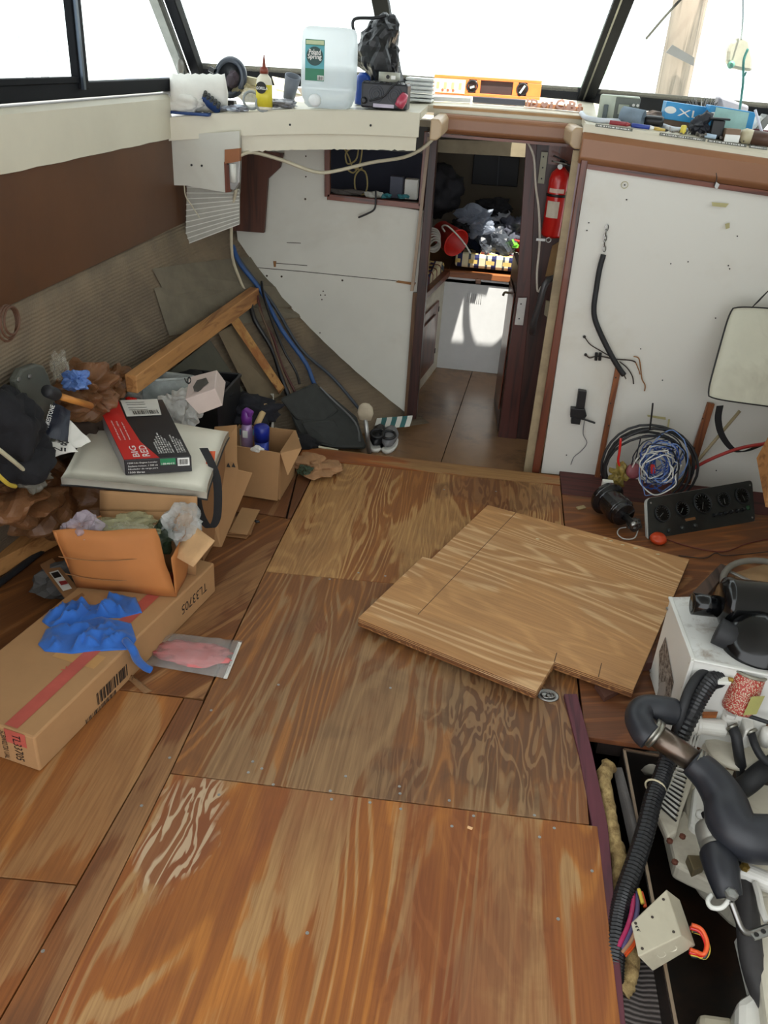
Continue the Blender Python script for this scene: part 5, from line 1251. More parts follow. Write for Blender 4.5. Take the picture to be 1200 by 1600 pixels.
link(B().prism(corner, -gn*.014), 'backing', M('panel_white_edge', (190, 190, 184), .5), t)
fcm = M('panel_black', (26, 28, 27), .35, var=.3, sc=20, coat=.2)
cen = gq(.5, .5); link(B().prism([cen+(p-cen)*.985+gn*.001 for p in corner], gn*.005), 'face', fcm, t, bevel=.001)
dialm = M('dial_black', (14, 15, 16), .25, bump=0); markm = M('dial_mark', (112, 114, 110), .5, bump=0)
for u, v, r_ in ((.13, .60, .040), (.31, .62, .036), (.50, .66, .050), (.70, .66, .036), (.88, .66, .040)):
    c = gq(u, v, .006); g_o = link(B().lathe([(r_, 0), (r_, .008), (r_*.90, .010), (r_*.86, .006), (r_*.86, .003)], c, gn, 28), 'gauge_bezel', M('bezel', (46, 48, 50), .3, .6), t, smooth=True)
    link(B().lathe([(0, .004), (r_*.86, .004)], c, gn, 28), 'dial', dialm, g_o)
    b = B()
    for k in range(13):
        q = math.radians(-40+k*21.6); d_ = gu*math.cos(q)+gv*math.sin(q); b.beam(c+d_*r_*.68+gn*.0055, c+d_*r_*.80+gn*.0055, .0016, .0004, gn)
    link(b, 'dial_marks', markm, g_o)
    q = math.radians(200+u*90); d_ = gu*math.cos(q)+gv*math.sin(q); link(B().beam(c-d_*r_*.1+gn*.006, c+d_*r_*.6+gn*.006, .002, .0006, gn), 'needle', markm, g_o)
for (u, v) in ((.035, .88), (.965, .88), (.965, .12), (.035, .12)): link(B().lathe([(.0045, 0), (.0045, .002), (.002, .003)], gq(u, v, .006), gn, 10), 'screw', alu, t)
link(B().frame(gq(.38, .36, .008), gu, gv, gn, .028, .006, .002), 'name_plate', M('brass_plate', (140, 100, 66), .4, .5), t)
for k in range(6): link(B().lathe([(.009, 0), (.009, .006), (.005, .014), (.005, .02)], gq(.60+.055*k, .34, .006), gn, 12), 'switch', black, t, smooth=True)
for k in range(3): link(B().lathe([(.010, 0), (.010, .006), (.006, .012)], gq(.18+.12*k, .2, .006), gn, 12), 'switch', M('switch_dark', (44, 46, 44), .4), t, smooth=True)
link(B().lathe([(.010, 0), (.012, .004), (.007, .006)], gq(.93, .36, .006), gn, 12), 'warning_lamp', M('green_lens', (30, 70, 40), .2), t, smooth=True)
one(B().lathe([(.0, -.0), (.03, .004), (.038, .016), (.03, .03), (0, .034)], P(1027, 846, .002), V((0, -.2, 1)), 20), 'orange_lens', M('orange_lens', (196, 70, 34), .3), 'orange lens cap at the foot of the gauge panel', 'lens', smooth=True)
one(B().tube([P(x, y, .006) for x, y in [(998, 822), (992, 840), (975, 842), (965, 834), (968, 826), (978, 824)]], .0028, 6), 'white_wire', M('white_wire', (206, 206, 200), .45), 'loop of white wire on the deck in front of the helm pump', 'wire')
one(B().tube([P(x, y, .005) for x, y in [(1040, 842), (1080, 855), (1130, 862), (1165, 850), (1200, 842)]], .0025, 6), 'thin_red_wire', M('maroon_wire', (96, 36, 30), .5), 'thin maroon wire across the deck in front of the gauge panel', 'wire')
one(B().tube([P(x, y, .005) for x, y in [(1060, 868), (1100, 872), (1118, 864), (1135, 868), (1200, 862)]], .0022, 6), 'thin_dark_wire', dw, 'thin dark wire wriggling across the deck behind the steering wheel', 'wire')
one(B().tube([PY(x, y, yy) for x, y, yy in [(1057, 758, 3.8), (1090, 728, 3.76), (1150, 702, 3.7), (1205, 692, 3.6)]], .008, 8), 'red_cable', M('red_cable', (150, 44, 40), .5), 'red cable rising from the coil to the right edge', 'cable', smooth=True)
one(B().cyl(PY(1050, 768, 3.78), PY(1156, 642, 3.78), .008, 8), 'beige_rod', M('beige_rod2', (140, 126, 96), .6), 'straight beige rod leaning on the helm panel behind the coil', 'rod', smooth=True)
one(B().prism([PY(1182, 716, 3.5), PY(1215, 655, 3.5), PY(1240, 800, 3.3), PY(1196, 792, 3.3)], (.1, .1, 0)), 'wood_crate_side', WOOD('crate_wood', (168, 116, 66), (130, 84, 46), .6, axis=0), 'pale wood crate side at the right edge beside the gauge panel', 'crate')
# steering wheel on deck, dark plank
t = T('steering_wheel', 'grey rimmed steering wheel lying on the deck behind the black muffler', 'steering wheel', P(1200, 920))
swc = P(1208, 925, .05); sn = V((0, -.15, 1)).normalized()
link(B().ring(swc, sn, .19, .013, 40, 10), 'rim', M('wheel_grey', (116, 112, 104), .5), t, smooth=True)
for k in range(3):
    q = math.radians(140+k*120); d_ = V((math.cos(q), math.sin(q), 0)); link(B().beam(swc, swc+d_*.185, .018, .006), 'spoke', alu, t, bevel=.002)
link(B().lathe([(.04, -.015), (.04, .01), (.02, .02)], swc, sn, 18), 'hub', black, t, smooth=True)
one(B().prism([P(x, y, .035) for x, y in [(1148, 895), (1200, 880), (1240, 940), (1155, 960)]], (0, 0, -.034)), 'wood_offcut', M('offcut', (156, 124, 88), .7), 'pale wood offcut lying under the steering wheel', 'wood')
one(B().prism([P(x, y, .04) for x, y in [(1076, 931), (1126, 880), (1142, 886), (1134, 896), (1100, 936)]], (0, 0, -.038)), 'dark_offcut', WOOD('grey_offcut', (84, 66, 56), (56, 42, 36), .8, axis=1), 'dark weathered wood offcut behind the white metal box', 'wood', bevel=.003)

# ================================================================== ENGINE CORNER
wm = N('white_metal_box'); v1 = wm.coords((1, 1, 1)); n1 = wm.noise(v1, 9, 5, .7, .4); n2 = wm.noise(v1, 26, 3, .6)
cc1 = wm.mix(wm.ramp(n1, [(.50, (0, 0, 0)), (.68, (.8, .8, .8))]), lin((206, 206, 202)), lin((120, 92, 62)))
wm.set(Base_Color=wm.mix(wm.ramp(n2, [(.62, (0, 0, 0)), (.75, (.3, .3, .3))]), cc1, lin((70, 50, 40))), Roughness=.35, Coat_Weight=.2); wm = wm.m
wmc = M('white_metal_clean', (212, 212, 206), .38, var=.04, dirt=.15, dirtcol=(140, 120, 90), sc=5)
t = T('control_box', 'white sheet metal control box with a stained top beside the engine', 'metal box', P(1030, 1060))
ZB = .32
q0, q1_, q2_, q3_ = P(1047, 934, ZB), P(1083, 1031, ZB), P(1225, 1060, ZB), P(1215, 930, ZB)
top = [q0, q1_, q2_, q3_]
dn = V((0, 0, -ZB+.003))
link(B().prism(top, dn), 'case', wmc, t, bevel=.004)
cen = sum(top, V())/4
link(B().prism([cen+(p-cen)*.995+V((0, 0, .001)) for p in top], (0, 0, .002)), 'lid', wm, t, bevel=.001)
for (a, c) in ((q0, q1_), (q1_, q2_)): link(B().beam(a+V((0, 0, .002)), c+V((0, 0, .002)), .014, .008), 'rolled_edge', wmc, t, bevel=.003)
link(B().beam(q1_+V((-.002, -.002, 0)), q1_+dn+V((-.002, -.002, 0)), .012, .012, Y_), 'rolled_edge', wmc, t, bevel=.003)
def lf(u, v): return q0.lerp(q1_, u)+dn*v
pn_ = (q1_-q0).cross(dn).normalized(); pn_ = pn_ if pn_.dot(CC-q0) > 0 else -pn_
lbm = N('aged_label'); n1 = lbm.noise(lbm.coords((60, 60, 60)), 1, 4, .7); lbm.set(Base_Color=lbm.ramp(n1, [(.4, lin((150, 142, 132))), (.6, lin((66, 52, 44)))]), Roughness=.7); lbm = lbm.m
l_ = decal([lf(.12, .60), lf(.18, .36), lf(.72, .50), lf(.80, .98), lf(.5, .98)], lbm, t, 'rating_label', .0015)
decal([lf(.38, .80), lf(.52, .66), lf(.6, .72), lf(.60, .98), lf(.4, .95)], M('label_grey2', (150, 142, 134), .6), t, 'rating_label', .0022)
for u, v in ((.02, .12), (.03, .93), (.98, .06), (.98, .35)): link(B().lathe([(.006, 0), (.006, .003), (.003, .005)], lf(u, v)+pn_*.001, pn_, 10), 'screw', alu, t)
# black muffler can, air filter
t = T('muffler_can', 'glossy black cylindrical muffler lying on the white metal box', 'muffler', P(1150, 940, ZB))
gb = M('gloss_black2', (9, 10, 12), .16, bump=.03, var=.3)
mc = P(1124, 938, ZB+.085); mr = .075; 
mx_ = V((1, .02, .0)).normalized()
link(B().lathe([(0, 0), (mr*.72, .0), (mr*.80, .006), (mr*.96, .012), (mr, .02), (mr, .03), (mr*.97, .034), (mr*.97, .42), (mr, .43), (mr*.7, .45)], mc, mx_, 36), 'can', gb, t, smooth=True)
b = B().lathe([(.030, .0), (.034, .0), (.034, .08), (.030, .08), (.030, 0)], mc+V((-.075, 0, -.024)), mx_, 24); link(b, 'inlet_pipe', gb, t, smooth=True)
t = T('air_filter', 'round glossy black air filter housing below the muffler', 'air filter', P(1180, 1010, ZB))
fcn = P(1182, 1008, ZB+.02); fax = V((-.25, -.55, .75)).normalized(); FR = .10
link(B().lathe([(FR*.9, -.09), (FR, -.07), (FR, -.01), (FR*1.04, -.008), (FR*1.04, .004), (FR*.98, .008), (FR*.96, .025), (FR*.85, .045), (FR*.5, .058), (0, .062)], fcn, fax, 40), 'housing', gb, t, smooth=True)
link(B().tube([P(1120, 985, ZB+.04), P(1140, 995, ZB+.03), P(1160, 1005, ZB)], .042, 14), 'neck', rubber, t, smooth=True)
# can with red lattice
t = T('oil_filter_can', 'old filter can printed with a red lattice beside the air filter', 'filter can', P(1168, 1100, .1))
lat = N('red_lattice'); c_ = lat.coords((1, 1, 1), src='Object'); w1_ = lat.n('ShaderNodeTexVoronoi'); w1_.inputs['Scale'].default_value = 230; lat.l(c_, w1_.inputs['Vector'])
lat.set(Base_Color=lat.ramp(w1_.outputs['Distance'], [(.3, lin((196, 186, 160))), (.5, lin((160, 50, 40)))]), Roughness=.5); lat = lat.m
kc = P(1172, 1052, .30); kax = V((.12, .25, 1)).normalized()
link(B().lathe([(.043, -.12), (.045, -.11), (.045, -.005), (.043, 0)], kc, kax, 28), 'body', lat, t, smooth=True)
link(B().lathe([(.043, -.002), (.048, .0), (.048, .006), (.040, .007), (.038, .002), (0, .002)], kc, kax, 28), 'lid', M('lid_grey', (150, 146, 132), .45, .5), t, smooth=True)
k1 = kc+kax*-.1+V((0, -.047, 0)); decal([k1+V((.0, 0, 0)), k1+V((.04, .012, 0)), k1+V((.045, .012, .07)), k1+V((.005, 0, .07))], M('yellow_label', (170, 166, 100), .6), t, 'label', .002)
# corrugated looms on the front of the box
def rib(base, amp, period): return lambda s_, i: base+(amp if (i//1) % 2 == 0 else 0)
def loom(pts, r_, name, m_, parent, amp=.003, dens=None):
    L_ = sum((pts[i+1]-pts[i]).length for i in range(len(pts)-1)); sub_ = max(3, int(L_/.005/(len(pts)-1)))
    return link(B().tube(pts, rib(r_, amp, 1), 12, sub_), name, m_, parent)
t = T('wire_loom', 'thick black corrugated loom curving over the front of the white metal box', 'wire loom', P(1080, 1110, .2))
loom([P(1122, 1060, .27), P(1108, 1066, .27), P(1092, 1090, .24), P(1078, 1118, .20), P(1062, 1150, .14)], .025, 'loom', black, t)
link(B().tube([P(1112, 1048, .28), P(1092, 1056, .28), P(1076, 1080, .26), P(1066, 1110, .22), P(1054, 1150, .14)], .014, 10), 'side_hose', rubber, t, smooth=True)
link(B().prism([P(x, y, .29) for x, y in [(1121, 1056), (1145, 1058), (1143, 1066), (1122, 1065)]], (0, 0, -.012)), 'white_connector', white, t, bevel=.002)
link(B().lathe([(.008, 0), (.008, .012)], P(1138, 1062, .29), X_, 10), 'yellow_terminal', M('brass', (170, 140, 70), .4, .8), t)
link(B().prism([P(x, y, .16) for x, y in [(1098, 1112), (1122, 1112), (1120, 1118), (1099, 1118)]], (0, 0, -.01)), 'orange_tag', M('orange_tag', (150, 84, 30), .5), t)
# elbow, pipe and S hose
t = T('exhaust_hose', 'black rubber elbow, steel pipe and curved hose crossing the engine', 'hose', P(1080, 1180, .1))
bh = M('black_exhaust_hose', (38, 40, 46), .42, var=.2, bump=.08)
e1 = [P(1052, 1112, .20), P(1030, 1108, .21), P(1006, 1108, .21), P(998, 1122, .205), P(1006, 1142, .20), P(1016, 1152, .195)]
link(B().tube(e1, .039, 18, 5), 'elbow', bh, t, smooth=True)
p0_, p1_ = P(1008, 1136, .198), P(1100, 1202, .14)
link(B().cyl(p0_, p1_, .034, 26), 'steel_pipe', M('brushed_pipe', (112, 100, 90), .28, .95, var=.15), t, smooth=True)
cl = M('clamp_steel', (150, 148, 138), .35, .9)
for f_ in (.12, .18, .84, .90):
    c = p0_.lerp(p1_, f_); link(B().lathe([(.038, -.006), (.042, -.005), (.042, .005), (.038, .006)], c, p1_-p0_, 28), 'hose_clamp', cl, t, smooth=True)
link(B().tube([P(1082, 1190, .15), P(1110, 1216, .135), P(1132, 1250, .12), P(1142, 1285, .11), P(1165, 1308, .10), P(1215, 1312, .10)], lambda s_, i: .040+.022*min(1, s_*1.8), 20, 6), 's_hose', bh, t, smooth=True)
# pan
t = T('drip_pan', 'rusty metal drip pan around the engine in the deck hatch', 'drip pan', (1.0, 1.2, -.32))
rustm = N('oily_pan'); n1 = rustm.noise(rustm.coords((7, 7, 7)), 1, 6, .7, .5); rustm.set(Base_Color=rustm.ramp(n1, [(.4, lin((20, 15, 12))), (.62, lin((44, 28, 18))), (.75, lin((84, 48, 26)))]), Roughness=.4); rustm = rustm.m
pa, pb_, pd = P(975, 1171, -.02), P(1036, 1182, -.02), P(1056, 1600, -.02)
pb_ = pa+(pb_-pa).normalized()*.92
pe = pd+(pd-pa).normalized()*.6
link(B().prism([pa, pb_, pb_-V((0, 0, .3)), pa-V((0, 0, .3))], (0, .006, 0)), 'back_wall', rustm, t)
link(B().prism([pa, pe, pe-V((0, 0, .3)), pa-V((0, 0, .3))], (-.006, 0, 0)), 'side_wall', rustm, t)
link(B().prism([pa-V((0, 0, .3)), pb_-V((0, 0, .3)), pb_+V((0, -1.6, -.3)), pe-V((0, 0, .3))], (0, 0, -.01)), 'bottom', rustm, t)
link(B().beam(pa, pe, .008, .006), 'rim', M('rim_metal', (150, 130, 110), .4, .8), t); link(B().beam(pa, pb_, .008, .006), 'rim', M('rim_metal', (150, 130, 110), .4, .8), t)
# insulation, lead strip and carpet beside the pan
ins = N('yellow_insulation'); n1 = ins.noise(ins.coords((30, 30, 30)), 1, 5, .7); ins.set(Base_Color=ins.ramp(n1, [(.35, lin((120, 96, 58))), (.65, lin((186, 160, 108)))]), Roughness=.95); ins.bump(n1, .9, .01); ins = ins.m
b = B().tube([P(952, 1196, -.02), P(943, 1215, -.02), P(950, 1260, -.03), P(958, 1310, -.03), P(968, 1345, -.04), P(963, 1400, -.04), P(972, 1450, -.05), P(985, 1500, -.06), P(978, 1535, -.07), P(970, 1550, -.08)], lambda s_, i: .022+.006*noise.noise(V((i*.7, 0, 0))), 12, 6)
b.v = [v+V((noise.noise(v*60), noise.noise(v*60+V((3, 3, 3))), noise.noise(v*60+V((7, 1, 3)))))*.005 for v in b.v]
one(b, 'insulation_roll', ins, 'frayed yellow insulation strip stuffed beside the drip pan', 'insulation', smooth=True)
one(B().grid(bil(P(958, 1200, -.03), P(972, 1200, -.02), P(1008, 1340, -.02), P(990, 1345, -.05), V((0, 0, .01))), 6, 14), 'lead_strip', M('lead_grey', (92, 88, 86), .6, .3, var=.25), 'bent grey metal strip between the insulation and the drip pan', 'metal strip', thick=.004)
crp = N('ribbed_carpet'); wv = crp.n('ShaderNodeTexWave'); wv.inputs['Scale'].default_value = 26; wv.bands_direction = 'Y'; wv.inputs['Distortion'].default_value = 1; crp.l(crp.coords(), wv.inputs['Vector'])
crp.set(Base_Color=crp.ramp(wv.outputs[0], [(.2, lin((58, 52, 50))), (.8, lin((120, 112, 108)))]), Roughness=.95); crp.bump(wv.outputs[0], .6, .004); crp = crp.m
one(B().grid(lambda u, v: (lambda p: V((p.x, p.y, -.10+.012*noise.noise(V((u*3, v*5, 0))))))(P(955, 1500, -.1).lerp(P(1040, 1500, -.1), u)+V((0, -.5*v, 0))), 10, 16), 'carpet_strip', crp, 'ribbed grey carpet strip below the yellow insulation', 'carpet', thick=.01)
# long loom down to the junction box
t = T('wire_loom', 'long black corrugated loom running down beside the drip pan with coloured wires', 'wire loom', P(1000, 1330, 0))
loom([P(1046, 1178, .06), P(1034, 1215, .04), P(1020, 1250, .03), P(1008, 1300, .02), P(992, 1350, .01), P(975, 1400, .0), P(966, 1440, -.01), P(960, 1490, -.02), P(957, 1530, -.03)], .0235, 'loom', black, t)
c = P(1024, 1230, .035); link(B().ring(c, P(1034, 1215, .04)-P(1020, 1250, .03), .028, .003, 18, 6), 'zip_tie', M('tie_beige', (196, 186, 156), .5), t)
for i, (m_, dx, nm) in enumerate(((M('magenta_wire', (170, 40, 90), .4), 0, 'magenta_wire'), (M('violet_wire', (80, 70, 110), .4), 8, 'violet_wire'))):
    link(B().tube([P(990+dx*.5, 1385, .0), P(988+dx, 1420, .015), P(980+dx, 1450, .015), P(966+dx, 1480, .0), P(958+dx, 1510, -.02)], .006, 8), nm, m_, t, smooth=True)
orw = M('orange_wire', (214, 84, 34), .4)
t = T('splice_box', 'beige plastic junction box with orange and yellow wires lying over the drip pan rim', 'junction box', P(1035, 1460, .0))
bw_ = M('beige_box', (186, 178, 156), .5, var=.06, dirt=.3, dirtcol=(110, 96, 76), sc=10)
zt_ = .07
tq = [P(986, 1442, zt_), P(997, 1495, zt_), P(1065, 1462, zt_), P(1041, 1389, zt_)]
lowp = [P(990, 1452, 0.0), P(1020, 1518, -.02), P(1087, 1478, -.02), P(1062, 1405, 0)]
link(B().hexa([p for p in lowp], [p for p in tq]), 'box_body', bw_, t, bevel=.003)
fm = lambda u, v: tq[1].lerp(tq[2], u).lerp(lowp[1].lerp(lowp[2], u), v)
for u in (.38, .64):
    c = fm(u, .45); ux = (tq[2]-tq[1]).normalized(); vx = (lowp[1]-tq[1]).normalized()
    ring = [c+ux*.010-vx*.012]+[c+ux*.010*math.cos(q)+vx*(.004+.010*math.sin(q)) for q in [k*math.pi/8 for k in range(9)]]+[c-ux*.010-vx*.012]
    link(B().tube(ring, .0018, 5, 1), 'knockout', M('box_rim', (206, 200, 180), .5), t)
for u, v in ((.1, .12), (.12, .85), (.86, .14), (.86, .86), (.5, .3)):
    p = tq[0].lerp(tq[1], v).lerp(tq[3].lerp(tq[2], v), u); link(B().lathe([(.0035, 0), (.0035, .0015)], p, Z_, 8), 'screw', dw, t)
txt('JJ', P(1001, 1456, zt_+.001), P(996, 1446, zt_)-P(1001, 1456, zt_), P(997, 1458, zt_)-P(1001, 1456, zt_), ink, t)
def wires(pts, cols, r_=.005, spread=.008):
    for k, (m_, nm) in enumerate(cols):
        o_ = V((.004*math.cos(k*2.2), .0, spread*(k % 3)-.008)); link(B().tube([p+o_*(1+.5*math.sin(j+k)) for j, p in enumerate(pts)], r_, 7), nm, m_, t, smooth=True)
yw = M('yellow_wire', (206, 180, 70), .5)
wires([P(1000, 1390, .02), P(1003, 1400, .02), P(1006, 1412, .02)], [(orw, 'orange_wire'), (yw, 'yellow_wire')])
wires([P(992, 1462, .01), P(985, 1475, .0), P(970, 1492, -.01), P(956, 1515, -.03)], [(orw, 'orange_wire'), (orw, 'orange_wire'), (M('tan_wire', (160, 120, 90), .5), 'tan_wire'), (orw, 'orange_wire')])
wires([P(1080, 1450, .01), P(1096, 1456, .01), P(1105, 1476, .0), P(1100, 1492, -.01), P(1088, 1490, -.02), P(1078, 1488, -.02)], [(yw, 'yellow_wire'), (red, 'red_wire'), (orw, 'orange_wire'), (black, 'black_wire')])

# ------------------------------------------------------------------ the engine itself
t = T('engine', 'off-white marine engine with hoses and fittings in the deck hatch', 'engine', P(1150, 1300, -.3))
em = M('engine_white', (204, 198, 180), .4, var=.06, sc=10, dirt=.45, dirtcol=(112, 86, 56), coat=.1)
emc = M('engine_white_clean', (218, 216, 208), .35, var=.05, coat=.3)
def ep(nm, pts, z0_, z1_, m_=em, bev=.008): return link(B().hexa([P(x, y, z1_) for x, y in pts][::-1], [P(x, y, z0_) for x, y in pts][::-1]) if False else B().prism([P(x, y, z0_) for x, y in pts], (0, 0, z1_-z0_)), nm, m_, t, bevel=bev)
ep('end_plate', [(1062, 1190), (1088, 1205), (1068, 1262), (1058, 1300), (1044, 1310), (1026, 1268), (1030, 1240)], -.02, -.05)
lv0, lv1, lv2, lv3 = P(1058, 1196, -.012), P(1070, 1202, -.012), P(1048, 1290, -.012), P(1027, 1262, -.012)
for k in range(12):
    f_ = k/12; a = lv0.lerp(lv3, f_); c = lv1.lerp(lv2, f_)
    link(B().beam(a+V((0, 0, .003)), c+V((.01, .01, .003)), .005, .004), 'louvre', emc, t)
    link(B().beam(a+V((.003, -.010, .0)), c+V((.012, -.0, .0)), .005, .003), 'louvre_slot', ink, t)
ep('block', [(1072, 1205), (1140, 1180), (1230, 1180), (1240, 1420), (1165, 1400), (1110, 1350), (1075, 1300), (1070, 1260)], -.06, -.20, em, .02)
ep('bell_housing', [(1042, 1290), (1070, 1262), (1110, 1330), (1150, 1375), (1140, 1390), (1080, 1362), (1056, 1350)], -.06, -.12, em, .012)
for px, py in ((1056, 1275), (1066, 1308), (1046, 1315), (1054, 1348)):
    link(B().lathe([(.009, 0), (.009, .006), (.004, .009)], P(px, py, -.03), Z_, 8), 'bolt', M('rusty_bolt', (104, 60, 44), .7, .3), t)
ep('cover_plate', [(1085, 1225), (1112, 1235), (1118, 1275), (1100, 1300), (1078, 1285)], -.03, -.10, emc, .012)
link(B().lathe([(.014, 0), (.014, .012), (.008, .016)], P(1094, 1275, -.03), Z_, 12), 'plug', emc, t, smooth=True)
# upper fittings
cyl_ = lambda a, c, r_, nm, m_=emc, n_=20: link(B().cyl(a, c, r_, n_), nm, m_, t, smooth=False, bevel=.002)
cyl_(P(1074, 1131, .12), P(1132, 1138, .12), .026, 'thermostat_pipe'); cyl_(P(1071, 1130, .12), P(1082, 1132, .12), .029, 'pipe_collar'); cyl_(P(1088, 1133, .12), P(1094, 1134, .12), .029, 'pipe_collar')
link(B().lathe([(.024, -.05), (.024, .0), (.020, .006)], P(1141, 1120, .15), Z_, 20), 'filler_body', emc, t, smooth=True)
link(B().lathe([(.022, 0), (.022, .012), (.0, .014)], P(1141, 1117, .158), Z_, 6), 'filler_cap', emc, t)
link(B().prism([P(x, y, .15) for x, y in [(1156, 1104), (1176, 1112), (1180, 1138), (1165, 1142)]], (0, 0, -.08)), 'bracket_block', emc, t, bevel=.006)
link(B().lathe([(.018, -.04), (.018, .01), (.012, .014)], P(1188, 1118, .15), Z_, 16), 'filler_body', emc, t, smooth=True)
link(B().lathe([(.02, -.04), (.02, .01), (.014, .016)], P(1200, 1146, .13), Z_, 16), 'filler_body', emc, t, smooth=True)
link(B().prism([P(x, y, .19) for x, y in [(1150, 1098), (1162, 1102), (1164, 1112), (1152, 1110)]], (0, 0, -.04)), 'bracket_block', emc, t, bevel=.004)
link(B().lathe([(.075, -.03), (.085, -.02), (.085, -.01), (.06, .0)], P(1150, 1165, .05), Z_, 30), 'head_cover', em, t, smooth=True)
ep('rocker_cover', [(1090, 1150), (1230, 1130), (1230, 1190), (1120, 1180)], .03, -.08, em, .012)
for px in (1082, 1087, 1092): link(B().beam(P(px, 1150, .04), P(px-6, 1172, .04), .005, .02), 'fin', emc, t)
hz = rubber
link(B().tube([P(1144, 1136, .14), P(1150, 1150, .13), P(1154, 1175, .09), P(1158, 1200, .03), P(1160, 1225, -.02)], .016, 10), 'black_hose', hz, t, smooth=True)
link(B().tube([P(1174, 1146, .13), P(1180, 1165, .12), P(1192, 1185, .10), P(1215, 1200, .1)], .012, 10), 'black_hose', hz, t, smooth=True)
link(B().tube([P(1158, 1232, .0), P(1172, 1222, .03), P(1190, 1206, .05), P(1215, 1190, .05)], .03, 12), 'belt_hose', hz, t, smooth=True)
link(B().tube([P(1140, 1080, .2), P(1138, 1098, .19), P(1150, 1112, .19), P(1180, 1122, .19), P(1210, 1132, .19)], .006, 8), 'black_cable', hz, t, smooth=True)
for a, c in ((P(1140, 1130, .15), P(1148, 1142, .14)), (P(1170, 1138, .14), P(1178, 1150, .13))): link(B().lathe([(.019, -.004), (.019, .004)], (a+c)/2, c-a, 16), 'hose_clamp', cl, t, smooth=True)
# starter / solenoid: grey cylinder with black boot and lever
s0, s1, s2 = P(1110, 1290, .06), P(1124, 1335, .05), P(1138, 1395, .03)
link(B().lathe([(.02, -.012), (.040, 0), (.043, .01), (.043, .05), (.041, .052), (.041, .056), (.043, .058), (.044, .10)], s0, s1-s0, 28), 'solenoid', M('dull_alu', (150, 148, 140), .45, .6, var=.15), t, smooth=True)
link(B().tube([P(1121, 1335, .05), P(1127, 1355, .055), P(1132, 1375, .05), P(1140, 1402, .03)], lambda s_, i: .045-.014*s_*s_, 18, 6), 'rubber_boot', bh, t, smooth=True)
link(B().tube([s0+V((-.012, .03, .01)), s0+V((-.01, .01, .01))], .010, 8, 1), 'boot_tip', black, t)
link(B().lathe([(.016, 0), (.016, .012), (.01, .014)], P(1142, 1400, .06), Z_, 6), 'hex_nut', alu, t)
link(B().tube([P(1140, 1405, .05), P(1128, 1418, .04), P(1112, 1418, .03), P(1106, 1408, .03), P(1112, 1398, .03)], .006, 8), 'white_hook', white, t, smooth=True)
link(B().tube([P(1142, 1408, .05), P(1150, 1430, .03), P(1158, 1450, .01), P(1168, 1458, .0), P(1184, 1454, .0), P(1210, 1444, .0)], .008, 8), 'throttle_lever', steel, t, smooth=True)
link(B().prism([P(x, y, .005) for x, y in [(1172, 1458), (1200, 1442), (1215, 1440), (1212, 1458), (1180, 1468)]], (0, 0, -.006)), 'lever_plate', alu, t, bevel=.001)
for px, py in ((1182, 1460), (1193, 1455)): link(B().lathe([(.006, 0), (.006, .001)], P(px, py, .006), Z_, 10), 'plate_hole', ink, t)
link(B().prism([P(x, y, -.02) for x, y in [(1074, 1335), (1098, 1336), (1102, 1352), (1084, 1360)]], (0, 0, -.03)), 'mount_bracket', M('olive_metal', (110, 98, 72), .5, .3), t, bevel=.003)
link(B().tube([P(1130, 1290, .0), P(1150, 1320, -.01), P(1160, 1370, -.03), P(1168, 1430, -.05), P(1175, 1500, -.08), P(1195, 1560, -.10), P(1230, 1620, -.1)], .030, 12), 'coolant_hose', M('worn_hose', (56, 54, 54), .6, var=.25), t, smooth=True)
link(B().tube([P(1168, 1306, .0), P(1176, 1318, .01), P(1188, 1326, .01), P(1205, 1330, .01)], .005, 7), 'red_wire', red, t, smooth=True)
link(B().tube([P(1178, 1312, .01), P(1186, 1320, .02), P(1205, 1318, .01)], .004, 7), 'black_wire', black, t, smooth=True)
link(B().tube([P(1186, 1328, .01), P(1196, 1331, .01), P(1210, 1332, .01)], .008, 7), 'blue_terminal', M('blue_term', (40, 60, 130), .5), t, smooth=True)
cyl_(P(1155, 1360, -.01), P(1215, 1385, -.01), .026, 'white_shaft'); link(B().lathe([(.012, 0), (.012, .01), (.006, .012)], P(1163, 1357, .02), Z_, 6), 'brass_nut', M('brass', (170, 140, 70), .4, .8), t)
ep('lower_casting', [(1165, 1400), (1230, 1390), (1240, 1620), (1200, 1620), (1185, 1500)], -.06, -.12, em, .012)
ep('engine_foot', [(1152, 1560), (1200, 1530), (1240, 1540), (1240, 1640), (1150, 1640)], -.10, -.30, emc, .02)
link(B().beam(P(1158, 1465, -.1), P(1180, 1555, -.12), .02, .05), 'foot_web', emc, t)
link(B().tube([P(x, y, .0) for x, y in [(1180, 1380), (1186, 1400), (1190, 1420), (1198, 1440)]], .009, 6), 'braided_cable', paper, t)
one(B().prism([P(x, y, -.16) for x, y in [(1092, 1580), (1150, 1588), (1150, 1660), (1085, 1660)]], (0, 0, -.10)), 'plastic_block', bw_, 'beige moulded block in the drip pan at the bottom edge', 'block', bevel=.015)
one(B().lathe([(.045, 0), (.05, .02), (.03, .06), (.0, .065)], P(1017, 1196, -.1), V((-.3, 0, 1)), 20), 'metal_cap', M('dull_white_metal', (170, 164, 150), .4, .3), 'dull metal cap in the back corner of the drip pan', 'cap', smooth=True)
one(B().blob((1.2, 1.3, -.25), (.4, .8, .12), 9, .2, 2, 3), 'oil_absorbent', M('dark_pad', (40, 32, 28), .9), 'dark oily pad under the engine', 'pad')

# ================================================================== THINGS ON THE DASH
def DB(px, y):
    """point on the dash at depth y seen in pixel column px"""
    lo, hi = 60, 320
    for _ in range(30):
        m_ = (lo+hi)/2; p = PY(px, m_, y)
        if p.z > dashz(p.x, y): lo = m_
        else: hi = m_
    p = PY(px, (lo+hi)/2, y); return V((p.x, p.y, dashz(p.x, y)+.002))
UP = lambda px, py, y: PY(px, py, y)
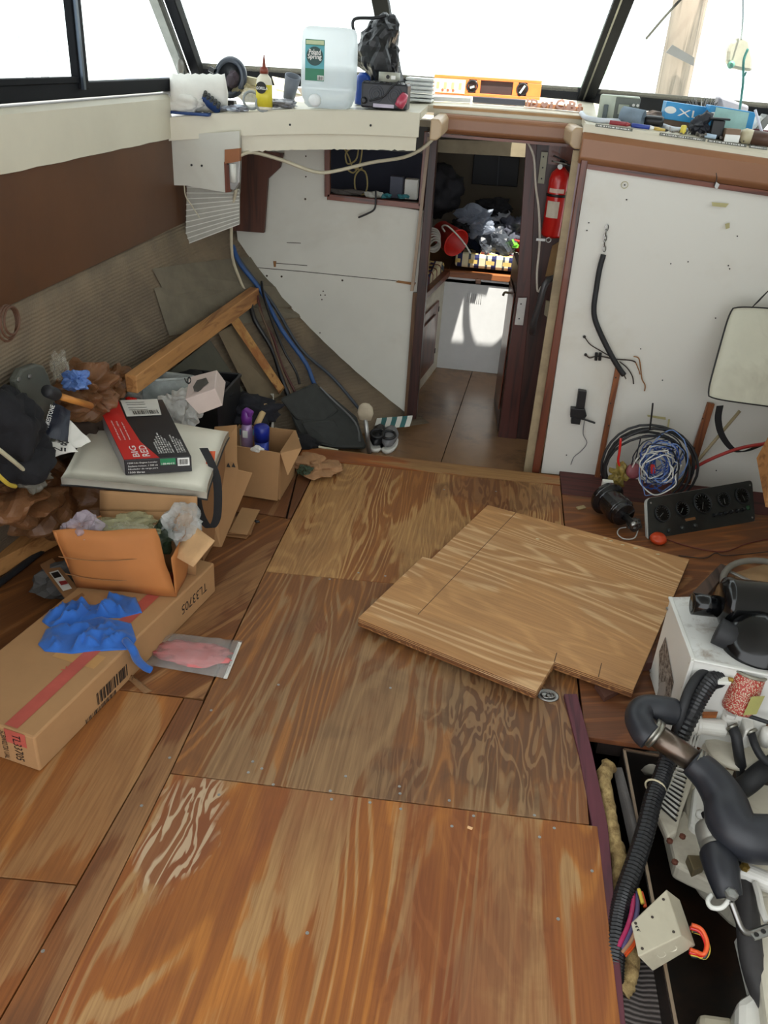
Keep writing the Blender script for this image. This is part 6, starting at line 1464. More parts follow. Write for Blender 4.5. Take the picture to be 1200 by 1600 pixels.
# left end: folded white cloth on a blue tray, lamp housing, brush
t = T('towel_roll', 'white ribbed towel roll at the left end of the dash', 'towel', DB(312, 4.02))
c = DB(312, 4.02); b = B()
pr_ = [(.0, -.13)]+[(.075+.005*(k % 2), -.12+.016*k) for k in range(16)]+[(0, .13)]
link(B().lathe(pr_, c+V((0, 0, .078)), V((1, .35, .05)), 24), 'roll', M('towel_white', (222, 220, 212), .85, var=.06, bump=.4), t, smooth=True)
c = DB(282, 3.96); one(B().blob(c+V((0, 0, .05)), (.24, .10, .10), 70, .3, 1.6, 4, floor=c.z+.004), 'white_cloth', M('towel_white', (222, 220, 212), .85), 'white cloth slumped in front of the towel roll at the left end of the dash', 'cloth')
c = DB(290, 3.95); one(B().box(c+V((0, -.01, .008)), (.24, .06, .012)), 'blue_tray', M('dark_blue', (32, 62, 116), .5), 'dark blue folded sheet under the white cloth on the dash', 'tray', bevel=.004)
t = T('scrub_brush', 'blue scrub brush with grey bristles on the dash', 'brush', DB(330, 3.97)); c = DB(330, 3.97)+V((0, 0, .035)); ax = V((.75, 0, -.5)).normalized()
link(B().lathe([(0, -.05), (.03, -.04), (.034, 0), (.03, .04), (0, .05)], c, ax, 14, sx=.5), 'body', M('dark_blue', (32, 62, 116), .5), t, smooth=True)
b = B()
for k in range(5):
    for j in range(3): b.lathe([(.007, 0), (.008, .02)], c+ax*(-.036+.018*k)+V((.006, -.012+0*j, .010))+V((.4, 0, .9))*(-.01+.012*j)*.6, V((.35, -.7, .5)), 6)
link(b, 'bristles', M('bristle_grey', (70, 72, 70), .9), t, kind='stuff')
t = T('lamp_housing', 'round black lamp housing standing on the dash beside the towel roll', 'lamp', DB(358, 4.2)); c = UP(360, 121, 4.2)
link(B().ring(c, V((-.3, -1, .15)), .073, .016, 30, 8), 'rim', M('slate_black', (40, 48, 60), .35, coat=.3), t, smooth=True)
link(B().lathe([(.07, .03), (.055, .0), (.02, -.01), (0, -.01)], c+V((.01, .02, 0)), V((-.3, -1, .15)), 24), 'bowl', black, t, smooth=True)
link(B().blob(c+V((.015, -.02, -.01)), (.06, .04, .08), 3, .3, 2, 2), 'motor', M('maroon_dark', (58, 46, 54), .6), t)
link(B().cyl(c+V((-.075, 0, .02)), c+V((-.1, 0, .03)), .012, 10), 'knob', black, t)
link(B().box(DB(360, 4.2)+V((0, 0, .015)), (.05, .05, .03)), 'foot', black, t, bevel=.004)
one(B().box(UP(392, 127, 4.25)+V((0, 0, -.005)), (.10, .06, .045), Matrix.Rotation(.1, 3, 'Y')), 'foam_block', M('foam_beige', (206, 196, 164), .8), 'beige foam block behind the glue bottle', 'foam')
one(B().blob(UP(385, 143, 4.2), (.13, .10, .07), 206, .4, 2, 3), 'beige_bag', FILM('beige_bag', (200, 188, 150), .8), 'crumpled beige bag under the foam block', 'bag')
t = T('safety_goggles', 'clear grey goggles leaning on the glue bottle', 'goggles', DB(393, 4.0)); c = DB(393, 4.0)+V((.0, 0, .04))
link(B().ring(c, V((.4, -1, .2)), .035, .006, 22, 6), 'rim', M('goggle_grey', (140, 146, 146), .3), t, smooth=True)
link(B().ring(c+V((.055, -.01, -.01)), V((.2, -1, .2)), .03, .006, 22, 6), 'rim', M('goggle_grey', (140, 146, 146), .3), t, smooth=True)
link(B().lathe([(0, 0), (.034, .001)], c, V((.4, -1, .2)), 20), 'lens', FILM('lens_clear', (200, 206, 204), .3, .05, .1), t)
c = DB(365, 3.97); one(B().blob(c+V((0, 0, .014)), (.12, .05, .03), 207, .4, 2, 3, floor=c.z), 'silver_wrapper', M('silver_foil', (150, 156, 166), .3, .5), 'crumpled silver blue foil beside the scrub brush', 'foil')
# glue bottle
t = T('glue_bottle', 'wood glue bottle with a yellow label and red-brown nozzle on the dash', 'glue bottle', DB(413, 4.0)); c = DB(413, 4.0)
link(B().lathe([(.030, 0), (.033, .006), (.033, .105), (.028, .125), (.016, .14), (.014, .146)], c, Z_, 24, X_, 1.1, .75), 'bottle', M('bottle_cream', (222, 216, 196), .35), t, smooth=True)
gm = M('glue_cap', (128, 60, 44), .4); link(B().lathe([(.019, .142), (.018, .165), (.008, .17), (.006, .19), (.002, .215)], c, Z_, 18), 'nozzle', gm, t, smooth=True)
lb_ = []
link(B().lathe([(.0337, .012), (.0337, .100)], c, Z_, 24, X_, 1.1, .75), 'label', M('label_yellow', (222, 206, 60), .45), t, smooth=True)
link(B().lathe([(.0, 0), (.024, .0005)], c+V((-.006, -.027, .088)), -Y_, 20), 'label_badge', ink, t)
txt('GORILLA', c+V((-.028, -.030, .080)), V((.052, .0, 0)), V((0, 0, .012)), whiteink, t, bold=.02)
# grey cup, papers
t = T('grey_cup', 'grey plastic cup lying tilted behind the water jug', 'cup', DB(455, 4.15)); c = UP(458, 135, 4.15)
link(B().lathe([(.026, 0), (.036, .10), (.033, .10), (.023, .006), (0, .006)], c+V((-.02, 0, -.05)), V((.28, -.3, 1)), 22), 'cup', M('cup_grey', (112, 118, 128), .5), t, smooth=True)
c = DB(440, 4.05); one(B().blob(c+V((0, 0, .02)), (.14, .10, .045), 208, .5, 2.2, 3, floor=c.z), 'wrapper_pile', M('wrapper_mix', (130, 130, 134), .4, .2, var=.6, sc=30), 'pile of crumpled grey wrappers between the glue bottle and the water jug', 'wrappers')
one(B().prism([UP(432, 142, 4.35), UP(470, 150, 4.35), UP(455, 128, 4.5), UP(425, 122, 4.5)], (0, 0, .008)), 'paper_sheet', M('paper_cream', (214, 206, 176), .7), 'cream folded paper behind the wrapper pile on the dash', 'paper')
# water jug
t = T('water_jug', 'big half full water jug with a green label standing on the dash', 'water jug', DB(513, 4.02)); c = DB(513, 4.02)
jg = N('jug_plastic'); jg.set(Base_Color=lin((226, 232, 234)), Roughness=.2, Alpha=.6); jtl = jg.n('ShaderNodeBsdfTranslucent'); jtl.inputs[0].default_value = (.86, .90, .92, 1)
jm = jg.n('ShaderNodeMixShader'); jm.inputs[0].default_value = .45; jg.l(jg.p.outputs[0], jm.inputs[1]); jg.l(jtl.outputs[0], jm.inputs[2]); jg.l(jm.outputs[0], jg.t.nodes['Material Output'].inputs['Surface']); jg = jg.m
def rbox(c, sx, sy, prof, n=32):
    vs = []; fs = []
    for s_, h_ in prof:
        for k in range(n):
            q = 2*math.pi*k/n; cx = math.copysign(abs(math.cos(q))**.35, math.cos(q)); cy = math.copysign(abs(math.sin(q))**.35, math.sin(q))
            vs.append(c+V((cx*sx/2*s_, cy*sy/2*s_, h_)))
    for i in range(len(prof)-1):
        for k in range(n): fs.append((i*n+k, i*n+(k+1) % n, (i+1)*n+(k+1) % n, (i+1)*n+k))
    fs += [tuple(range(n-1, -1, -1)), tuple((len(prof)-1)*n+k for k in range(n))]
    return B().add(vs, fs)
JH = .31
link(rbox(c, .235, .13, [(.72, 0), (.85, .012), (.95, .04), (1, .08), (1, JH*.5), (.99, JH*.8), (.95, JH*.93), (.86, JH*.985), (.7, JH)]), 'jug', jg, t, smooth=True)
link(rbox(c+V((0, 0, .004)), .225, .12, [(.72, 0), (.85, .012), (.95, .04), (1, .08), (1, JH*.52)]), 'water', FILM('water', (206, 220, 226), .25, .02, .3), t, smooth=True)
link(B().lathe([(.026, 0), (.026, .02), (.018, .024)], c+V((-.045, -.065, .03)), -Y_, 18), 'spigot_cap', M('cap_white', (226, 230, 230), .4), t, smooth=True)
lo = c+V((-.092, -.0665, .105)); lw = V((.083, 0, 0)); lh = V((0, 0, .155)); gl_ = M('label_green', (36, 116, 84), .4); tl_ = M('label_teal', (80, 160, 170), .4)
lp_ = decal([lo, lo+lw, lo+lw+lh, lo+lh], gl_, t, 'label')
decal([lo+lh*.30, lo+lw+lh*.30, lo+lw+lh*.86, lo+lh*.86], tl_, t, 'label_band', .002)
link(B().lathe([(0, 0), (.036, .0003)], lo+lw*.5+lh*.60+V((0, -.003, 0)), -Y_, 26), 'label_badge', M('badge_dark', (24, 66, 62), .4), t)
txt('Poland', lo+lw*.20+lh*.63+V((0, -.004, 0)), lw*.6, lh*.14, whiteink, t, bold=.02); txt('Spring', lo+lw*.14+lh*.50+V((0, -.004, 0)), lw*.72, lh*.15, whiteink, t, bold=.02)
decal([lo+lw*.04+lh*.88, lo+lw*.96+lh*.88, lo+lw*.96+lh*.98, lo+lw*.04+lh*.98], M('label_beige', (190, 200, 160), .5), t, 'label_strip', .002)
decal([lo+lw*.65+lh*.02, lo+lw*.98+lh*.02, lo+lw*.98+lh*.14, lo+lw*.65+lh*.14], whiteink, t, 'label_strip', .002)
bars(lo+lw*.68+lh*.03+V((0, -.003, 0)), lw*.26, lh*.09, ink, t, 10, seed=2)
# black bin bag, blue bottle
bgm = M('bin_bag', (12, 13, 17), .38, bump=.3, sc=10)
t = T('bin_bag', 'knotted black bin bag standing behind the black inverter', 'bag', DB(592, 4.25)); c = UP(592, 90, 4.25)
link(B().blob(c, (.20, .14, .27), 210, .34, 1.8, 4), 'bag', bgm, t)
link(B().tube([UP(556, 56, 4.2), UP(551, 40, 4.2), UP(556, 29, 4.2), UP(585, 28, 4.2), UP(604, 24, 4.2)], .007, 8), 'handle', bgm, t, smooth=True)
link(B().blob(UP(602, 45, 4.25), (.12, .10, .13), 211, .4, 2, 3), 'knot', bgm, t)
link(B().blob(UP(603, 125, 4.25), (.13, .12, .16), 212, .34, 2, 3), 'bag_bottom', bgm, t)
t = T('blue_bottle', 'dark blue bottle between the water jug and the inverter', 'bottle', DB(566, 4.18)); c = DB(566, 4.18)
link(B().lathe([(.034, 0), (.036, .01), (.036, .09), (.03, .115), (.014, .13)], c, Z_, 20), 'bottle', M('bottle_blue', (24, 66, 150), .3), t, smooth=True)
# inverter with tape roll, plug
t = T('inverter', 'black power inverter with two fan grilles on the dash', 'inverter', DB(601, 4.0)); c = DB(602, 4.0)
link(B().box(c+V((0, 0, .052)), (.20, .12, .10)), 'case', M('case_black', (28, 30, 36), .4, var=.2), t, bevel=.008)
for dx in (-.035, .045):
    for r_ in (.032, .022, .012): link(B().ring(c+V((dx, -.062, .058)), Y_, r_, .0022, 22, 5), 'fan_grille', M('grille_grey', (62, 66, 74), .4), t)
link(B().box(c+V((.0, -.0615, .014)), (.09, .002, .014)), 'sticker', M('sticker_lilac', (190, 184, 200), .5), t)
link(B().lathe([(.014, 0), (.014, .012), (.008, .02)], c+V((-.085, -.06, .03)), -Y_, 14), 'terminal', black, t)
link(B().tube([c+V((-.06, -.07, .03)), c+V((.0, -.08, .05)), c+V((.03, -.075, .085)), c+V((.06, -.05, .112))], .004, 7), 'cable', rubber, t, smooth=True)
for k in range(9): link(B().box(c+V((-.09+.0225*k, 0, .1035)), (.006, .115, .004)), 'cooling_fin', black, t)
c2 = c+V((.01, 0, .107)); t = T('tape_roll', 'greyish roll of tape lying on the black inverter', 'tape roll', c2)
link(B().lathe([(.025, 0), (.046, 0), (.046, .035), (.025, .035), (.025, 0)], c2, Z_, 30), 'roll', M('tape_greige', (160, 160, 146), .5), t, smooth=True)
link(B().lathe([(0, 0), (.008, .001)], c2+V((0, -.046, .018)), -Y_, 12), 'sticker', ink, t)
decal([c2+V((.014, -.0475, .010)), c2+V((.032, -.044, .010)), c2+V((.032, -.044, .024)), c2+V((.014, -.0475, .024))], whiteink, t, 'sticker')
t = T('red_plug', 'glossy pinkish red plug leaning on the right end of the inverter', 'plug', c+V((.08, -.09, 0)))
link(B().lathe([(.010, 0), (.02, .004), (.022, .03), (.018, .05), (.014, .06)], c+V((.068, -.085, .014)), V((.35, .35, .8)), 18), 'body', M('pink_red', (176, 60, 84), .3, coat=.4), t, smooth=True)
# white trays, black box edge
t = T('white_trays', 'stack of white plastic trays between the inverter and the orange level', 'trays', DB(655, 4.3))
c = DB(655, 4.35)
for k in range(6): link(B().box(c+V((.0+.002*(k % 2), 0, .010+.017*k)), (.13, .14, .012)), 'tray', M('tray_white', (222, 226, 226), .4), t, bevel=.004)
# orange level
t = T('spirit_level', 'orange spirit level with a hardware price label leaning below the windscreen', 'level', DB(760, 4.75)); om = M('level_orange', (236, 116, 56), .4)
a, c_ = DB(676, 4.78), DB(843, 4.74); a.z += .003; c_.z += .003; lu = (c_-a); hz_ = .088; vv = V((0, .015, hz_)); fd = V((0, .022, 0))
def lq(u, v, o=0): return a+lu*u+vv*v-fd*o
for (u0, u1, v0, v1) in ((0, 1, 0, .16), (0, 1, .84, 1), (0, .33, .16, .84), (.40, .44, .16, .84), (.74, .79, .16, .84), (.87, 1, .16, .84)):
    link(B().prism([lq(u0, v0), lq(u1, v0), lq(u1, v1), lq(u0, v1)], fd), 'frame', om, t, bevel=.002)
link(B().prism([lq(.33, .16, -.5), lq(.87, .16, -.5), lq(.87, .84, -.5), lq(.33, .84, -.5)], fd*.2), 'web', M('web_dark', (54, 34, 32), .5), t)
for u in (.365, .83):
    link(B().ring(lq(u, .5), Y_, .026, .005, 20, 6), 'vial_ring', black, t); link(B().beam(lq(u-.02, .42 if u < .5 else .3, .1), lq(u+.02, .5 if u < .5 else .7, .1), .010, .010, Y_), 'vial', M('vial_grey', (170, 180, 176), .3), t)
lp_ = decal([lq(.01, .08, .05), lq(.30, .08, .05), lq(.30, .80, .05), lq(.01, .80, .05)], M('level_label', (206, 206, 170), .5), t, 'price_label', .002)
for k in range(4): decal([lq(.03+.07*k, .30, .08), lq(.055+.07*k, .30, .08), lq(.055+.07*k, .62, .08), lq(.03+.07*k, .62, .08)], M('label_mark', (150, 150, 110), .5), t, 'label_mark', .003)
for k in range(3): link(B().lathe([(0, 0), (.007, .001)], lq(.09+.05*k, .22, .09)+V((0, -.003, 0)), -Y_, 10), 'label_dot', M('dot_red', (190, 80, 60), .5), t)
one(B().beam(DB(655, 4.40)+V((0, 0, .012)), DB(735, 4.40)+V((0, 0, .012)), .03, .02), 'aluminium_bar', alu, 'short aluminium bar in front of the left end of the orange level', 'bar', bevel=.002)
one(B().beam(DB(738, 4.42)+V((0, 0, .014)), DB(820, 4.42)+V((0, 0, .014)), .035, .026), 'black_bar', M('bar_black', (40, 42, 50), .4), 'black bar in front of the right end of the orange level', 'bar', bevel=.003)
# painted letters on a wood strip
t = T('letter_sign', 'small wood strip with pale cut-out letters and a heart right of the orange level', 'sign', DB(865, 4.36))
a, c_ = DB(820, 4.38), DB(910, 4.38); link(B().beam(a+V((0, .01, .012)), c_+V((0, .01, .012)), .02, .02), 'strip', M('sign_wood', (170, 116, 80), .6), t, bevel=.002)
lm_ = M('letter_pink', (206, 160, 146), .5); dd = (c_-a)
for u, w_, s_, h_ in ((.02, .03, 'I', .035), (.09, .13, 'D', .035), (.42, .06, 'i', .032), (.52, .15, 'C', .045), (.66, .08, 'u', .028), (.74, .14, 'B', .042), (.90, .07, 's', .035)):
    txt(s_, a+dd*u+V((0, -.004, .002)), dd*w_, V((0, 0, h_)), lm_, t, 'letter', thick=.008, bold=.04)
hc = a+dd*.33+V((0, -.004, .018)); hp_ = [hc+V((.017*math.sin(q)**3, 0, .001*(13*math.cos(q)-5*math.cos(2*q)-2*math.cos(3*q)-math.cos(4*q)))) for q in [2*math.pi*k/24 for k in range(24)]]
link(B().prism(hp_, (0, -.008, 0)), 'heart', lm_, t)
# ------------------------------------------------------------------ right dash
t = T('small_radio', 'small pale green marine radio with dark display at the left end of the right dash', 'radio', DB(965, 4.2)); c = DB(963, 4.22)
R_ = Matrix.Rotation(-.12, 3, 'Z')
link(B().box(c+V((0, 0, .05)), (.17, .10, .095), R_), 'case', M('radio_green', (178, 186, 170), .45), t, bevel=.006)
link(B().box(c+V((.03, -.052, .05)), (.105, .008, .085), R_), 'front_panel', M('radio_front', (86, 92, 84), .4), t, bevel=.003)
link(B().box(c+V((.015, -.059, .045)), (.045, .004, .04), R_), 'display', M('display_green', (150, 158, 140), .2), t, bevel=.002)
for k in range(4): link(B().lathe([(.006, 0), (.006, .005)], c+V((.055+.018*(k % 2), -.060, .035+.03*(k//2))), -Y_, 10), 'button', paper, t)
link(B().box(c+V((-.06, -.055, .03)), (.02, .012, .06), R_), 'mic_clip', M('clip_grey', (80, 90, 92), .5), t, bevel=.003)
denim = M('denim', (120, 136, 150), .85, var=.15, sc=25, bump=.3)
t = T('tape_measure', 'grey blue cloth sleeve rolled open beside the radio', 'cloth', DB(985, 4.08)); c = DB(985, 4.08)
t['category'] = 'cloth'; t.name = 'cloth_sleeve'
link(B().lathe([(.028, -.05), (.034, -.045), (.034, .05), (.030, .05), (.026, -.045)], c+V((0, 0, .033)), V((1, -.45, -.1)), 20), 'sleeve', denim, t, smooth=True)
one(B().lathe([(0, 0), (.02, 0), (.022, .01), (.022, .07), (.018, .08)], DB(1005, 4.1)+V((0, 0, .022)), V((1, -.1, 0)), 16), 'black_grip', black, 'black rubber grip right of the cloth sleeve', 'grip', smooth=True)
one(B().tube([DB(x, y)+V((0, 0, .008)) for x, y in [(908, 4.25), (915, 4.08), (935, 4.02), (955, 4.06), (985, 4.12), (1010, 4.2), (1035, 4.12), (1050, 4.05), (1072, 4.08)]], .011, 8), 'white_rope', M('rope_white', (206, 212, 220), .7), 'pale rope snaking along the front of the right dash', 'rope', smooth=True)
def pen(x0, x1, y, m1, m2, nm, lb, r_=.009):
    a = DB(x0, y)+V((0, 0, r_)); c = DB(x1, y)+V((0, 0, r_)); t = T(nm, lb, 'pen', (a+c)/2-V((0, 0, r_)))
    link(B().cyl(a, a.lerp(c, .8), r_, 12), 'barrel', m1, t, smooth=True); link(B().cyl(a.lerp(c, .8), c, r_*1.05, 12, r_*.6), 'tip', m2, t, smooth=True); return t
pen(952, 984, 3.985, M('maroon', (150, 50, 58), .4), M('maroon_light', (176, 80, 80), .4), 'marker', 'maroon marker lying at the front edge of the right dash')
pen(986, 1021, 3.975, M('marker_blue', (44, 66, 150), .4), whiteink, 'marker', 'blue marker lying at the front edge of the right dash')
pen(1021, 1043, 3.985, M('pencil_yellow', (206, 176, 90), .5), ink, 'pencil', 'short yellow pencil right of the blue marker', .006)
one(B().cyl(DB(1002, 4.03)+V((0, 0, .006)), DB(1030, 4.02)+V((0, 0, .006)), .005, 8), 'yellow_rod', M('rod_yellow', (206, 170, 90), .5), 'thin yellow rod behind the yellow pencil', 'rod')
one(B().lathe([(.008, 0), (.012, .004), (.012, .03), (.008, .034)], DB(1066, 4.0), Z_, 12), 'yellow_plug', M('cap_yellow', (220, 200, 80), .4), 'small yellow cap standing at the front of the right dash', 'lid', smooth=True)
bb = M('carton_blue', (40, 140, 196), .4, var=.08)
def bluebox(x0, x1, y, w_, h_, ang, lb, word, teal=False):
    a, c = DB(x0, y), DB(x1, y); u = (c-a); L_ = u.length; u.normalize(); n = V((-u.y, u.x, 0)).normalized(); n = n if n.y > 0 else -n
    t = T('blue_carton', lb, 'carton', (a+c)/2)
    o = a+V((0, 0, .03)); link(B().prism([o, o+u*L_, o+u*L_+V((0, 0, h_)), o+V((0, 0, h_))], n*w_), 'carton_body', bb, t, bevel=.003)
    f = o+V((0, -.002, 0)); link(B().lathe([(0, 0), (.018, .0005)], f+u*L_*.12+V((0, 0, h_*.55)), -n, 18, u, 1.4, .8), 'white_oval', whiteink, t)
    if word: txt(word, f+u*L_*.30+V((0, 0, h_*.30)), u*L_*.5, V((0, 0, h_*.4)), whiteink, t, lift=.002)
    for k in range(3): decal([o+u*L_*(.2+.25*k)+V((0, 0, h_+.001))+n*w_*.3, o+u*L_*(.3+.25*k)+V((0, 0, h_+.001))+n*w_*.3, o+u*L_*(.28+.25*k)+V((0, 0, h_+.001))+n*w_*.6], whiteink, t, 'white_mark')
    if teal:
        decal([o+u*L_*.12+V((0, -.003, .0)), o+u*L_*.85+V((0, -.003, .0)), o+u*L_*.85+V((0, -.003, h_*.95)), o+u*L_*.12+V((0, -.003, h_*.95))], M('pale_teal', (150, 190, 186), .5), t, 'pale_label')
    return t
bluebox(1034, 1100, 4.20, .10, .07, 0, 'left bright blue carton lying on the right dash', 'XL')
bluebox(1100, 1170, 4.12, .10, .085, 0, 'right blue carton with a pale teal label on the right dash', '', True)
for i, (x0, x1, z_) in enumerate(((1030, 1100, 0), (1100, 1168, 0))):
    a, c = DB(x0+4, 4.22 if i == 0 else 4.14), DB(x1-4, 4.22 if i == 0 else 4.14)
    one(B().prism([a, c, c+V((0, .1, 0)), a+V((0, .1, 0))], (0, 0, .028)), 'flat_packet', M('packet_brown', (120, 96, 80), .6), ('brown packet under the left blue carton', 'brown packet under the right blue carton')[i], 'packet')
a, c = DB(1112, 4.42), DB(1160, 4.42)
one(B().prism([a+V((0, 0, 0)), c, c+V((0, 0, .12)), a+V((0, 0, .14))], (0, .09, 0)), 'grey_case', M('case_grey', (136, 134, 142), .5), 'dull grey case behind the blue cartons', 'case', bevel=.01)
rr_ = random.Random(12)
t = T('screw_assortment', 'spilled screws, clips and small fittings along the front of the right dash', 'fittings', DB(1090, 4.0))
b = B()
for k in range(70):
    px = rr_.uniform(1045, 1200); c = DB(px, rr_.uniform(3.97, 4.07))+V((0, 0, .004)); d_ = V((rr_.uniform(-1, 1), rr_.uniform(-1, 1), rr_.uniform(0, .4))).normalized(); b.cyl(c, c+d_*rr_.uniform(.012, .03), rr_.uniform(.002, .006), 6)
link(b, 'fittings', M('fitting_mix', (110, 104, 100), .4, .5, var=.7, sc=60), t, kind='stuff'); t['kind'] = 'stuff'
t = T('black_mount', 'black plastic mount with a flat head in front of the right blue carton', 'mount', DB(1116, 4.03)); c = DB(1116, 4.03)
link(B().box(c+V((0, 0, .035)), (.05, .05, .07)), 'post', black, t, bevel=.004); link(B().box(c+V((0, 0, .075)), (.085, .06, .008)), 'head', black, t, bevel=.003)
c = DB(1090, 4.04); one(B().blob(c+V((0, 0, .04)), (.08, .07, .08), 220, .5, 2.2, 3, floor=c.z), 'black_net_bag', M('net_black', (34, 36, 44), .6), 'small black mesh bag left of the black mount', 'bag')
t = T('screwdriver', 'small screwdriver with a pale blue handle at the front of the right dash', 'screwdriver', DB(1100, 3.98)); a, c = DB(1086, 3.985)+V((0, 0, .01)), DB(1118, 3.97)+V((0, 0, .01))
link(B().cyl(a, a.lerp(c, .45), .003, 8), 'shank', steel, t); link(B().cyl(a.lerp(c, .45), c, .009, 10), 'handle', M('handle_iceblue', (170, 190, 210), .3), t, smooth=True)
t = T('flashlight', 'brown torch with a cream lens end lying at the right edge of the dash', 'torch', DB(1180, 3.99)); a = DB(1160, 4.0)+V((0, 0, .03)); c = DB(1200, 3.98)+V((0, 0, .03))
link(B().lathe([(0, -.02), (.02, -.016), (.03, 0), (.028, .03)], a, c-a, 18), 'lens_end', M('lens_cream', (190, 180, 150), .4), t, smooth=True); link(B().cyl(a+(c-a).normalized()*.03, c+V((.05, 0, 0)), .028, 18), 'body', M('torch_brown', (82, 56, 42), .5), t, smooth=True)
c = DB(1140, 3.99); t = T('small_box', 'small white and brown box left of the torch', 'box', c); link(B().box(c+V((0, 0, .025)), (.06, .05, .05)), 'box_body', M('box_brown', (128, 104, 84), .6), t, bevel=.002); link(B().box(c+V((0, -.026, .014)), (.06, .003, .028)), 'white_side', whiteink, t)
t = T('open_book', 'grey notebook leaning open at the right end of the dash', 'notebook', DB(1180, 4.2)); a = DB(1172, 4.25)
link(B().box(a+V((.02, 0, .05)), (.03, .10, .11), Matrix.Rotation(.5, 3, 'Y')), 'cover', M('book_grey', (130, 130, 126), .6), t, bevel=.002); link(B().box(a+V((-.01, -.01, .05)), (.012, .10, .10), Matrix.Rotation(.5, 3, 'Y')), 'pages', paper, t)
one(B().cyl(DB(1195, 4.02)+V((0, 0, .01)), UP(1180, 172, 4.1), .006, 8), 'white_stick', M('stick_white', (206, 206, 220), .4), 'white stick leaning on the grey notebook', 'stick')
c = DB(1185, 4.08); one(B().blob(c+V((0, 0, .03)), (.12, .08, .06), 221, .3, 2, 3, floor=c.z), 'maroon_cloth', M('maroon_cloth', (92, 30, 36), .8), 'maroon cloth scrap behind the torch', 'cloth')
c = DB(1155, 4.07); one(B().blob(c+V((0, 0, .02)), (.12, .08, .05), 222, .3, 2, 3, floor=c.z), 'white_paper_wad', paper, 'white paper wad in front of the right blue carton', 'paper')
c = DB(1025, 4.3); one(B().blob(c+V((0, 0, .02)), (.18, .10, .05), 223, .4, 2, 3, floor=c.z), 'rag_pile', M('rag_brown', (120, 100, 88), .8, var=.5, sc=30), 'brown and grey rag pile between the radio and the blue cartons', 'rags')
for i, (px, y, lb) in enumerate(((1092, 4.45, 'dark wiry brush head behind the left blue carton'),)):
    c = DB(px, y); b = B(); r2 = random.Random(i)
    for k in range(40):
        d_ = V((r2.uniform(-1, 1), r2.uniform(-.5, .5), r2.uniform(.4, 1.4))).normalized(); b.cyl(c+V((0, 0, .02)), c+V((0, 0, .02))+d_*.11, .0015, 4)
    t = T('wire_brush', lb, 'brush', c); link(b, 'bristles', M('brush_dark', (60, 62, 66), .6), t, kind='stuff'); link(B().box(c+V((0, 0, .015)), (.1, .05, .03)), 'brush_back', black, t)
# hanging jug and cord at the right pane
t = T('hanging_jug', 'small beige plastic jug with a green cap hanging on a cord in the right window', 'jug', UP(1157, 112, 4.3))
jp = [(1137, 80), (1143, 65), (1160, 55), (1172, 62), (1178, 90), (1176, 112), (1160, 110), (1142, 106), (1136, 95)]
link(B().prism([UP(x, y, 4.3) for x, y in jp], (0, .06, 0)), 'jug', M('jug_beige', (190, 184, 164), .4), t, bevel=.012)
link(B().lathe([(.014, 0), (.014, .016)], UP(1144, 100, 4.29), V((-.6, -.6, -.4)), 14), 'cap', M('cap_green', (110, 170, 150), .4), t, smooth=True)
gc = M('cord_green', (60, 120, 112), .6)
link(B().tube([UP(1161, -70, 4.3), UP(1161, 26, 4.3), UP(1158, 62, 4.28)], .004, 6, 2), 'upper_cord', M('cord_grey', (120, 126, 126), .6), t)
link(B().tube([UP(1169, 76, 4.27), UP(1162, 95, 4.27), UP(1161, 130, 4.25), UP(1156, 170, 4.2), UP(1153, 192, 4.12)], .0055, 7), 'lower_cord', gc, t, smooth=True)
link(B().tube([UP(1161, 112, 4.27), UP(1162, 120, 4.27), UP(1166, 112, 4.27)], .004, 6, 3), 'cord_loop', gc, t)

# ================================================================== DOORWAY AND FORE CABIN
t = T('fire_extinguisher', 'red fire extinguisher with a white label strapped beside the doorway', 'fire extinguisher', PY(862, 375, 4.36))
xb = PY(861, 370, 4.36); xt_ = PY(870, 262, 4.36); xr = .051; xa = Z_
XH = (xt_.z-xb.z)
link(B().lathe([(xr*.8, 0), (xr, .012), (xr, XH*.84), (xr*.85, XH*.93), (xr*.45, XH*.99), (.014, XH*1.02)], xb, xa, 28), 'cylinder', red, t, smooth=True)
link(B().lathe([(.014, 0), (.016, .02), (.012, .03)], xb+V((0, 0, XH*1.01)), xa, 14), 'valve', black, t, smooth=True)
hx = xb+V((0, -.01, XH*1.06)); link(B().beam(hx+V((.02, .0, 0)), hx+V((-.05, -.03, .012)), .016, .006), 'lower_handle', alu, t); link(B().beam(hx+V((.02, .0, .012)), hx+V((-.045, -.03, .035)), .016, .006), 'squeeze_lever', black, t)
link(B().lathe([(.012, 0), (.012, .01)], hx+V((-.01, -.02, -.01)), -Y_, 14), 'gauge', alu, t)
link(B().tube([hx+V((.01, 0, 0)), hx+V((.045, -.01, -.01)), hx+V((.05, -.01, -.06)), hx+V((.045, -.01, -.12))], .006, 8), 'hose', black, t, smooth=True)
link(B().lathe([(xr+.002, 0), (xr+.003, .012)], xb+V((0, 0, XH*.60)), xa, 28), 'strap', black, t, smooth=True)
def curvedlab(z0_, z1_, a0, a1, m_, nm):
    vs = []; n_ = 10
    for k in range(n_+1):
        q = math.radians(a0+(a1-a0)*k/n_)
        for z_ in (z0_, z1_): vs.append(xb+V((math.cos(q)*(xr+.001), math.sin(q)*(xr+.001), z_)))
    return link(B().add(vs, [(2*k, 2*k+2, 2*k+3, 2*k+1) for k in range(n_)]), nm, m_, t)
curvedlab(XH*.30, XH*.54, 215, 285, M('label_paper', (206, 196, 178), .6), 'label'); curvedlab(XH*.66, XH*.72, 215, 300, M('label_pink', (220, 190, 176), .6), 'label')
link(B().box(xb+V((.0, .06, XH*.5)), (.03, .03, XH*.8)), 'wall_bracket', alu, t)
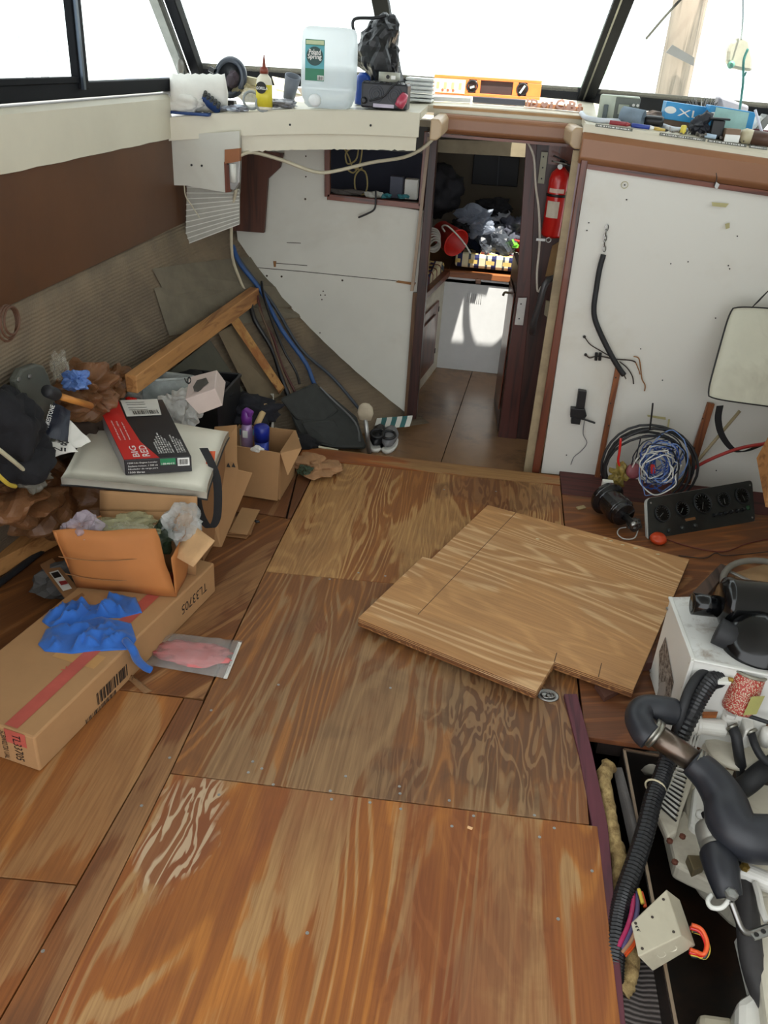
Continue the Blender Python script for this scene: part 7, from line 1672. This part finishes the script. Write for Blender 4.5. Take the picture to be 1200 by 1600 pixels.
t = T('grab_rail', 'bent dark grey grab rail beside the doorway', 'rail', PY(832, 520, 4.34))
link(B().tube([PY(x, y, yy) for x, y, yy in [(876, 434, 4.30), (860, 436, 4.22), (851, 446, 4.20), (844, 470, 4.20), (835, 500, 4.22), (832, 520, 4.30)]], .016, 12), 'tube', M('rail_grey', (62, 60, 62), .4, coat=.3), t, smooth=True)
link(B().prism([PY(x, y, 4.34) for x, y in [(853, 470), (868, 474), (862, 500), (850, 492)]], (0, .02, 0)), 'wall_plate', M('plate_greige', (150, 140, 116), .5), t)
one(B().tube([PY(x, y, 4.30) for x, y in [(823, 220), (834, 245), (837, 290), (842, 330), (843, 380), (839, 425), (840, 455), (846, 448)]], .0055, 8), 'white_cable', M('cable_offwhite', (190, 182, 170), .5), 'off-white cable hanging down beside the fire extinguisher', 'cable', smooth=True)
t = T('snap_hook', 'small brushed metal snap hook below the fire extinguisher', 'hook', PY(850, 377, 4.28)); link(B().beam(PY(838, 374, 4.28), PY(852, 375, 4.28), .012, .006, Y_), 'shank', alu, t); link(B().ring(PY(857, 375, 4.28), Y_, .011, .003, 16, 6), 'eye', alu, t)
t = T('cleat_hook', 'tarnished brass hook on the edge of the open cabin door', 'hook', PY(797, 470, 4.9)); br = M('tarnished_brass', (96, 84, 62), .4, .7)
link(B().tube([PY(797, 440, 4.9), PY(797, 455, 4.9), PY(795, 470, 4.9)], .008, 8), 'stem', br, t, smooth=True); link(B().tube([PY(786, 462, 4.9), PY(789, 457, 4.9), PY(797, 458, 4.9), PY(806, 458, 4.9), PY(808, 464, 4.9)], .007, 8), 'horns', br, t, smooth=True)
# plaid cushions on the berths
pl_ = N('plaid'); xyz = pl_.n('ShaderNodeSeparateXYZ'); pl_.l(pl_.coords((9, 9, 9)), xyz.inputs[0])
def stripes(src, off, lo_): 
    f_ = pl_.math('FRACT', pl_.math('ADD', src, off)); return pl_.ramp(f_, [(0, (0, 0, 0)), (lo_, (1, 1, 1))], 'CONSTANT')
cbase = lin((222, 212, 176)); nv_ = lin((34, 40, 84)); br_ = lin((120, 60, 44))
c1_ = pl_.mix(stripes(xyz.outputs[0], 0, .72), cbase, nv_); c2_ = pl_.mix(stripes(xyz.outputs[1], .3, .80), c1_, br_); c3_ = pl_.mix(stripes(xyz.outputs[0], .5, .86), c2_, lin((70, 80, 90))); yz = pl_.math('ADD', xyz.outputs[1], pl_.math('MULTIPLY', xyz.outputs[2], 1.7)); c4_ = pl_.mix(pl_.math('MULTIPLY', stripes(yz, .2, .62), stripes(xyz.outputs[0], .1, .5)), c3_, lin((214, 186, 110)))
pl_.set(Base_Color=c4_, Roughness=.9); plaid = pl_.m
one(B().prism([(-.26, 5.60, .61), (.50, 5.60, .61), (.50, 6.5, .61), (-.26, 6.5, .61)], (0, 0, .09)), 'berth_cushion', plaid, 'plaid berth cushion on the forward berth facing the doorway', 'cushion', bevel=.02)
one(B().prism([(-.43, 4.72, .56), (-.32, 5.55, .56), (-1.0, 5.55, .56), (-1.1, 4.72, .56)], (0, 0, .09)), 'berth_cushion', plaid, 'plaid berth cushion on the port locker left of the doorway', 'cushion', bevel=.02)
one(B().prism([PY(x, y, 5.62) for x, y in [(752, 392), (812, 408), (810, 418), (748, 402)]], (0, .30, .02)), 'folded_plaid', plaid, 'folded plaid cloth lying on the forward berth cushion', 'cloth', bevel=.006)
rb = M('bucket_red', (206, 40, 30), .4)
t = T('red_bucket', 'red bucket lying on its side on the port berth', 'bucket', PY(697, 400, 5.3)); c = PY(712, 379, 5.28); ax = V((.55, -.75, -.15)).normalized()
link(B().lathe([(0, -.19), (.062, -.19), (.072, -.0), (.077, .0), (.077, .008), (.071, .008), (.060, -.18), (0, -.18)], c, ax, 26, sx=1.15), 'bucket', rb, t, smooth=True)
link(B().tube([c+V((-.07, .02, .05)), c+V((-.09, -.02, .09)), c+V((-.05, -.06, .10)), c+V((.04, -.03, .02)), c+V((.10, -.04, -.05))], .005, 7), 'bail_handle', white, t, smooth=True)
t = T('red_bucket', 'edge of a second red bucket at the right of the forward berth', 'bucket', PY(816, 400, 5.8)); c = PY(822, 385, 5.85)
link(B().lathe([(.0, -.10), (.09, -.10), (.10, .08), (.105, .08), (.105, .09), (.09, .09), (.08, -.09), (0, -.09)], c, V((-.2, -.3, 1)), 24), 'bucket', M('bucket_dull', (150, 40, 36), .5), t, smooth=True)
t = T('rope_coil', 'coil of white rope left of the red bucket', 'rope', PY(676, 390, 5.0))
for k in range(6): link(B().ring(PY(674+k*1.0, 372+k*2.5, 5.0), V((.5, -.8, .2*math.sin(k))), .055-.004*k, .006, 22, 6), 'rope_turn', M('rope_dirty', (176, 172, 164), .8), t, smooth=True)
for i, (px, py, s_, m_, lb) in enumerate(((745, 372, (.30, .2, .2), FILM('navy_bag', (54, 62, 84), .9, .3), 'dark blue plastic bag in the middle of the berth heap'),
      (772, 378, (.22, .2, .18), FILM('grey_bag2', (96, 102, 112), .9, .3), 'grey plastic bag at the front of the berth heap'),
      (742, 348, (.26, .2, .16), FILM('blue_white_bag', (170, 180, 196), .9, .3), 'pale blue and white bag at the left of the berth heap'),
      (775, 345, (.22, .2, .14), M('white_clothes', (160, 164, 172), .9), 'pale clothes on top of the berth heap'),
      (770, 325, (.26, .2, .12), blkfab, 'black clothes on top at the back of the berth heap'),
      (800, 358, (.18, .2, .18), M('slate_cloth', (70, 72, 84), .9), 'slate grey cloth at the right of the berth heap'),
      (725, 352, (.18, .16, .10), blkfab, 'black cloth behind the red bucket'),
      (735, 392, (.2, .12, .12), M('dark_cloth2', (40, 42, 50), .9), 'dark cloth right of the red bucket'),
      (798, 382, (.09, .08, .05), M('green_plastic', (110, 200, 60), .4), 'bright green plastic scrap at the right of the berth heap'),
      (795, 398, (.11, .06, .05), white, 'white curved plastic piece on the forward berth'))):
    y_ = 5.85 if i not in (2, 6) else 5.7
    one(B().blob(PY(px, py, y_+(.15 if i in (3, 4) else 0)-(.12 if i in (1, 8, 9) else 0)), s_, 230+i if i < 3 else 80+i, .5, 2.2, 4), 'berth_bag' if i < 3 else ('plastic_scrap' if i > 7 else 'berth_cloth'), m_, lb, 'bag' if i < 3 else ('plastic' if i > 7 else 'cloth'))
one(B().prism([PY(x, y, 5.95) for x, y in [(788, 348), (812, 356), (812, 366), (786, 358)]], (0, .1, 0)), 'flat_box', M('box_tan', (150, 130, 104), .7), 'flat tan box at the right of the berth heap', 'box')
one(B().blob(PY(690, 300, 5.9), (.3, .25, .3), 95, .3, 1.8, 4), 'dark_gear', M('dark_gear', (34, 34, 40), .8), 'dark gear bag in the corner left of the locker door', 'bag')
# behind the framed opening
YO = 4.70
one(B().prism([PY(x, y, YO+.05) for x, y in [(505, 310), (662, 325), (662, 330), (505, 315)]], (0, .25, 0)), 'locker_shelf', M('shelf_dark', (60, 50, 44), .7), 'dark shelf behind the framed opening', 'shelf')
one(B().prism([PY(x, y, 5.0) for x, y in [(500, 190), (668, 190), (668, 330), (500, 315)]], (0, .01, 0)), 'dark_backing', M('backing_dark', (38, 40, 54), .8), 'dark backing sheet added for the unlit cabin behind the framed opening', 'board')  # dark sheet added in place of the unlit cabin interior
one(B().prism([PY(x, y, 4.9) for x, y in [(522, 195), (668, 195), (664, 240), (522, 230)]], (0, .01, 0)), 'locker_strip', M('strip_grey', (92, 92, 90), .7), 'grey strip at the top behind the framed opening', 'board')
yc = M('yellow_cord', (150, 134, 84), .6)
for i, pts in enumerate(([(538, 232), (545, 245), (552, 262), (570, 268), (574, 290), (568, 304), (556, 298), (555, 275), (566, 262)], [(560, 234), (556, 250), (543, 256), (540, 240), (548, 232)], [(566, 232), (562, 256), (552, 270), (540, 262)])):
    one(B().tube([PY(x, y, YO) for x, y in pts], .0045, 6), 'yellow_rope', yc, ('long looped yellow cord behind the framed opening', 'small yellow cord loop at the top behind the framed opening', 'short yellow cord end behind the framed opening')[i], 'cord', smooth=True)
one(B().box(PY(643, 295, YO+.02), (.07, .06, .10)), 'white_carton', white, 'small white carton at the right behind the framed opening', 'carton', bevel=.003)
one(B().box(PY(620, 292, YO+.08), (.07, .06, .11)), 'slate_carton', M('slate_box', (84, 88, 104), .6), 'slate grey carton beside the white carton behind the framed opening', 'carton', bevel=.003)
for px, py, s_, m_, nm, lb in ((585, 304, (.09, .06, .035), white, 'white_wad', 'white tissue wad behind the framed opening'), (603, 306, (.06, .05, .025), M('teal_plastic', (70, 150, 160), .4), 'teal_scrap', 'left teal plastic scrap behind the framed opening'), (632, 307, (.06, .05, .025), M('teal_plastic', (70, 150, 160), .4), 'teal_scrap', 'right teal plastic scrap behind the framed opening'), (545, 300, (.16, .06, .03), M('grey_wad', (110, 104, 100), .8), 'grey_wad', 'grey rag along the bottom left of the framed opening')):
    one(B().blob(PY(px, py, YO), s_, 224, .4, 2, 3), nm, m_, lb, 'scrap')
one(B().tube([PY(x, y, 4.46) for x, y in [(587, 298), (587, 318), (584, 328), (574, 334), (560, 340)]], .005, 7), 'black_wire', black, 'short black wire hanging over the sill of the framed opening', 'wire', smooth=True)
